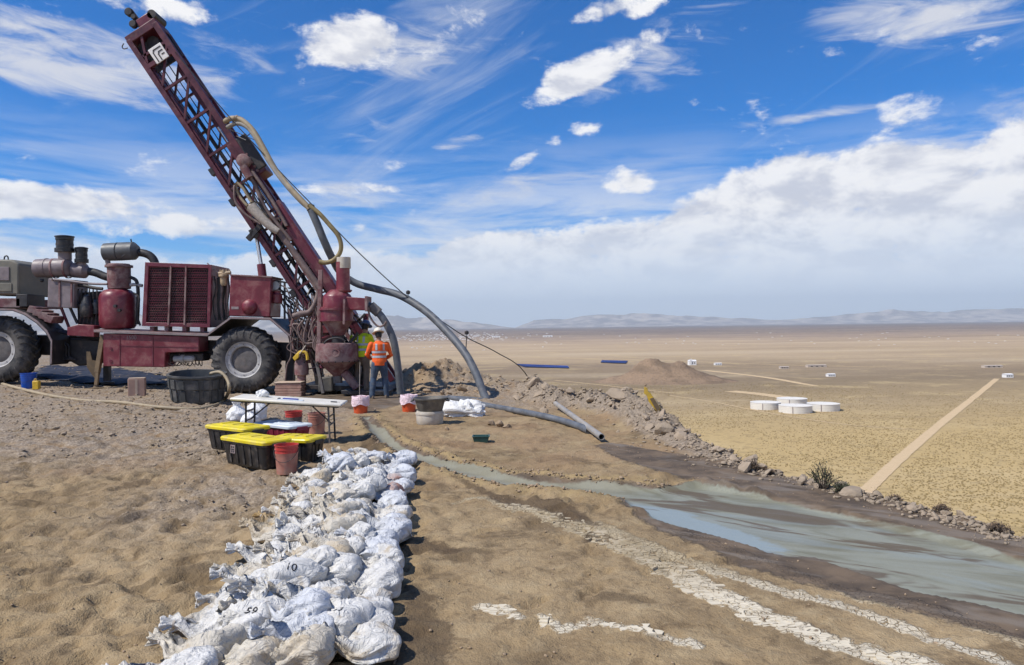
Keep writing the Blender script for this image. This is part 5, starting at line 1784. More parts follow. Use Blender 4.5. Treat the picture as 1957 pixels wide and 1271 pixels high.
    # eyes
    for s_ in (-1, 1):
        e_ = MB().lathe(L(head + hd * .066 + hu * .022 + hs * .030 * s_), V(hd), [(0, .012), (.008, .011), (.013, .006), (.015, .0005)], 10)
        e_.build('eye', 'black_print', root=root, parent=body)
    # clothing
    mb = MB()
    legs(mb, .020, 1.06)
    loft(mb, [(L(hip + Vector((0, 0, -.14))), V((.155, 0, 0)), V((0, .11, 0))), (L(hip + Vector((0, 0, -.02))), V((.176, 0, 0)), V((0, .134, 0))), (L(hip + Vector((0, 0, .10))), V((.166, 0, 0)), V((0, .120, 0)))])
    put('trousers', remeshed(mb, .013, 2), leg_mat)
    mb = MB()
    torso(mb, .020, J.get('hem', .02))
    arms(mb, .014, J.get('sleeve', .9))
    shirt = put('hi_vis_shirt', remeshed(mb, .013, 2), top_mat)
    bvh = BVHTree.FromPolygons([v.co + Vector(loc) for v in shirt.data.vertices], [p.vertices[:] for p in shirt.data.polygons])

    def wrap(path_fn, w, name='reflective_band'):
        """strip of tape hugging the shirt"""
        vs, fs = [], []
        for i in range(41):
            c_, dr, up = path_fn(i / 40)
            row = []
            for q in (-.5, .5):
                o_ = c_ + up * w * q
                hit = bvh.ray_cast(o_ + dr * .5, -dr, .6)
                row.append((hit[0] + dr * .006) if hit[0] is not None else None)
            vs.append(row)
        mb_ = MB()
        for a, bb in zip(vs[:-1], vs[1:]):
            if None in a or None in bb:
                continue
            if max((a[0] - bb[0]).length, (a[1] - bb[1]).length) > .09:
                continue
            o_ = (a[0] + bb[0]) / 2
            mb_.add([a[0], a[1], bb[1], bb[0]], [(0, 1, 2, 3)])
        if mb_.v:
            mb_.build(name, 'reflective_grey', root=root, parent=shirt)

    for zz in J['bands']:
        cc = hip.lerp(chest, zz)

        def ring(t_, cc=cc):
            a = 2 * math.pi * t_
            return L(cc), V(SX * math.cos(a) + SY * math.sin(a)).normalized(), Vector((0, 0, 1))
        wrap(ring, .055 * k)
    for s_ in (-1, 1):
        def stripe(t_, s_=s_):
            cc = hip.lerp(chest, .75 + .45 * t_) + SX * .095 * s_
            return L(cc), V(-SY), V(SX)
        wrap(stripe, .05 * k)
    mb = MB()
    for s_ in (0, 1):
        ankle, fd = Vector(J['ankle'][s_]), Vector(J['toe'][s_]).normalized()
        sd_ = Vector((fd.y, -fd.x, 0))
        loops = []
        b_ = MB()
        loft(b_, [(L(ankle + fd * .05 - Vector((0, 0, .095))), V(sd_ * .052), V(fd * .145)), (L(ankle + fd * .05 - Vector((0, 0, .06))), V(sd_ * .054), V(fd * .148)),
                  (L(ankle + fd * .03 - Vector((0, 0, .03))), V(sd_ * .050), V(fd * .11)), (L(ankle + fd * .0 + Vector((0, 0, .0))), V(sd_ * .046), V(fd * .062)), (L(ankle + Vector((0, 0, .06))), V(sd_ * .044), V(fd * .052))], 18)
        b_.build('boot', boots, root=root, parent=None)
    # hard hat
    hc = L(head + hu * .065 - hd * .01)
    ax = V(hu).normalized()
    hb_ = MB()
    loft(hb_, [(hc + ax * h_ * k, V(hs) * r_ * 1.0, V(hd) * r_ * 1.14) for (h_, r_) in ((0, .112), (.03, .114), (.07, .106), (.10, .086), (.122, .055), (.130, .012))], 24)
    hat = hb_.build('hard_hat', hat_mat, root=root)
    br = MB()
    loft(br, [(hc + V(hd) * .018 - ax * .004, V(hs) * .150, V(hd) * .185), (hc + V(hd) * .018 + ax * .006, V(hs) * .155, V(hd) * .190), (hc + V(hd) * .01 + ax * .016, V(hs) * .116, V(hd) * .13)], 28)
    br.build('brim', hat_mat, root=root, parent=hat)
    rg_ = MB()
    limb(rg_, [hc + ax * .118 * k + V(hd) * .09 - ax * .02, hc + ax * .134 * k, hc + ax * .118 * k - V(hd) * .09 - ax * .02], [.012, .015, .012], 8)
    rg_.build('hat_ridge', hat_mat, root=root, parent=hat)
    # hair or neck shade under the hat
    hr = MB()
    loft(hr, [(L(head - hd * .022 - hu * .075), V(hs * .066), V(hd * .072)), (L(head - hd * .022 - hu * .02), V(hs * .083), V(hd * .088)), (L(head - hd * .014 + hu * .05), V(hs * .088), V(hd * .100))], 18)
    hr.build('hair', 'hair_black', root=root)
    return root


p1 = GH(726, 761)
JO = dict(hip=(0, 0, .96), chest=(0, .03, 1.33), neck=(0, .05, 1.50), head=(-.01, .08, 1.625), look=(-.25, 1, -.35), twist=0.12,
          knee=[(-.15, .05, .52), (.14, .06, .52)], ankle=[(-.20, -.03, .095), (.17, .04, .095)], toe=[(-.35, 1, 0), (.3, 1, 0)],
          elbow=[(-.31, .08, 1.12), (.31, .06, 1.10)], wrist=[(-.20, .30, 1.02), (.16, .30, 1.00)], finger=[(.5, .8, -.2), (-.5, .8, -.2)], back=[(-.4, .3, .8), (.4, .3, .8)],
          bands=(.30, .62), hem=.06, sleeve=.85)
person(p1, R(14), 'person in orange high visibility shirt, jeans and pale hard hat, back turned', 'hivis_orange', 'denim', 'hat_white', JO, 1.80)
p2 = GH(698, 755)
p2 = D(692, 746.9, 20.0)
p2 = Vector((D(692, 700, 20.35).x, 20.35, p2.z + .002))
JY = dict(hip=(0, 0, .97), chest=(.02, .07, 1.33), neck=(.03, .12, 1.50), head=(.04, .17, 1.63), look=(.15, 1, -.45), twist=-.2,
          knee=[(-.13, .06, .52), (.12, .02, .52)], ankle=[(-.15, -.02, .095), (.13, -.05, .095)], toe=[(-.2, 1, 0), (.25, 1, 0)],
          elbow=[(-.36, .18, 1.30), (.28, .18, 1.10)], wrist=[(-.42, .30, 1.50), (.20, .38, 1.08)], finger=[(-.1, .5, .8), (-.2, .9, .1)], back=[(-.4, -.5, .5), (.3, 0, .9)],
          bands=(.22, .60), hem=.05, sleeve=.5)
person(p2, R(-12), 'person in lime yellow high visibility shirt and blue hard hat reaching for the rig', 'hivis_lime', 'khaki_cloth', 'hat_blue', JY, 1.86)

# ================================================================== sample bags
def cell_noise(a, b_, n, rg, period=True):
    """distance to the nearest of n random points: sharp creases where two cells meet"""
    pa, pb = rg.uniform(0, 1, n), rg.uniform(-.05, 1.05, n)
    best = np.full(np.broadcast(a, b_).shape, 9.0)
    for k in range(n):
        da = np.abs(a - pa[k])
        da = np.minimum(da, 1 - da)
        best = np.minimum(best, np.hypot(da * 2.0, (b_ - pb[k]) * 1.25))
    return best * math.sqrt(n)


def make_bag(seed, L_=.60, W_=.20, Hh=.105, neck_up=.03, lean=0.0):
    rg = np.random.default_rng(seed)
    NS, NT_ = 60, 60
    s_ = np.linspace(0, 1, NS)[:, None]
    th = np.linspace(0, 2 * np.pi, NT_, endpoint=False)[None, :]
    q = np.clip(s_ / .16, 0, 1)
    cap = np.sqrt(np.clip(1 - (1 - q) ** 2.4, 0, 1))
    f0 = rg.uniform(.42, .56)
    fw = sstep(s_, f0, .86)                       # the cloth narrows to the neck
    fh = sstep(s_, f0 - .22, .70)                 # and lies slack before it does
    fr_ = sstep(s_, .86, 1.0)
    wid = np.maximum(cap * (1 - .90 * fw) + fr_ * .20, .03)
    hei = np.maximum(cap * (1 - .80 * fh) + fr_ * .28, .04)
    ph, kf = rg.uniform(0, 6.28), int(rg.integers(5, 9))
    nth = np.cos(th) * 1.5 + 10 + seed * 3.1
    nty = np.sin(th) * 1.5 + 20 + 0 * s_
    big = fbm(nth + 0 * s_, nty + s_ * 3.0, seed, 2) - .5
    warp = (fbm(nth * 1.4 + s_, nty * 1.4 + s_ * 2, seed + 9, 2) - .5)
    ta = (th / (2 * np.pi) + warp * .10) % 1.0
    c1 = cell_noise(ta, s_ * .8 + warp * .12, 16, rg)
    c2 = cell_noise(ta, s_ * .55 + warp * .10, 46, rg)
    fold = 1 - np.abs(np.sin(th * kf / 2 + ph + big * 4.0 + s_ * 1.6)) * 2
    fold2 = 1 - np.abs(np.sin(th * (kf + 3) / 2 + ph * 2 + warp * 7.0)) * 2
    A = .05 + .20 * sstep(s_, .16, .60) + .10 * sstep(s_, .7, .9)
    mul = 1 + A * fold + A * .45 * fold2 + big * .34 + (c1 - 1.0) * .17 * (1 - .4 * fr_) + (c2 - 1.0) * .095
    cs, sn = np.cos(th), np.sin(th)
    y_ = W_ * wid * (.35 + .65 * mul) * np.sign(cs) * np.abs(cs) ** .86
    z_ = Hh * hei * np.where(sn > 0, mul * 1.08, .75) * np.sign(sn) * np.abs(sn) ** .74
    x_ = -L_ * .42 + L_ * s_ + big * .06 + 0 * th
    # slack folds standing proud on the narrowing part
    slack = sstep(s_, .30, .58) * (1 - sstep(s_, .80, .92))
    z_ = z_ + slack * np.clip(sn, 0, 1) * (.062 * np.maximum(fold, 0) + .040 * np.maximum(fold2, 0))
    cz = Hh * .75 * (1 - fh) + fh * (neck_up * sstep(s_, .5, .9) + .022)
    z_ = z_ + cz
    x_ = x_ - lean * fw * L_ * .55
    y_ = y_ + rg.uniform(-.12, .12) * fw
    z_ = np.maximum(z_, .002 + .004 * np.abs(fold))
    co = np.stack([x_, y_, z_], -1).reshape(-1, 3)
    fs = []
    for i in range(NS - 1):
        for j in range(NT_):
            k = (j + 1) % NT_
            fs.append((i * NT_ + j, (i + 1) * NT_ + j, (i + 1) * NT_ + k, i * NT_ + k))
    fs.append(tuple(range(NT_)))
    fs.append(tuple(range((NS - 1) * NT_ + NT_ - 1, (NS - 1) * NT_ - 1, -1)))
    mb = MB()
    mb.add(co.tolist(), fs)
    me = mb.mesh('bag_cloth', angle=180)
    C3 = co.reshape(NS, NT_, 3)
    i0 = int(.865 * (NS - 1))
    c_ = C3[i0].mean(0)
    r_ = np.linalg.norm(C3[i0] - c_, axis=1).mean()
    tb = MB()
    tb.lathe(c_, C3[i0 + 2].mean(0) - C3[i0 - 2].mean(0), [(-.010, r_ * .9), (-.008, r_ * 1.14), (.008, r_ * 1.14), (.010, r_ * .9)], 14, cap=False)
    return me, tb.mesh('tie')


VAR = [make_bag(100 + i, .58 + .03 * (i % 3), .185 + .012 * (i % 4), .098 + .012 * ((i * 3) % 4), .03 + .06 * (i % 3)) for i in range(14)]
VAR += [make_bag(200 + i, .56, .20, .12, .20, .95) for i in range(4)]       # neck standing up
BAGM = {}


def bag_mesh(v, m_):
    if (v, m_) not in BAGM:
        a = VAR[v][0].copy()
        a.materials.clear()
        a.materials.append(MATS[m_])
        b_ = VAR[v][1]
        if not b_.materials:
            b_.materials.append(MATS['rope_pale'])
        BAGM[(v, m_)] = (a, b_)
    return BAGM[(v, m_)]


LAB = {
    'bag_white': 'white cloth sample bag tied at the neck, lying in the long pile of bags',
    'bag_cream': 'cream coloured cloth sample bag with dirt marks, lying in the long pile of bags',
    'bag_ochre': 'cloth sample bag with ochre yellow stains, lying in the long pile of bags',
    'bag_shade_tint': 'shade-tinted white cloth sample bag along the pile edge facing the mud stream',
    'bag_rusty': 'cloth sample bag with rust red stain in the pile of bags',
}
rb_ = random.Random(21)
bag_list = []


def put_bag(x, y, z, yaw, pitch, v, m_, label=None, scale=1.0, roll=0.0):
    a, b_ = bag_mesh(v, m_)
    o = bpy.data.objects.new('sample_bag', None)
    link(o)
    o.location = (x, y, z)
    o.rotation_euler = (roll, pitch, yaw)
    o.scale = (scale, scale, scale)
    o.empty_display_size = .1
    tag(o, label or LAB[m_], 'bag', None if label else 'sample bags in the long pile')
    c1 = link(bpy.data.objects.new('bag_cloth', a))
    c1.parent = o
    c2 = link(bpy.data.objects.new('tie', b_))
    c2.parent = o
    bag_list.append((o, c1, v))
    return o


ORD = ['first', 'second', 'third', 'fourth', 'fifth', 'sixth', 'seventh', 'eighth', 'ninth', 'tenth', 'eleventh', 'twelfth', 'thirteenth', 'fourteenth', 'fifteenth', 'sixteenth', 'seventeenth', 'eighteenth', 'nineteenth', 'twentieth', 'twenty-first', 'twenty-second', 'twenty-third', 'twenty-fourth']
KIND = {'bag_white': 'white cloth sample bag', 'bag_cream': 'cream cloth sample bag', 'bag_ochre': 'ochre stained sample bag', 'bag_shade_tint': 'shade-tinted white sample bag', 'bag_rusty': 'rust stained sample bag'}
NROW, NCOL = 24, 4
CW = ['outermost away from the stream', 'third in from the stream side', 'second in from the stream side', 'outermost on the stream side']
for i in range(NROW):
    t_ = i / (NROW - 1)
    y0 = 3.85 + 6.0 * t_
    xl = -1.82 - .86 * t_
    xr = -.74 - .66 * t_
    for c in range(NCOL):
        x = xl + (xr - xl) * (c + .5) / NCOL + rb_.uniform(-.05, .05)
        y = y0 + rb_.uniform(-.07, .07) + (.14 if c % 2 else 0)
        if t_ > .9 and c == 0:
            continue
        if c == NCOL - 1:
            m_ = 'bag_shade_tint' if rb_.random() < .7 else 'bag_white'
            if .62 < t_ < .76:
                m_ = 'bag_rusty' if rb_.random() < .5 else 'bag_shade_tint'
            if t_ < .2:
                m_ = 'bag_white'
        elif c == NCOL - 2:
            m_ = rb_.choice(('bag_white', 'bag_white', 'bag_shade_tint', 'bag_cream'))
        else:
            m_ = rb_.choice(('bag_white', 'bag_cream', 'bag_cream', 'bag_white', 'bag_ochre'))
            if t_ < .3:
                m_ = rb_.choice(('bag_white', 'bag_white', 'bag_white', 'bag_cream'))
        v = rb_.randrange(14)
        if c == 0 and rb_.random() < .2:
            v = 14 + rb_.randrange(4)
        yaw = math.pi + rb_.uniform(-.5, .5)
        if c == NCOL - 1 and rb_.random() < .4:
            yaw += rb_.uniform(-.9, .3)
        lay = (.0, .045, .06, .03)[c] + .02 * (i % 2)
        lb = '%s, %s row from the totes end, %s' % (KIND[m_], ORD[NROW - 1 - i], CW[c])
        o = put_bag(x, y, hz(x, y) - .012 + lay, yaw, rb_.uniform(-.16, .0) if c else rb_.uniform(-.05, .05), v, m_, lb, rb_.uniform(.68, .86), rb_.uniform(-.18, .18))
        o['group'] = 'sample bags in the long pile'
# looser bags lying on top of the others
NT2 = 20
for i in range(NT2):
    t_ = (i + .5) / NT2
    y = 4.2 + 5.3 * t_
    fx = rb_.uniform(.18, .78)
    x = (-1.92 - .78 * t_) * (1 - fx) + (-.70 - .74 * t_) * fx
    m_ = rb_.choice(('bag_white', 'bag_cream', 'bag_white', 'bag_shade_tint'))
    o = put_bag(x, y, hz(x, y) + .11, math.pi + rb_.uniform(-1.1, .9), rb_.uniform(-.1, .12), rb_.randrange(14), m_, '%s lying on top of the pile, %s from the totes end' % (KIND[m_], ORD[NT2 - 1 - i]), rb_.uniform(.62, .80), rb_.uniform(-.2, .2))
    o['group'] = 'sample bags on top of the pile'
nm1 = put_bag(-1.60, 4.42, hz(-1.60, 4.42) + .09, math.pi - .45, -.05, 15, 'bag_white', 'large white peaked sample bag with 59 written on it', .95)
nm2 = put_bag(-1.50, 5.00, hz(-1.50, 5.00) + .09, math.pi - .9, -.02, 14, 'bag_white', 'large white upright sample bag with a long fold and number 10', .95)
nm3 = put_bag(-1.05, 4.30, hz(-1.05, 4.30) + .09, math.pi - .3, -.05, 3, 'bag_white', 'plump white sample bag with number 53 on its side', .85)
ex1 = put_bag(-1.72, 3.70, hz(-1.72, 3.70), math.pi + .1, 0, 5, 'bag_white', 'white sample bag with a paper tag, lying apart at the end of the pile', .8)


def write_on(bag, cloth, body, size, off):
    """number written on the cloth: lettering laid on the bag's surface"""
    me = text_mesh(body, size, 'number', 'black_print')
    src = cloth.data
    bv = BVHTree.FromPolygons([v.co for v in src.vertices], [p.vertices[:] for p in src.polygons])
    dr = Vector((-.15, -.75, .65))
    rz = bag.rotation_euler.z
    dl = Matrix.Rotation(-rz, 3, 'Z') @ Vector((0.0, -.72, .70)).normalized()
    rt = Matrix.Rotation(-rz, 3, 'Z') @ Vector((1, 0, 0))
    up = dl.cross(rt).normalized()
    up = -up if up.z < 0 else up
    cen = Vector((-.05, 0, .08))
    for vv in me.vertices:
        p = cen + rt * (vv.co.x + off[0]) + up * (vv.co.y + off[1])
        h_ = bv.ray_cast(p + dl * .6, -dl, 1.2)
        vv.co = (h_[0] + dl * .003) if h_[0] is not None else p
    o = link(bpy.data.objects.new('number', me))
    o.parent = cloth
    return o


for bag, body, off in ((nm1, '59', (.02, .0)), (nm2, '10', (.02, -.02)), (nm3, '53', (0, 0))):
    cl = [c1 for (o, c1, v) in bag_list if o is bag][0]
    write_on(bag, cl, body, .075, off)
for (o, c1, v) in bag_list[5:30:8]:
    write_on(o, c1, rb_.choice(('12', '47', '31', '28')), .042, (0, 0))
tgm = MB().box((-.035, -.05, 0), (.035, .05, .002)).mesh('paper_tag')
tgm.materials.append(MATS['white_paint'])
for (bg_, lx, ly, lz, rz) in ((ex1, .30, .10, .02, .5), (nm1, .22, -.05, .26, 1.0), (bag_list[9][0], .25, .03, .12, .3), (bag_list[22][0], .28, -.02, .10, .9), (bag_list[41][0], .24, .02, .12, .2)):
    o = link(bpy.data.objects.new('paper_tag', tgm))
    o.parent = bg_
    o.location = (lx, ly, lz)
    o.rotation_euler = (.5, -.4, rz)

# ================================================================== table, totes, buckets and the rest of the camp
def thing(name, loc, label, cat, group=None):
    return empty(name, loc, label, cat, group)


# ---- folding table
tb_h = .64
A = G(652, 773, tb_h)
Bv = D(439, 760, A.y - .12)
ex = (Bv - A)
tl = ex.length
ex.normalize()
ey = Vector((-ex.y, ex.x, 0)).normalized()
if ey.y < 0:
    ey = -ey
ez = ex.cross(ey).normalized()
ez = ez if ez.z > 0 else -ez
tw_ = .70
tc = A + ex * tl / 2 + ey * tw_ / 2
tbz = hz(tc.x, tc.y)
table = thing('folding_table', (tc.x, tc.y, tbz), 'long cream folding table with dark metal legs beside the totes', 'table')
top = MB().obox(tc - ez * .022, ex * tl / 2, ey * tw_ / 2, ez * .022).build('tabletop', 'table_white', root=table, bevel=.018)
MB().obox(tc - ez * .055, ex * (tl / 2 - .05), ey * (tw_ / 2 - .05), ez * .010).build('table_frame', 'dark_steel', root=table)
for s_ in (-1, 1):
    foot_z = []
    for t_ in (-1, 1):
        tp = tc + ex * (s_ * (tl / 2 - .22)) + ey * (t_ * (tw_ / 2 - .10)) + Vector((0, 0, -.05))
        ft = tp + ex * (s_ * .02) + Vector((0, 0, 0))
        ft.z = hz(ft.x, ft.y) - .01
        MB().cyl(tp, ft, .016, n=10).build('leg', 'dark_steel' if s_ > 0 or t_ > 0 else 'hub_dirt', root=table)
    a = tc + ex * (s_ * (tl / 2 - .21)) + Vector((0, 0, -.36))
    MB().cyl(a - ey * (tw_ / 2 - .1), a + ey * (tw_ / 2 - .1), .012, n=8).build('cross_bar', 'dark_steel', root=table)
    b_ = tc + ex * (s_ * .30) + Vector((0, 0, -.06))
    MB().cyl(a, b_, .011, n=8).build('brace', 'dark_steel', root=table)
    a2 = tc + ex * (s_ * (tl / 2 - .21)) + Vector((0, 0, -.22))
    MB().cyl(a2 - ey * (tw_ / 2 - .1), a2 + ey * (tw_ / 2 - .1), .012, n=8).build('cross_bar', 'dark_steel', root=table)


def crumple(c_, size, seed, name, material, label, cat, flat=.7, root=None, n=28):
    """crumpled sheet or sack: a folded closed surface"""
    vs, fs = [], []
    N, M_ = n, int(n * .6)
    for i in range(M_ + 1):
        ph = math.pi * i / M_
        for j in range(N):
            th = 2 * math.pi * j / N
            d = np.array([math.sin(ph) * math.cos(th), math.sin(ph) * math.sin(th), math.cos(ph)])
            a = fbm(np.array([d[0] * 1.3 + seed]), np.array([d[1] * 1.3 + d[2] * 1.9]), seed, 3)[0]
            b2 = abs(fbm(np.array([d[0] * 2.6 + 7 + d[2]]), np.array([d[1] * 2.6 - d[2] * 2]), seed + 9, 3)[0] - .5)
            r_ = .62 + .75 * a - .9 * b2
            z_ = d[2] * size[2] * r_
            vs.append((c_[0] + d[0] * size[0] * r_, c_[1] + d[1] * size[1] * r_, c_[2] + max(z_, -size[2] * .45)))
    for i in range(M_):
        for j in range(N):
            k = (j + 1) % N
            fs.append((i * N + j, (i + 1) * N + j, (i + 1) * N + k, i * N + k))
    o = MB().add(vs, fs).build(name, material, angle=55)
    mn = min(v[2] for v in vs)
    o.location.z += c_[2] - mn if root is None else 0
    center_origin(o)
    tag(o, label, cat)
    return o


pt = D(491, 749, (A.y + Bv.y) / 2 + .75)
pt = tc + ex * (tl * .27) + ey * .05
crumple((pt.x, pt.y, pt.z - .004), (.11, .085, .085), 3, 'crumpled_paper', 'sack_plastic', 'crumpled white paper on the folding table', 'paper')
pt = tc - ex * (tl * .02) - ey * .17
st0 = empty('marker_tray', (pt.x, pt.y, pt.z), 'narrow blue striped tray lying on the folding table', 'tray')
MB().obox(pt + ez * .006, ex * .20, ey * .06, ez * .006).build('tray', 'pale_blue_lid', root=st0, bevel=.003)
MB().obox(pt + ez * .020, ex * .12, ey * .035, ez * .008).build('blue_marker', 'blue_print', root=st0, bevel=.006)
MB().obox(pt + ex * .18 + ez * .016, ex * .015, ey * .05, ez * .006).build('clip', 'black_plastic', root=st0)
pt = tc - ex * (tl * .40) - ey * .12
sc_ = empty('black_knife', (pt.x, pt.y, pt.z), 'small black knife lying on the folding table', 'knife')
MB().obox(pt + Vector((.02, 0, .008)), ex * .05, ey * .012, (0, 0, .008)).build('knife_handle', 'black_plastic', root=sc_, bevel=.004)
MB().obox(pt - ex * .07 + Vector((.02, 0, .006)), ex * .03, ey * .007, (0, 0, .002)).build('blade', 'chrome', root=sc_)


# ---- totes
def tote(C0, dirL, L_, W_, Hh, body_mat, lid_mat, label, name='storage_tote'):
    """C0: near corner on the ground; long side along dirL, short side turned right of it, away from the camera"""
    dL = Vector((dirL[0], dirL[1], 0)).normalized()
    dW = Vector((dL.y, -dL.x, 0))
    if dW.y < 0:
        dW = -dW
    C0 = Vector((C0[0], C0[1], 0))
    cen = C0 + dL * L_ / 2 + dW * W_ / 2
    z0 = hz(cen.x, cen.y) - .005
    root = thing(name, (cen.x, cen.y, z0), label, 'storage box')

    def rr(z, inset, rad=.06, n=5, ribs=0.0):
        pts = []
        hl, hw = L_ / 2 - inset, W_ / 2 - inset
        for (sx, sy, a0) in ((1, 1, 0), (-1, 1, 90), (-1, -1, 180), (1, -1, 270)):
            for i in range(n + 1):
                a = R(a0 + 90 * i / n)
                pts.append(cen + dL * (sx * (hl - rad) + math.cos(a) * rad) + dW * (sy * (hw - rad) + math.sin(a) * rad) + Vector((0, 0, z0 + z)))
        return pts
    mb = MB()
    mb.ring_strip([rr(0, .055), rr(.015, .045), rr(Hh * .80, .012), rr(Hh * .82, .0), rr(Hh * .90, .0), rr(Hh * .92, .010), rr(Hh, .008)])
    body = mb.build('tub', body_mat, root=root, angle=30)
    # vertical ribs moulded in the long and short sides
    for (n_, axis, half, other, oh) in ((5, dL, L_ / 2, dW, W_ / 2), (3, dW, W_ / 2, dL, L_ / 2)):
        for sd in (-1, 1):
            for i in range(n_):
                f = (i + .5) / n_ * 2 - 1
                base = cen + axis * (f * (half - .12)) + other * (sd * (oh - .040)) + Vector((0, 0, z0 + .03))
                tp = cen + axis * (f * (half - .10)) + other * (sd * (oh - .012)) + Vector((0, 0, z0 + Hh * .80))
                MB().bar(base, tp, .05, .018, side=axis).build('rib', body_mat, root=root, parent=body)
    lid = MB()
    h = Hh
    lid.ring_strip([rr(h - .035, -.018, .07), rr(h - .002, -.022, .07), rr(h + .014, -.010, .07), rr(h + .020, .03, .06), rr(h + .012, .055, .06), rr(h + .012, .08, .05), rr(h + .026, .10, .05), rr(h + .028, .14, .05)])
    ld = lid.build('lid', lid_mat, root=root, angle=40)
    for f in (-.5, 0, .5):
        MB().bar(cen + dL * (f * L_ * .55) - dW * (W_ / 2 - .13) + Vector((0, 0, z0 + h + .030)), cen + dL * (f * L_ * .55) + dW * (W_ / 2 - .13) + Vector((0, 0, z0 + h + .030)), .05, .012).build('lid_rib', lid_mat, root=root, parent=ld)
    for sd in (-1, 1):
        MB().obox(cen + dL * (sd * (L_ / 2 + .015)) + Vector((0, 0, z0 + h * .86)), dL * .022, dW * .10, (0, 0, .03)).build('handle', body_mat, root=root, bevel=.008)
    return root, cen, dL, dW, z0


c0 = G(505, 903)
tA = tote((c0.x, c0.y), (-.79, .61), 1.0, .42, .36, 'black_plastic', 'yellow_plastic', 'black storage tote with yellow lid and white sticker, nearest the red bucket')
root, cen, dL, dW, z0 = tA
stp = cen - dW * (.21 - .012) + dL * .22 + Vector((0, 0, z0 + .22))
sk = MB().obox(stp - dW * .006, dL * .055, dW * .002, (0, 0, .055)).build('sticker', 'pale_grey_edge', root=root)
for (a, b2, w_, h_) in ((-.022, .028, .016, .012), (.022, .028, .012, .014), (0, -.004, .040, .008), (-.020, -.032, .014, .012), (.022, -.032, .014, .012)):
    MB().obox(stp - dW * .0095 + dL * a + Vector((0, 0, b2)), dL * w_, dW * .001, (0, 0, h_)).build('sticker_print', 'black_print', root=root, parent=sk)
tote((-3.86, 10.66), (-.79, .55), .95, .45, .35, 'black_plastic', 'yellow_plastic', 'black storage tote with yellow lid, standing beside the white sacks')
tote((-2.80, 10.14), (-.95, .32), .66, .46, .35, 'black_plastic', 'yellow_plastic', 'short black storage tote with yellow lid in front of the red cooler box')
tote((-3.40, 11.32), (-.80, .60), .92, .42, .33, 'dark_red_plastic', 'pale_blue_lid', 'dark red storage tote with pale blue lid under the folding table edge')


# ---- buckets
def bucket(u, v, r, h, material, label, rim=None, liner=None, name='bucket', stain=None, loc=None, handle=True):
    p = GH(u, v) if loc is None else Vector(loc)
    p = Vector((p.x, p.y + r * .8, 0))
    p.z = hz(p.x, p.y) - .006
    root = thing(name, p, label, 'bucket')
    rt = r
    pr = [(0, .86 * rt), (.006, .87 * rt), (h * .72, .965 * rt), (h * .725, 1.0 * rt), (h * .75, 1.0 * rt), (h * .755, .97 * rt), (h * .83, .975 * rt), (h * .835, 1.02 * rt), (h * .86, 1.02 * rt), (h * .865, .98 * rt), (h * .965, .99 * rt), (h * .97, 1.05 * rt), (h, 1.05 * rt), (h, .96 * rt), (h * .5, .92 * rt), (h * .08, .84 * rt)]
    split = 2 if stain else None
    if stain:
        MB().lathe(p, (0, 0, 1), pr[:4] + [(h * .5, .90 * rt)], 30).build('lower_wall', stain, root=root)
        MB().lathe(p, (0, 0, 1), pr[3:] , 30).build('body', material, root=root)
    else:
        MB().lathe(p, (0, 0, 1), pr, 30).build('body', material, root=root)
    if handle:
        pts = [p + Vector((math.cos(a) * rt * 1.06, -abs(math.sin(a)) * rt * 1.10, h * (.86 - .42 * math.sin(a)))) for a in np.linspace(0, math.pi, 9)]
        MB().tube(pts, .004, 6, sub=3).build('handle', 'wire_dark', root=root)
    if liner:
        vs = []
        n = 40
        loops = []
        for (zz, rr, am) in ((h * .98, .90, .01), (h * 1.03, 1.02, .03), (h * 1.00, 1.13, .05), (h * .80, 1.16, .07), (h * .60, 1.14, .09), (h * .52, 1.17, .10)):
            lo = []
            for i in range(n):
                a = 2 * math.pi * i / n
                k = rr + am * math.sin(a * 9 + zz * 20) * .7 + am * .6 * math.sin(a * 5 + 2 + zz * 33)
                lo.append(p + Vector((math.cos(a) * rt * k, math.sin(a) * rt * k, zz + am * .5 * math.sin(a * 4 + 1) * .5)))
            loops.append(lo)
        MB().ring_strip(loops, cap=False).build('bag_liner', liner, root=root, angle=70)
    return root


bucket(543, 910, .145, .37, 'red_plastic', 'red plastic bucket with a muddy lower half next to the sample bags', stain='red_plastic_faded')
bucket(558, 826, .150, .36, 'red_plastic', 'red bucket with a grey muddy wall between the pale blue lid and the table leg', stain='hub_dirt')
bucket(602, 831, .150, .36, 'red_plastic_faded', 'faded red bucket covered in dried mud under the folding table')
bucket(687, 790, .165, .38, 'orange_plastic', 'orange bucket with a pink plastic liner under the cyclone', liner='liner_pink', handle=False)
bucket(780, 788, .165, .37, 'orange_plastic', 'orange bucket with a pink plastic liner beside the grey rubber tub', liner='liner_pink', handle=False)
bucket(48, 744, .20, .42, 'blue_plastic', 'bright blue bucket standing by the big tyre')
# yellow jug beside it
p = GH(70, 745)
jg = thing('oil_jug', (p.x, p.y, hz(p.x, p.y) - .005), 'small dirty yellow jug beside the blue bucket', 'jug')
z0 = jg.location.z
MB().obox((p.x, p.y, z0 + .12), (.085, 0, 0), (0, .06, 0), (0, 0, .12)).build('body', 'yellow_paint', root=jg, bevel=.02)
MB().cyl((p.x + .03, p.y, z0 + .235), (p.x + .03, p.y, z0 + .29), .025, n=12).build('cap', 'black_plastic', root=jg)
MB().tube([(p.x - .06, p.y, z0 + .23), (p.x - .05, p.y, z0 + .28), (p.x + .0, p.y, z0 + .28), (p.x + .01, p.y, z0 + .23)], .012, 8).build('handle', 'yellow_paint', root=jg)
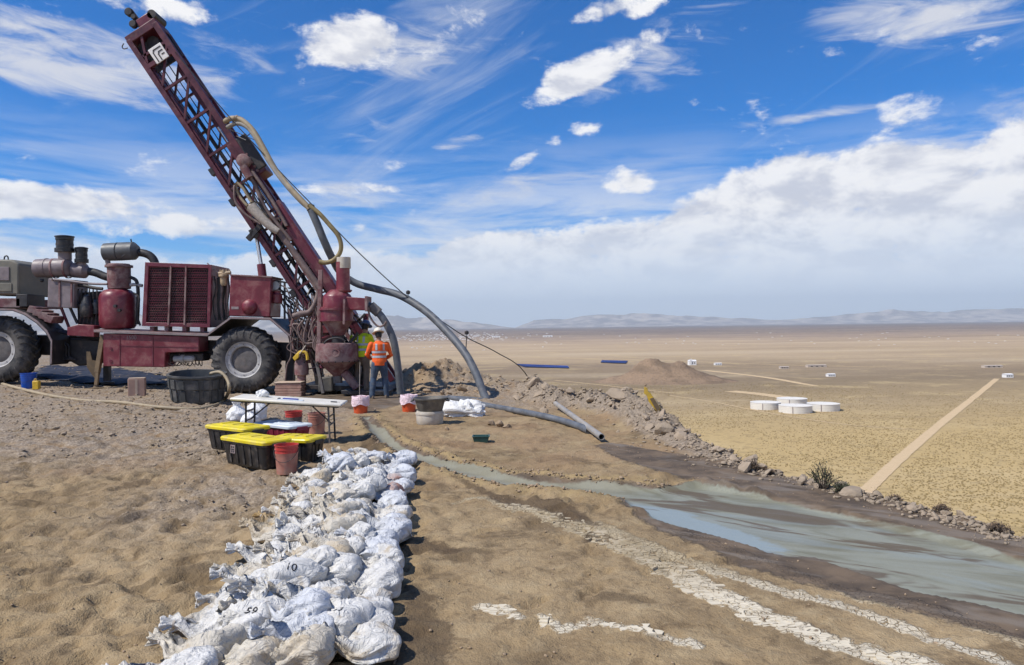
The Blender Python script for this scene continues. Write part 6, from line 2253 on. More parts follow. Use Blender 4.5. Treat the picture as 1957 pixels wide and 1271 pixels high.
# pink-tan carton under the rig
p = GH(255, 757)
z0 = hz(p.x, p.y + .2)
bx = thing('carton', (p.x, p.y + .2, z0), 'pinkish tan carton standing in front of the red side tank', 'carton')
a_ = R(20)
X_, Y_ = Vector((math.cos(a_), math.sin(a_), 0)), Vector((-math.sin(a_), math.cos(a_), 0))
cc = Vector((p.x, p.y + .2, z0))
MB().obox(cc + Vector((0, 0, .22)), X_ * .20, Y_ * .17, (.0, 0, .23)).build('box', 'pink_box', root=bx, bevel=.012)
for s_ in (-1, 1):
    MB().obox(cc + Vector((0, 0, .462)) + Y_ * (s_ * .088), X_ * .195, Y_ * .078, (0, 0, .006)).build('flap', 'cream_card', root=bx)
MB().obox(cc + Vector((0, 0, .22)) - Y_ * .173, X_ * .03, Y_ * .002, (0, 0, .22)).build('tape_strip', 'cream_card', root=bx)
# stack of trays
p = GH(549, 757)
p.y += .3
z0 = hz(p.x, p.y)
ts = thing('tray_stack', (p.x, p.y, z0), 'stack of brick red trays with a pale cover behind the folding table', 'tray stack')
for k in range(5):
    j = .012 * math.sin(k * 2.3)
    MB().box((p.x - .36 + j, p.y - .22, z0 + .072 * k), (p.x + .36 + j, p.y + .22, z0 + .072 * k + .064)).build('tray', 'brick_red_trays', root=ts, bevel=.008)
MB().box((p.x - .37, p.y - .24, z0 + .362), (p.x + .36, p.y + .23, z0 + .395)).build('cover', 'cream_card', root=ts, bevel=.01)
# white sacks under the table
def sack(u, v, w, h, seed, label):
    p = GH(u, v)
    p.y += w * .4
    z0 = hz(p.x, p.y) - .01
    n, m_ = 36, 22
    loops = []
    for i in range(m_):
        t_ = i / (m_ - 1)
        prof = (min(1, (t_ / .12) ** .5) if t_ < .12 else 1) * (1 - sstep(t_, .45, .86) * .72) * (1 + .06 * math.sin(t_ * 9 + seed))
        if t_ > .88:
            prof += (t_ - .88) * 1.2
        lo = []
        for j in range(n):
            a = 2 * math.pi * j / n
            nz_ = float(fbm(np.array([math.cos(a) * 1.7 + seed]), np.array([math.sin(a) * 1.7 + t_ * 2.6]), seed, 3)[0] - .5)
            cr = float(abs(fbm(np.array([math.cos(a) * 3 + seed]), np.array([math.sin(a) * 3 + t_ * 3]), seed + 4, 3)[0] - .5))
            k = prof * (1 + .5 * nz_ - .6 * cr + .08 * math.sin(a * 7 + t_ * 3) * t_)
            lo.append(Vector((p.x + math.cos(a) * w / 2 * k, p.y + math.sin(a) * w * .42 * k, z0 + h * t_ * (1 + .25 * nz_))))
        loops.append(lo)
    o = MB().ring_strip(loops).build('plastic_sack', 'sack_plastic', angle=60)
    center_origin(o)
    return tag(o, label, 'sack')


sack(446, 808, .46, .40, 5, 'low white plastic sack on the ground at the left table legs')
sack(484, 806, .44, .50, 8, 'taller full white plastic sack behind the left table legs')
sack(472, 812, .36, .30, 12, 'small slumped white plastic sack between two bigger sacks')

# ---- grey tub on a mud coated drum
p = GH(819, 814)
p.y += .24
z0 = hz(p.x, p.y) - .01
tb = thing('mixing_tub_base', (p.x, p.y, z0), 'pale mud coated drum carrying the grey rubber tub', 'drum')
MB().lathe(p - Vector((0, 0, p.z - z0)), (0, 0, 1), [(0, .235), (.02, .25), (.10, .255), (.20, .262), (.25, .25), (.25, .1)], 32).build('drum_wall', 'mud_white', root=tb)
MB().lathe((p.x, p.y, z0 + .19), (0, 0, 1), [(0, .262), (0, .27), (.03, .27), (.03, .26)], 32, cap=False).build('drum_band', 'mud_white', root=tb)
rt = thing('rubber_tub', (p.x, p.y, z0 + .25), 'grey rubber tub with flared rim standing on a pale drum', 'tub')
q = Vector((p.x + .01, p.y, z0 + .252))
MB().lathe(q, (0, 0, 1), [(0, .22), (.015, .235), (.20, .285), (.21, .29), (.22, .32), (.245, .325), (.25, .31), (.22, .275), (.03, .22)], 36).build('tub_wall', 'mud_rubber', root=rt)
for s_ in (-1, 1):
    MB().tube([q + Vector((s_ * .30, -.10, .215)), q + Vector((s_ * .35, -.06, .19)), q + Vector((s_ * .35, .06, .19)), q + Vector((s_ * .30, .10, .215))], .018, 8).build('handle', 'mud_rubber', root=rt)
# ---- white tarpaulin bag, green pan
p = GH(884, 796)
p.y += .2
crumple((p.x, p.y, hz(p.x, p.y)), (.52, .34, .26), 6, 'white_tarp', 'tarp_white', 'crumpled white woven tarp lying by the grey rubber tub', 'tarp', n=44)
p = GH(919, 845)
p.y += .1
z0 = hz(p.x, p.y) - .008
gp_ = thing('green_pan', (p.x, p.y, z0), 'small dark green square pan lying on the brown dirt', 'pan')
mb = MB()


def sq(h, r_, z):
    return [Vector((p.x + (1 if i in (0, 3) else -1) * r_ * (1 if i in (0, 3) else 1) * 1.0, p.y + (1 if i < 2 else -1) * r_ * .8, z)) for i in range(4)]


mb.ring_strip([sq(0, .105, z0), sq(0, .13, z0 + .10), sq(0, .14, z0 + .105), sq(0, .14, z0 + .115), sq(0, .122, z0 + .115), sq(0, .10, z0 + .02)])
mb.build('pan', 'green_plastic', root=gp_, bevel=.01)
MB().box((p.x - .09, p.y - .07, z0 + .05), (p.x + .09, p.y + .07, z0 + .085)).build('sediment', 'mud_rubber', root=gp_)

# ---- black stock tank with stepped ribs
p = GH(362, 775)
cx, cy_ = p.x, p.y + .50
z0 = hz(cx, cy_) - .02
stk = thing('stock_tank', (cx, cy_, z0), 'oval black stock tank with moulded ribs in front of the rear tyre', 'tank')
HT = .70


def oval(rx, ry, z, n=48):
    return [Vector((cx + math.copysign(abs(math.cos(t_)) ** .8, math.cos(t_)) * rx, cy_ + math.copysign(abs(math.sin(t_)) ** .8, math.sin(t_)) * ry, z0 + z)) for t_ in [2 * math.pi * i / n for i in range(n)]]


MB().ring_strip([oval(.57, .42, 0), oval(.59, .44, .02), oval(.62, .47, HT * .50), oval(.645, .495, HT * .52), oval(.66, .51, HT * .88), oval(.68, .53, HT * .90), oval(.70, .55, HT * .94), oval(.70, .55, HT), oval(.64, .49, HT), oval(.60, .45, .2), oval(.57, .42, .12)]).build('tank_wall', 'tank_rubber', root=stk, angle=30)
for i in range(16):
    t_ = 2 * math.pi * (i + .5) / 16
    c1, s1 = math.copysign(abs(math.cos(t_)) ** .8, math.cos(t_)), math.copysign(abs(math.sin(t_)) ** .8, math.sin(t_))
    for (za, zb, ra, rb2) in ((.05, HT * .48, (.60, .45), (.628, .478)), (HT * .54, HT * .86, (.652, .502), (.664, .514))):
        a = Vector((cx + c1 * ra[0], cy_ + s1 * ra[1], z0 + za))
        b2 = Vector((cx + c1 * rb2[0], cy_ + s1 * rb2[1], z0 + zb))
        tg = Vector((-math.sin(t_) * .6, math.cos(t_) * .45, 0))
        MB().bar(a, b2, .13, .03, side=tg).build('rib', 'tank_rubber', root=stk, bevel=.006)
MB().ring_strip([oval(.615, .465, .50), oval(.615, .465, .515)]).build('water', 'pipe_dark', root=stk)
stk.rotation_euler = (R(7), R(2), 0)
stk.location.z += .045

# ---- tan hose out of the tank, along the ground
hp = [Vector((cx + .35, cy_ - .1, z0 + HT + .02)), Vector((cx + .62, cy_ - .15, z0 + HT + .06)), Vector((cx + .83, cy_ - .25, z0 + HT * .85)), Vector((cx + .92, cy_ - .35, z0 + .35))]
for (u, v) in ((428, 766), (408, 778), (370, 782), (300, 777), (230, 770), (160, 764), (90, 756), (30, 747), (-30, 740), (-110, 736)):
    q = GH(u, v)
    q.z = hz(q.x, q.y) + .035
    hp.append(q)
o = MB().tube(hp, .042, 10, sub=8).build('tan_hose', 'hose_tan')
center_origin(o)
tag(o, 'tan hose curling from the stock tank along the ground past the tyres', 'hose')

# ---- navy liner under the rig
n_ = 60
poly = gp((70, 745), (90, 730), (190, 728), (312, 733), (318, 748), (250, 752), (150, 752))
cxm = np.mean([q[0] for q in poly])
cym = np.mean([q[1] for q in poly])
mb = MB()
gx1 = np.linspace(min(q[0] for q in poly), max(q[0] for q in poly), 46)
gy1 = np.linspace(min(q[1] for q in poly) - .3, max(q[1] for q in poly), 16)
for i in range(len(gx1)):
    for j in range(len(gy1)):
        x, y = gx1[i], gy1[j]
        mb.v.append((x, y, hz(x, y) + .03 + .09 * abs(float(fbm(np.array([x * 1.7]), np.array([y * 1.9]), 7, 3)[0] - .5))))
for i in range(len(gx1) - 1):
    for j in range(len(gy1) - 1):
        xm, ym = (gx1[i] + gx1[i + 1]) / 2, (gy1[j] + gy1[j + 1]) / 2
        if sdf(np.array([xm]), np.array([ym]), poly)[0] + .5 * (float(vn(np.array([xm * 2]), np.array([ym * 2]), 3)[0]) - .5) < 0:
            k = len(gy1)
            mb.f.append((i * k + j, (i + 1) * k + j, (i + 1) * k + j + 1, i * k + j + 1))
o = mb.build('ground_liner', 'tarp_navy', angle=60)
so = o.modifiers.new('thick', 'SOLIDIFY')
so.thickness = .006
center_origin(o)
tag(o, 'dark navy liner sheet spread on the gravel under the rig', 'liner')

# ---- pipes on the ground
pa = []
for (u, v) in ((858, 766), (890, 769), (930, 777), (977, 788), (1030, 799), (1070, 808), (1105, 820), (1126, 829)):
    q = GH(u, v)
    q.z = hz(q.x, q.y) + .055
    pa.append(q)
o = MB().tube(pa, .062, 14, sub=6).build('discharge_pipe', 'hose_grey')
center_origin(o)
tag(o, 'grey flexible pipe lying across the dirt from the hose to the mud stream', 'pipe')
qa, qb = GH(1062, 783), GH(1150, 846)
qa.z, qb.z = hz(qa.x, qa.y) + .12, hz(qb.x, qb.y) + .09
dp = (qb - qa).normalized()
rp = empty('rigid_pipe', ((qa + qb) / 2).xy.to_3d() + Vector((0, 0, .05)), 'straight pale grey plastic pipe with open dark end crossing the flexible pipe', 'pipe')
MB().lathe(qa, dp, [(0, .052), ((qb - qa).length * .35, .052), ((qb - qa).length * .35, .058), ((qb - qa).length * .37, .058), ((qb - qa).length * .37, .052), ((qb - qa).length, .052), ((qb - qa).length, .043), ((qb - qa).length - .3, .043)], 22).build('pipe_wall', 'pipe_grey', root=rp)
MB().cyl(qb - dp * .28, qb - dp * .27, .043, n=20).build('pipe_bore', 'pipe_dark', root=rp)

# ---- yellow marker stuck in the rubble
q = GH(1252, 790)
q.z = hz(q.x, q.y)
ym = empty('yellow_marker', q, 'bent yellow metal blade sticking up from the rubble at the pad edge', 'marker')
Ym = q.y
pts = [D(u, v, Ym) for (u, v) in ((1231, 740), (1236, 741), (1238, 748), (1243, 752), (1262, 781), (1258, 790), (1240, 768), (1236, 756), (1231, 752))]
MB().prism(pts, (.02, .05, 0)).build('blade', 'yellow_paint', root=ym)
MB().prism([D(u, v, Ym - .02) for (u, v) in ((1242, 762), (1249, 760), (1262, 780), (1256, 787))], (0, .02, 0)).build('rust_plate', 'brown_steel', root=ym)
MB().bar(D(1232, 738, Ym), D(1236, 735, Ym), .02).build('tip', 'brown_steel', root=ym)

# ================================================================== rocks
def rock_mesh(seed, sub=1):
    bm = bmesh.new()
    bmesh.ops.create_icosphere(bm, subdivisions=sub, radius=1.0)
    rg = np.random.default_rng(seed)
    sc = rg.uniform(.6, 1.15, 3)
    pl_ = [(Vector(rg.normal(size=3)).normalized(), rg.uniform(.42, .78)) for _ in range(9)]
    for v in bm.verts:
        d = v.co.normalized()
        k = 1 + rg.uniform(-.16, .16)
        v.co = d * k
        for (nn, off) in pl_:
            dd = v.co.dot(nn)
            if dd > off:
                v.co -= nn * (dd - off)
        v.co = Vector((v.co.x * sc[0], v.co.y * sc[1], v.co.z * sc[2] * .8))
    me = bpy.data.meshes.new('rock')
    bm.to_mesh(me)
    bm.free()
    return me


ROCKS = [rock_mesh(i, 2) for i in range(16)]
for r_ in ROCKS:
    r_.materials.append(MATS['rock_grey'])
ROCKT = []
for r_ in ROCKS[:6]:
    c_ = r_.copy()
    c_.materials.clear()
    c_.materials.append(MATS['rock_tan'])
    ROCKT.append(c_)
rr_ = random.Random(5)
used = []


def put_rock(x, y, s_, tan=False, sink=.25, label=None, group='rocks of the rubble berm'):
    o = link(bpy.data.objects.new('rock', rr_.choice(ROCKT if tan else ROCKS)))
    o.location = (x, y, hz(x, y) + s_ * (.5 - sink))
    o.rotation_euler = (rr_.uniform(-.9, .9), rr_.uniform(-.9, .9), rr_.uniform(0, 6.28))
    o.scale = (s_, s_ * rr_.uniform(.8, 1.1), s_ * rr_.uniform(.75, 1.0))
    tag(o, label, 'rock', group)
    return o


pts = spline([Vector((a, b2, 0)) for (a, b2) in BERM], 14)
for k in range(170):
    f = rr_.random() ** .95
    i = min(int(f * (len(pts) - 1)), len(pts) - 2)
    fi_ = f * (len(BERM) - 1)
    w_ = np.interp(fi_, range(len(BERM)), BERM_R)
    c_ = pts[i].lerp(pts[i + 1], rr_.random())
    nrm_ = (pts[i + 1] - pts[i]).normalized()
    nrm_ = Vector((-nrm_.y, nrm_.x, 0))
    q = c_ + nrm_ * rr_.gauss(0, .6) * (w_ + .06)
    d_ = q.y
    s_ = (rr_.uniform(.035, .11) if rr_.random() < .86 else rr_.uniform(.11, .22)) * (.42 + .58 * min(1, max(0, d_ - 5) / 8))
    put_rock(q.x, q.y, s_, False, .2, 'grey angular rock in the rubble berm along the pad edge')
for (u, v, s_) in ((938, 812, .11), (956, 815, .13), (968, 818, .09), (1268, 836, .16), (1302, 846, .14), (1300, 838, .12), (1180, 800, .2), (1195, 790, .17), (1130, 780, .14), (1040, 790, .11), (1045, 765, .18), (1560, 912, .10), (855, 822, .07), (228, 747, .16)):
    q = GH(u, v)
    tan = u < 1000
    put_rock(q.x, q.y, s_, tan, .2, 'pale tan rock lying loose on the dirt pad' if tan else 'larger grey rock at the foot of the rubble berm', 'loose rocks on the pad' if tan else 'larger rocks at the berm')
for k in range(46):
    u, v = rr_.uniform(770, 1010), rr_.uniform(700, 755)
    q = GH(u, v)
    if q.y > 34:
        continue
    put_rock(q.x, q.y, rr_.uniform(.06, .17), True, .25, 'tan clod on the heaps of spoil behind the grey hose', 'clods on the spoil heaps')

# small stones and clods nobody could count: one mesh
base = [rock_mesh(50 + i, 1) for i in range(14)]
bv = []
for m0 in base:
    co = np.empty(len(m0.vertices) * 3)
    m0.vertices.foreach_get('co', co)
    bv.append((co.reshape(-1, 3), np.array([p_.vertices[:] for p_ in m0.polygons])))


def scatter(name, n, gen, material, label, cat, seed):
    rg = np.random.default_rng(seed)
    X, Y, S = gen(rg, n)
    Z = H(X, Y)
    V_, F_ = [], []
    k = 0
    for i in range(len(X)):
        co, fa = bv[i % len(bv)]
        a = rg.uniform(0, 6.28)
        c_, s_ = math.cos(a), math.sin(a)
        q = co * S[i] * np.array([rg.uniform(.7, 1.3), rg.uniform(.6, 1.1), rg.uniform(.5, 1.0)])
        q = np.stack([q[:, 0] * c_ - q[:, 1] * s_ + X[i], q[:, 0] * s_ + q[:, 1] * c_ + Y[i], q[:, 2] + Z[i] + S[i] * .22], -1)
        V_.append(q)
        F_.append(fa + k)
        k += len(co)
    V_ = np.concatenate(V_)
    F_ = np.concatenate(F_)
    me = bpy.data.meshes.new(name)
    me.vertices.add(len(V_))
    me.vertices.foreach_set('co', V_.astype(np.float32).ravel())
    me.loops.add(len(F_) * 3)
    me.loops.foreach_set('vertex_index', F_.astype(np.int32).ravel())
    me.polygons.add(len(F_))
    me.polygons.foreach_set('loop_start', np.arange(0, len(F_) * 3, 3, dtype=np.int32))
    me.update(calc_edges=True)
    me.materials.append(MATS[material])
    o = link(bpy.data.objects.new(name, me))
    return tag(o, label, cat, kind='stuff')


def gen_gravel(rg, n):
    X = rg.uniform(-17, -1.6, n * 6)
    Y = 7 + 24 * rg.random(n * 6) ** 1.45
    g = gravel_mask(X, Y) * (fbm(X * .9, Y * .9, 77, 3) > .42)
    f = pad_fields(X, Y)
    ok = (rg.random(n * 6) < g) & (f['wet'] > .1)
    X, Y = X[ok][:n], Y[ok][:n]
    return X, Y, (.008 + .058 * rg.random(len(X)) ** 3.4) * (.45 + .55 * np.clip((Y - 8) / 6, 0, 1))


def gen_berm(rg, n):
    i = rg.integers(0, len(pts) - 1, n)
    fr_ = i / (len(pts) - 1) * (len(BERM) - 1)
    w_ = np.interp(fr_, range(len(BERM)), BERM_R)
    P_ = np.array([tuple(q) for q in pts])
    t_ = rg.random(n)[:, None]
    c_ = P_[i] * (1 - t_) + P_[i + 1] * t_
    X = c_[:, 0] + rg.normal(0, .62, n) * w_
    Y = c_[:, 1] + rg.normal(0, .62, n) * w_
    return X, Y, (.012 + .055 * rg.random(n) ** 2.6) * (.55 + .45 * np.clip((Y - 4) / 9, 0, 1))


def gen_pad(rg, n):
    X = rg.uniform(-6, 5, n * 2)
    Y = 2.6 + 15 * rg.random(n * 2) ** 1.2
    f = pad_fields(X, Y)
    ok = (f['edge'] > .1) & (f['slurry'] > .08)
    d = np.hypot(X + 1.6, Y - 7)
    X, Y = X[ok][:n], Y[ok][:n]
    return X, Y, .004 + .014 * rg.random(len(X)) ** 3


def gen_bank(rg, n):
    X, Y = [], []
    C_ = np.array(CHAN)
    i = rg.integers(0, len(C_) - 1, n)
    t_ = rg.random(n)[:, None]
    c_ = C_[i] * (1 - t_) + C_[i + 1] * t_
    sd = np.where(rg.random(n) < .5, 1, -1)
    d_ = C_[i + 1] - C_[i]
    d_ = d_ / np.linalg.norm(d_, axis=1)[:, None]
    off = np.array(CHAN_R)[i] + .03 + np.abs(rg.normal(0, .12, n))
    X = c_[:, 0] - d_[:, 1] * off * sd
    Y = c_[:, 1] + d_[:, 0] * off * sd
    f = pad_fields(X, Y)
    ok = f['slurry'] > .01
    X, Y = X[ok], Y[ok]
    return X, Y, .008 + .028 * rg.random(len(X)) ** 2.2


scatter('gravel', 15000, gen_gravel, 'rock_grey', 'loose gravel strewn around the rig', 'gravel', 1)
scatter('rubble', 5200, gen_berm, 'rock_grey', 'small rubble of the berm at the pad edge', 'rubble', 2)
scatter('clods', 4500, gen_pad, 'rock_tan', 'small clods of dry earth over the pad', 'clods', 3)
scatter('mud_clods', 900, gen_bank, 'rock_tan', 'clods of dried mud along the banks of the stream', 'clods', 4)


def gen_heap(rg, n):
    X = rg.uniform(-5, 2.5, n)
    Y = rg.uniform(20, 31, n)
    f = pad_fields(X, Y)
    ok = (f['edge'] > -1.2) & (f['wet'] > .1)
    return X[ok], Y[ok], .02 + .07 * rg.random(int(ok.sum())) ** 2.4


scatter('spoil', 2600, gen_heap, 'rock_tan', 'crumbled spoil on the heaps behind the rig', 'spoil', 6)

# flakes of dried cream mud, curled plates
m_, t, b = mat('mud_flake')
P = t.node('ShaderNodeNewGeometry').outputs['Position']
n1_ = t.noise(P, 1.6, 3, .6)
n2_ = t.noise(P, 30, 4, .6)
cc_ = t.mix(t.ss(n1_, .38, .62), (0.33, 0.262, 0.162, 1), (0.50, 0.425, 0.305, 1))
cc_ = t.mix(t.m('MULTIPLY', t.ss(n2_, .45, .7), .35), cc_, (0.34, 0.27, 0.17, 1))
py3 = t.xyz(P)[1]
cc_ = t.mix(t.ss(t.m('ADD', py3, t.m('MULTIPLY', n1_, 1.2)), 6.3, 5.4), cc_, (0.62, 0.55, 0.42, 1))
t.l.new(cc_, b.inputs['Base Color'])
b.inputs['Roughness'].default_value = .9
b.inputs['Specular IOR Level'].default_value = .2
rg = np.random.default_rng(8)
VV, FF = [], []
for (pl2, rad) in [CREAM[0]] + CREAM[3:6]:
    P2 = spline([Vector((a, b2, 0)) for (a, b2) in pl2], 10)
    xs_ = np.array([q.x for q in P2])
    ys_ = np.array([q.y for q in P2])
    x0_, x1_, y0_, y1_ = xs_.min() - .3, xs_.max() + .3, ys_.min() - .3, ys_.max() + .3
    cell = .034
    nx_, ny_ = int((x1_ - x0_) / cell / 1.7), int((y1_ - y0_) / cell)
    ii, jj = np.meshgrid(np.arange(nx_ + 1), np.arange(ny_ + 1), indexing='ij')
    jx = x0_ + (ii + (_hash(ii, jj, 5) - .5) * .75) * cell * 1.7
    jy = y0_ + (jj + (_hash(ii, jj, 6) - .5) * .75) * cell
    cx_ = (jx[:-1, :-1] + jx[1:, 1:] + jx[1:, :-1] + jx[:-1, 1:]) / 4
    cy2 = (jy[:-1, :-1] + jy[1:, 1:] + jy[1:, :-1] + jy[:-1, 1:]) / 4
    dd = poly_dist(cx_, cy2, pl2, rad) + (fbm(cx_ * 3, cy2 * 7, 3, 3) - .5) * .22
    keep = np.argwhere((dd < .0) & (_hash(ii[:-1, :-1], jj[:-1, :-1], 9) < .55 + .9 * (fbm(cx_ * 2.2, cy2 * 2.2, 19, 3) - .25)) & (pad_fields(cx_, cy2)['slurry'] > .03))
    for (i, j) in keep:
        q = np.array([[jx[i, j], jy[i, j]], [jx[i + 1, j], jy[i + 1, j]], [jx[i + 1, j + 1], jy[i + 1, j + 1]], [jx[i, j + 1], jy[i, j + 1]]])
        c_ = q.mean(0)
        q = c_ + (q - c_) * (.93 + .06 * rg.random())
        VV.append((q, c_, rg.random(4)))
XY = np.array([v[0] for v in VV]).reshape(-1, 2)
ZZ = H(XY[:, 0], XY[:, 1]).reshape(-1, 4)
vs, fs = [], []
for (q, c_, rn), z4 in zip(VV, ZZ):
    k = len(vs)
    zc = z4.mean()
    for a in range(4):
        vs.append((q[a, 0], q[a, 1], zc + .0005 + .0035 * rn[a]))
    vs.append((c_[0], c_[1], zc + .0005))
    for a in range(4):
        vs.append((q[a, 0], q[a, 1], zc - .012))
    fs += [(k, k + 1, k + 4), (k + 1, k + 2, k + 4), (k + 2, k + 3, k + 4), (k + 3, k, k + 4)]
    fs += [(k + 5 + a, k + 5 + (a + 1) % 4, k + (a + 1) % 4, k + a) for a in range(4)]
me = bpy.data.meshes.new('mud_flakes')
me.from_pydata(vs, [], fs)
me.materials.append(MATS['mud_flake'])
o = link(bpy.data.objects.new('mud_flakes', me))
tag(o, 'cracked flakes of cream coloured dried mud beside the stream', 'mud', kind='stuff')

# ================================================================== plants at the edge
def shrub(u, v, w, h, seed, leafy, label, name='shrub'):
    p = G(u, v)
    z0 = hz(p.x, p.y) - .02
    root = thing(name, (p.x, p.y, z0), label, 'shrub')
    rg = random.Random(seed)
    st = MB()
    lv = MB()
    for k in range(34 if leafy else 44):
        a = rg.uniform(0, 6.28)
        sp = rg.random() ** .6
        tip = Vector((p.x + math.cos(a) * w / 2 * sp, p.y + math.sin(a) * w / 2 * sp, z0 + h * (1 - .55 * sp * sp) * rg.uniform(.6, 1.08)))
        b0 = Vector((p.x + math.cos(a) * .02, p.y + math.sin(a) * .02, z0))
        md = b0.lerp(tip, .5) + Vector((rg.uniform(-.03, .03), rg.uniform(-.03, .03), .03))
        st.tube([b0, md, tip], .004, 4, sub=3)
        for j in range(26 if leafy else 12):
            t_ = rg.uniform(.35, 1.05)
            c_ = b0.lerp(md, t_ * 2) if t_ < .5 else md.lerp(tip, (t_ - .5) * 2)
            c_ = c_ + Vector((rg.gauss(0, .018), rg.gauss(0, .018), rg.gauss(0, .016)))
            d = Vector((rg.uniform(-1, 1), rg.uniform(-1, 1), rg.uniform(-.2, 1))).normalized()
            e = frame_of(d)[0]
            L_ = rg.uniform(.012, .024)
            wd = L_ * (.34 if leafy else .16)
            lv.add([c_, c_ + d * L_ * .5 + e * wd, c_ + d * L_, c_ + d * L_ * .5 - e * wd], [(0, 1, 2, 3)])
    st.build('stems', 'shrub_wood', root=root)
    cr = lv.build('foliage', 'shrub_leaf' if leafy else 'shrub_dry', root=root, smooth=False)
    return root


shrub(1574, 932, .42, .30, 1, True, 'leafy green desert shrub growing at the edge of the pad')
shrub(1612, 938, .24, .12, 2, True, 'low dark green bush at the foot of the leafy shrub')
shrub(1440, 897, .22, .16, 3, False, 'dry brown bush among the rubble before the golden plain')
shrub(1470, 904, .14, .08, 13, False, 'tiny dry tuft beside the brown bush in the rubble')
shrub(1710, 956, .16, .09, 4, False, 'dry grass tuft on the pad edge past the leafy shrub')
shrub(1800, 982, .20, .09, 5, False, 'flat dry tuft on the pad edge near the wide mud pool')
shrub(1905, 1014, .22, .10, 6, False, 'dry reddish tuft where the mud pool leaves the pad')

# shrubs of the plain: one scattered mass
m_, t, b = mat('plain_brush')
oi = t.node('ShaderNodeObjectInfo')
t.l.new(t.mix(oi.outputs['Random'], (0.22, 0.165, 0.078, 1), (0.31, 0.235, 0.115, 1)), b.inputs['Base Color'])
b.inputs['Roughness'].default_value = 1
b.inputs['Specular IOR Level'].default_value = 0
rg = np.random.default_rng(4)
nb_ = 60000
rr2 = 240 * (1150 / 240) ** rg.random(nb_) ** .85
aa = rg.uniform(-.20, .66, nb_)
bx_, by_ = rr2 * np.sin(aa), rr2 * np.cos(aa)
den = fbm(bx_ / 60, by_ / 60, 17, 4)
ok = rg.random(nb_) < (2.6 * (den - .22))
road_p = [GV(1668, 926), GV(1852, 768)]
okr = poly_dist(bx_, by_, [tuple(q.xy) for q in road_p]) > 5.5
bx_, by_ = bx_[ok & okr], by_[ok & okr]
pm = bpy.data.meshes.new('brush')
pm.from_pydata(np.stack([bx_, by_, np.full_like(bx_, PLAIN + .1)], -1).tolist(), [], [])
brush = link(bpy.data.objects.new('brush', pm))
tag(brush, 'low desert brush dotting the golden plain', 'brush', kind='stuff')
ng = bpy.data.node_groups.new('brush_scatter', 'GeometryNodeTree')
ng.interface.new_socket('Geometry', in_out='INPUT', socket_type='NodeSocketGeometry')
ng.interface.new_socket('Geometry', in_out='OUTPUT', socket_type='NodeSocketGeometry')
gi, go = ng.nodes.new('NodeGroupInput'), ng.nodes.new('NodeGroupOutput')
iop = ng.nodes.new('GeometryNodeInstanceOnPoints')
ico = ng.nodes.new('GeometryNodeMeshIcoSphere')
ico.inputs['Radius'].default_value = .55
ico.inputs['Subdivisions'].default_value = 1
smt = ng.nodes.new('GeometryNodeSetMaterial')
smt.inputs['Material'].default_value = m_
rv = ng.nodes.new('FunctionNodeRandomValue')
rv.data_type = 'FLOAT_VECTOR'
rv.inputs[0].default_value = (.4, .4, .3)
rv.inputs[1].default_value = (1.2, 1.2, .8)
ng.links.new(ico.outputs[0], smt.inputs[0])
ng.links.new(gi.outputs[0], iop.inputs['Points'])
ng.links.new(smt.outputs[0], iop.inputs['Instance'])
ng.links.new(rv.outputs[0], iop.inputs['Scale'])
ng.links.new(iop.outputs[0], go.inputs[0])
md_ = brush.modifiers.new('scatter', 'NODES')
md_.node_group = ng

# ================================================================== far things on the plain
def vloc(u, v):
    q = GV(u, v)
    z = PLAIN + float((fbm(np.array([q.x / 900]), np.array([q.y / 900]), 91, 4)[0] - .5) * 9 * sstep(np.array([math.hypot(q.x, q.y)]), 600, 3000)[0])
    q = G(u, v, z)
    q.z = z
    return q


def strip(name, pxs, w, material, lift=.25):
    P2 = [vloc(u, v) for (u, v) in pxs]
    P2 = spline(P2, 16)
    mb = MB()
    ww = w if isinstance(w, (list, tuple)) else (w, w)
    rows = []
    for i, p in enumerate(P2):
        d = (P2[min(i + 1, len(P2) - 1)] - P2[max(i - 1, 0)])
        d.z = 0
        d.normalize()
        nn = Vector((-d.y, d.x, 0))
        k = (ww[0] + (ww[1] - ww[0]) * i / (len(P2) - 1)) * (1 + .22 * (float(vn(np.array([i * .9]), np.array([3.3]), 4)[0]) - .5))
        rows.append([p + nn * k / 2 + Vector((0, 0, lift)), p - nn * k / 2 + Vector((0, 0, lift))])
    for a, bb in zip(rows[:-1], rows[1:]):
        mb.add([a[0], a[1], bb[1], bb[0]], [(0, 1, 2, 3)])
    o = mb.build(name, material, smooth=False)
    o['kind'] = 'structure'
    return o


m_, t, b = mat('pale_track')
P = t.node('ShaderNodeNewGeometry').outputs['Position']
t.l.new(t.mix(t.noise(P, .2, 4, .6), (0.50, 0.37, 0.22, 1), (0.62, 0.47, 0.30, 1)), b.inputs['Base Color'])
b.inputs['Roughness'].default_value = 1
b.inputs['Specular IOR Level'].default_value = 0
strip('dirt_road', [(1640, 950), (1668, 926), (1710, 886), (1760, 842), (1810, 800), (1856, 764), (1905, 724)], 7.5, 'pale_track')
strip('dirt_road', [(1345, 708), (1420, 716), (1480, 724), (1530, 733), (1560, 738)], (16, 10), 'pale_track')
strip('dirt_road', [(1280, 756), (1360, 768), (1440, 784), (1520, 798), (1620, 812), (1750, 822)], (3.5, 2.5), 'pale_track')
strip('dirt_road', [(1060, 727), (1130, 734), (1200, 742), (1290, 752)], (5, 4), 'pale_track')
strip('dirt_road', [(1395, 748), (1440, 752), (1480, 757), (1510, 762)], 22, 'pale_track')
strip('dirt_road', [(1300, 690), (1480, 697), (1640, 701), (1800, 702)], 9, 'pale_track')
strip('dirt_road', [(800, 690), (960, 683), (1150, 686), (1290, 690)], 14, 'pale_track')
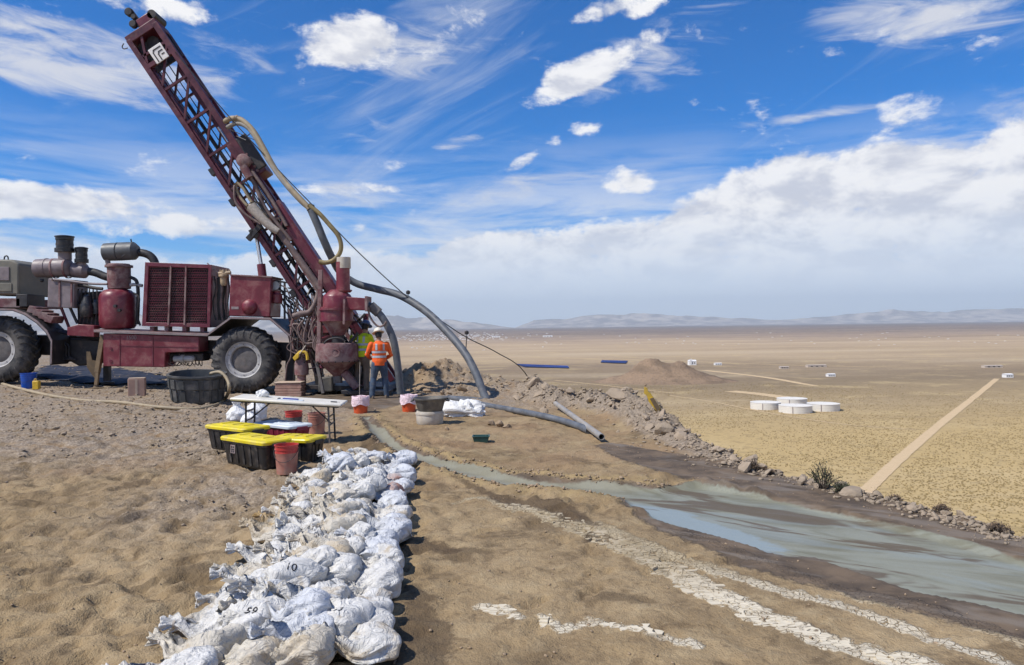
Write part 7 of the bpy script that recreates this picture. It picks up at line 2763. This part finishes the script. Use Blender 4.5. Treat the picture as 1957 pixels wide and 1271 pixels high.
# blue and grey panel fields
for (pxs, mt, nm, lb) in (([(985, 697), (1085, 701), (1088, 705), (1005, 703)], 'solar_blue', 'panel_field', 'long blue field of solar panels on the plain'),
                          ([(1150, 690), (1200, 691), (1196, 696), (1148, 694)], 'solar_blue', 'panel_field', 'small blue grey panel field beside the low hill')):
    q = [vloc(u, v) for (u, v) in pxs]
    mid_ = sum(q, Vector()) / 4
    root = thing(nm, mid_, lb, 'panel field')
    nr = 9
    for k in range(nr):
        a, bb = k / nr, (k + .72) / nr
        r_ = [q[0].lerp(q[3], a), q[1].lerp(q[2], a), q[1].lerp(q[2], bb), q[0].lerp(q[3], bb)]
        MB().add([r_[0] + Vector((0, 0, .8)), r_[1] + Vector((0, 0, .8)), r_[2] + Vector((0, 0, 2.6)), r_[3] + Vector((0, 0, 2.6)), r_[0] + Vector((0, 0, .6)), r_[1] + Vector((0, 0, .6)), r_[2] + Vector((0, 0, 2.4)), r_[3] + Vector((0, 0, 2.4))],
                 [(0, 1, 2, 3), (7, 6, 5, 4), (0, 4, 5, 1), (2, 6, 7, 3), (1, 5, 6, 2), (3, 7, 4, 0)]).build('panel_row', mt, root=root, smooth=False)
        MB().bar(r_[0] + Vector((0, 0, 0)), r_[0] + Vector((0, 0, .8)), .5).build('post', 'dark_steel', root=root)


# water tanks
def water_tank(u, v, wpx, label):
    q = vloc(u, v)
    r_ = wpx / 2 / F0 * q.y
    q = q + Vector((0, r_, 0))
    hgt = 6.6
    root = thing('water_tank', q, label, 'water tank', 'white water tanks on the plain')
    w = MB().lathe(q - Vector((0, 0, .3)), (0, 0, 1), [(0, r_), (hgt + .3, r_)], 56).build('tank_wall', 'tank_white', root=root)
    rf_ = MB().lathe(q + Vector((0, 0, hgt)), (0, 0, 1), [(0, r_ + .25), (.25, r_ + .25), (.8, r_ * .5), (1.0, .4), (1.5, .4)], 56).build('roof', 'tank_white', root=root)
    for k in range(3):
        MB().lathe(q + Vector((0, 0, 1.6 + 1.7 * k)), (0, 0, 1), [(0, r_), (0, r_ + .12), (.14, r_ + .12), (.14, r_)], 56, cap=False).build('ring_seam', 'tank_white', root=root, parent=w)
    MB().bar(q + Vector((-r_ * .5, -r_ * .88, 0)), q + Vector((-r_ * .5, -r_ * .88, hgt)), .5).build('ladder', 'pale_grey_edge', root=root)
    return root


water_tank(1473, 784, 57, 'round white water tank at the end facing the low hill')
water_tank(1524, 776, 56, 'round white water tank standing behind the other three')
water_tank(1532, 791, 62, 'round white water tank standing in front of the other three')
water_tank(1586, 787, 60, 'round white water tank at the end facing the straight dirt road')

# buildings
def building(u, v, wpx, hm_, dm, label, material='building_white', extra=None, group=None):
    q = vloc(u, v)
    w = wpx / F0 * q.y
    root = thing('building', q, label, 'building', group)
    MB().box((q.x - w / 2, q.y, q.z - 2), (q.x + w / 2, q.y + dm, q.z + hm_)).build('wall', material, root=root, smooth=False)
    MB().prism([(q.x - w / 2 - .4, q.y - .4, q.z + hm_), (q.x - w / 2 - .4, q.y + dm + .4, q.z + hm_), (q.x - w / 2 - .4, q.y + dm / 2, q.z + hm_ * 1.25)], (w + .8, 0, 0)).build('roof', material, root=root, smooth=False)
    if extra:
        MB().box((q.x - w * .4, q.y - .06 * w, q.z), (q.x - w * .15, q.y, q.z + hm_ * 1.5)).build('silo', material, root=root, smooth=False)
    nwin = 3
    for k in range(nwin):
        MB().box((q.x - w * .35 + k * w * .28, q.y - .15, q.z + hm_ * .35), (q.x - w * .35 + k * w * .28 + w * .12, q.y - .02, q.z + hm_ * .7)).build('window', 'dark_steel', root=root, smooth=False)
    return root


building(1324, 698, 14, 9, 14, 'white building with a taller block right of the low hill', extra=True)
building(1373, 698, 13, 4, 10, 'long low white shed along the track from the low hill')
building(1562, 702, 36, 4, 12, 'row of long pale sheds far beyond the water tanks', 'building_tan')
building(1500, 705, 16, 4, 10, 'small tan shed beside the row of pale sheds', 'building_tan')
building(1590, 720, 14, 4, 10, 'small white trailer alone beyond the water tanks')
building(1930, 722, 14, 5, 10, 'small white trailer beyond the end of the straight dirt road')
building(1900, 703, 34, 4, 12, 'wide pale shed far beyond the straight dirt road', 'building_tan')
building(1047, 644, 18, 9, 40, 'large white hall at the far edge of the desert town')
building(948, 645, 16, 9, 40, 'large white hall standing in the desert town')
# the far town reads as one mass of white specks
mb = MB()
rg = random.Random(31)
for k in range(420):
    u, v = rg.gauss(860, 70), rg.choice((rg.uniform(636, 652), rg.uniform(640, 650), rg.uniform(655, 672)))
    if v > 654 and rg.random() < .85:
        continue
    if u < 560:
        continue
    q = vloc(u, v + (850 - u) * .012)
    s_ = q.y / F0
    w, h_ = rg.uniform(.8, 4.5) * s_, rg.uniform(.5, 1.3) * s_
    mb.box((q.x - w / 2, q.y, q.z - 2), (q.x + w / 2, q.y + w, q.z + min(h_, 12)))
for k in range(50):
    u, v = rg.uniform(1000, 1950), rg.uniform(636, 660)
    q = vloc(u, v)
    s_ = q.y / F0
    mb.box((q.x - 1.4 * s_, q.y, q.z - 2), (q.x + 1.4 * s_, q.y + 3 * s_, q.z + .5 * s_))
o = mb.build('town', 'building_white', smooth=False)
tag(o, 'far desert town of small white buildings', 'town', kind='stuff')
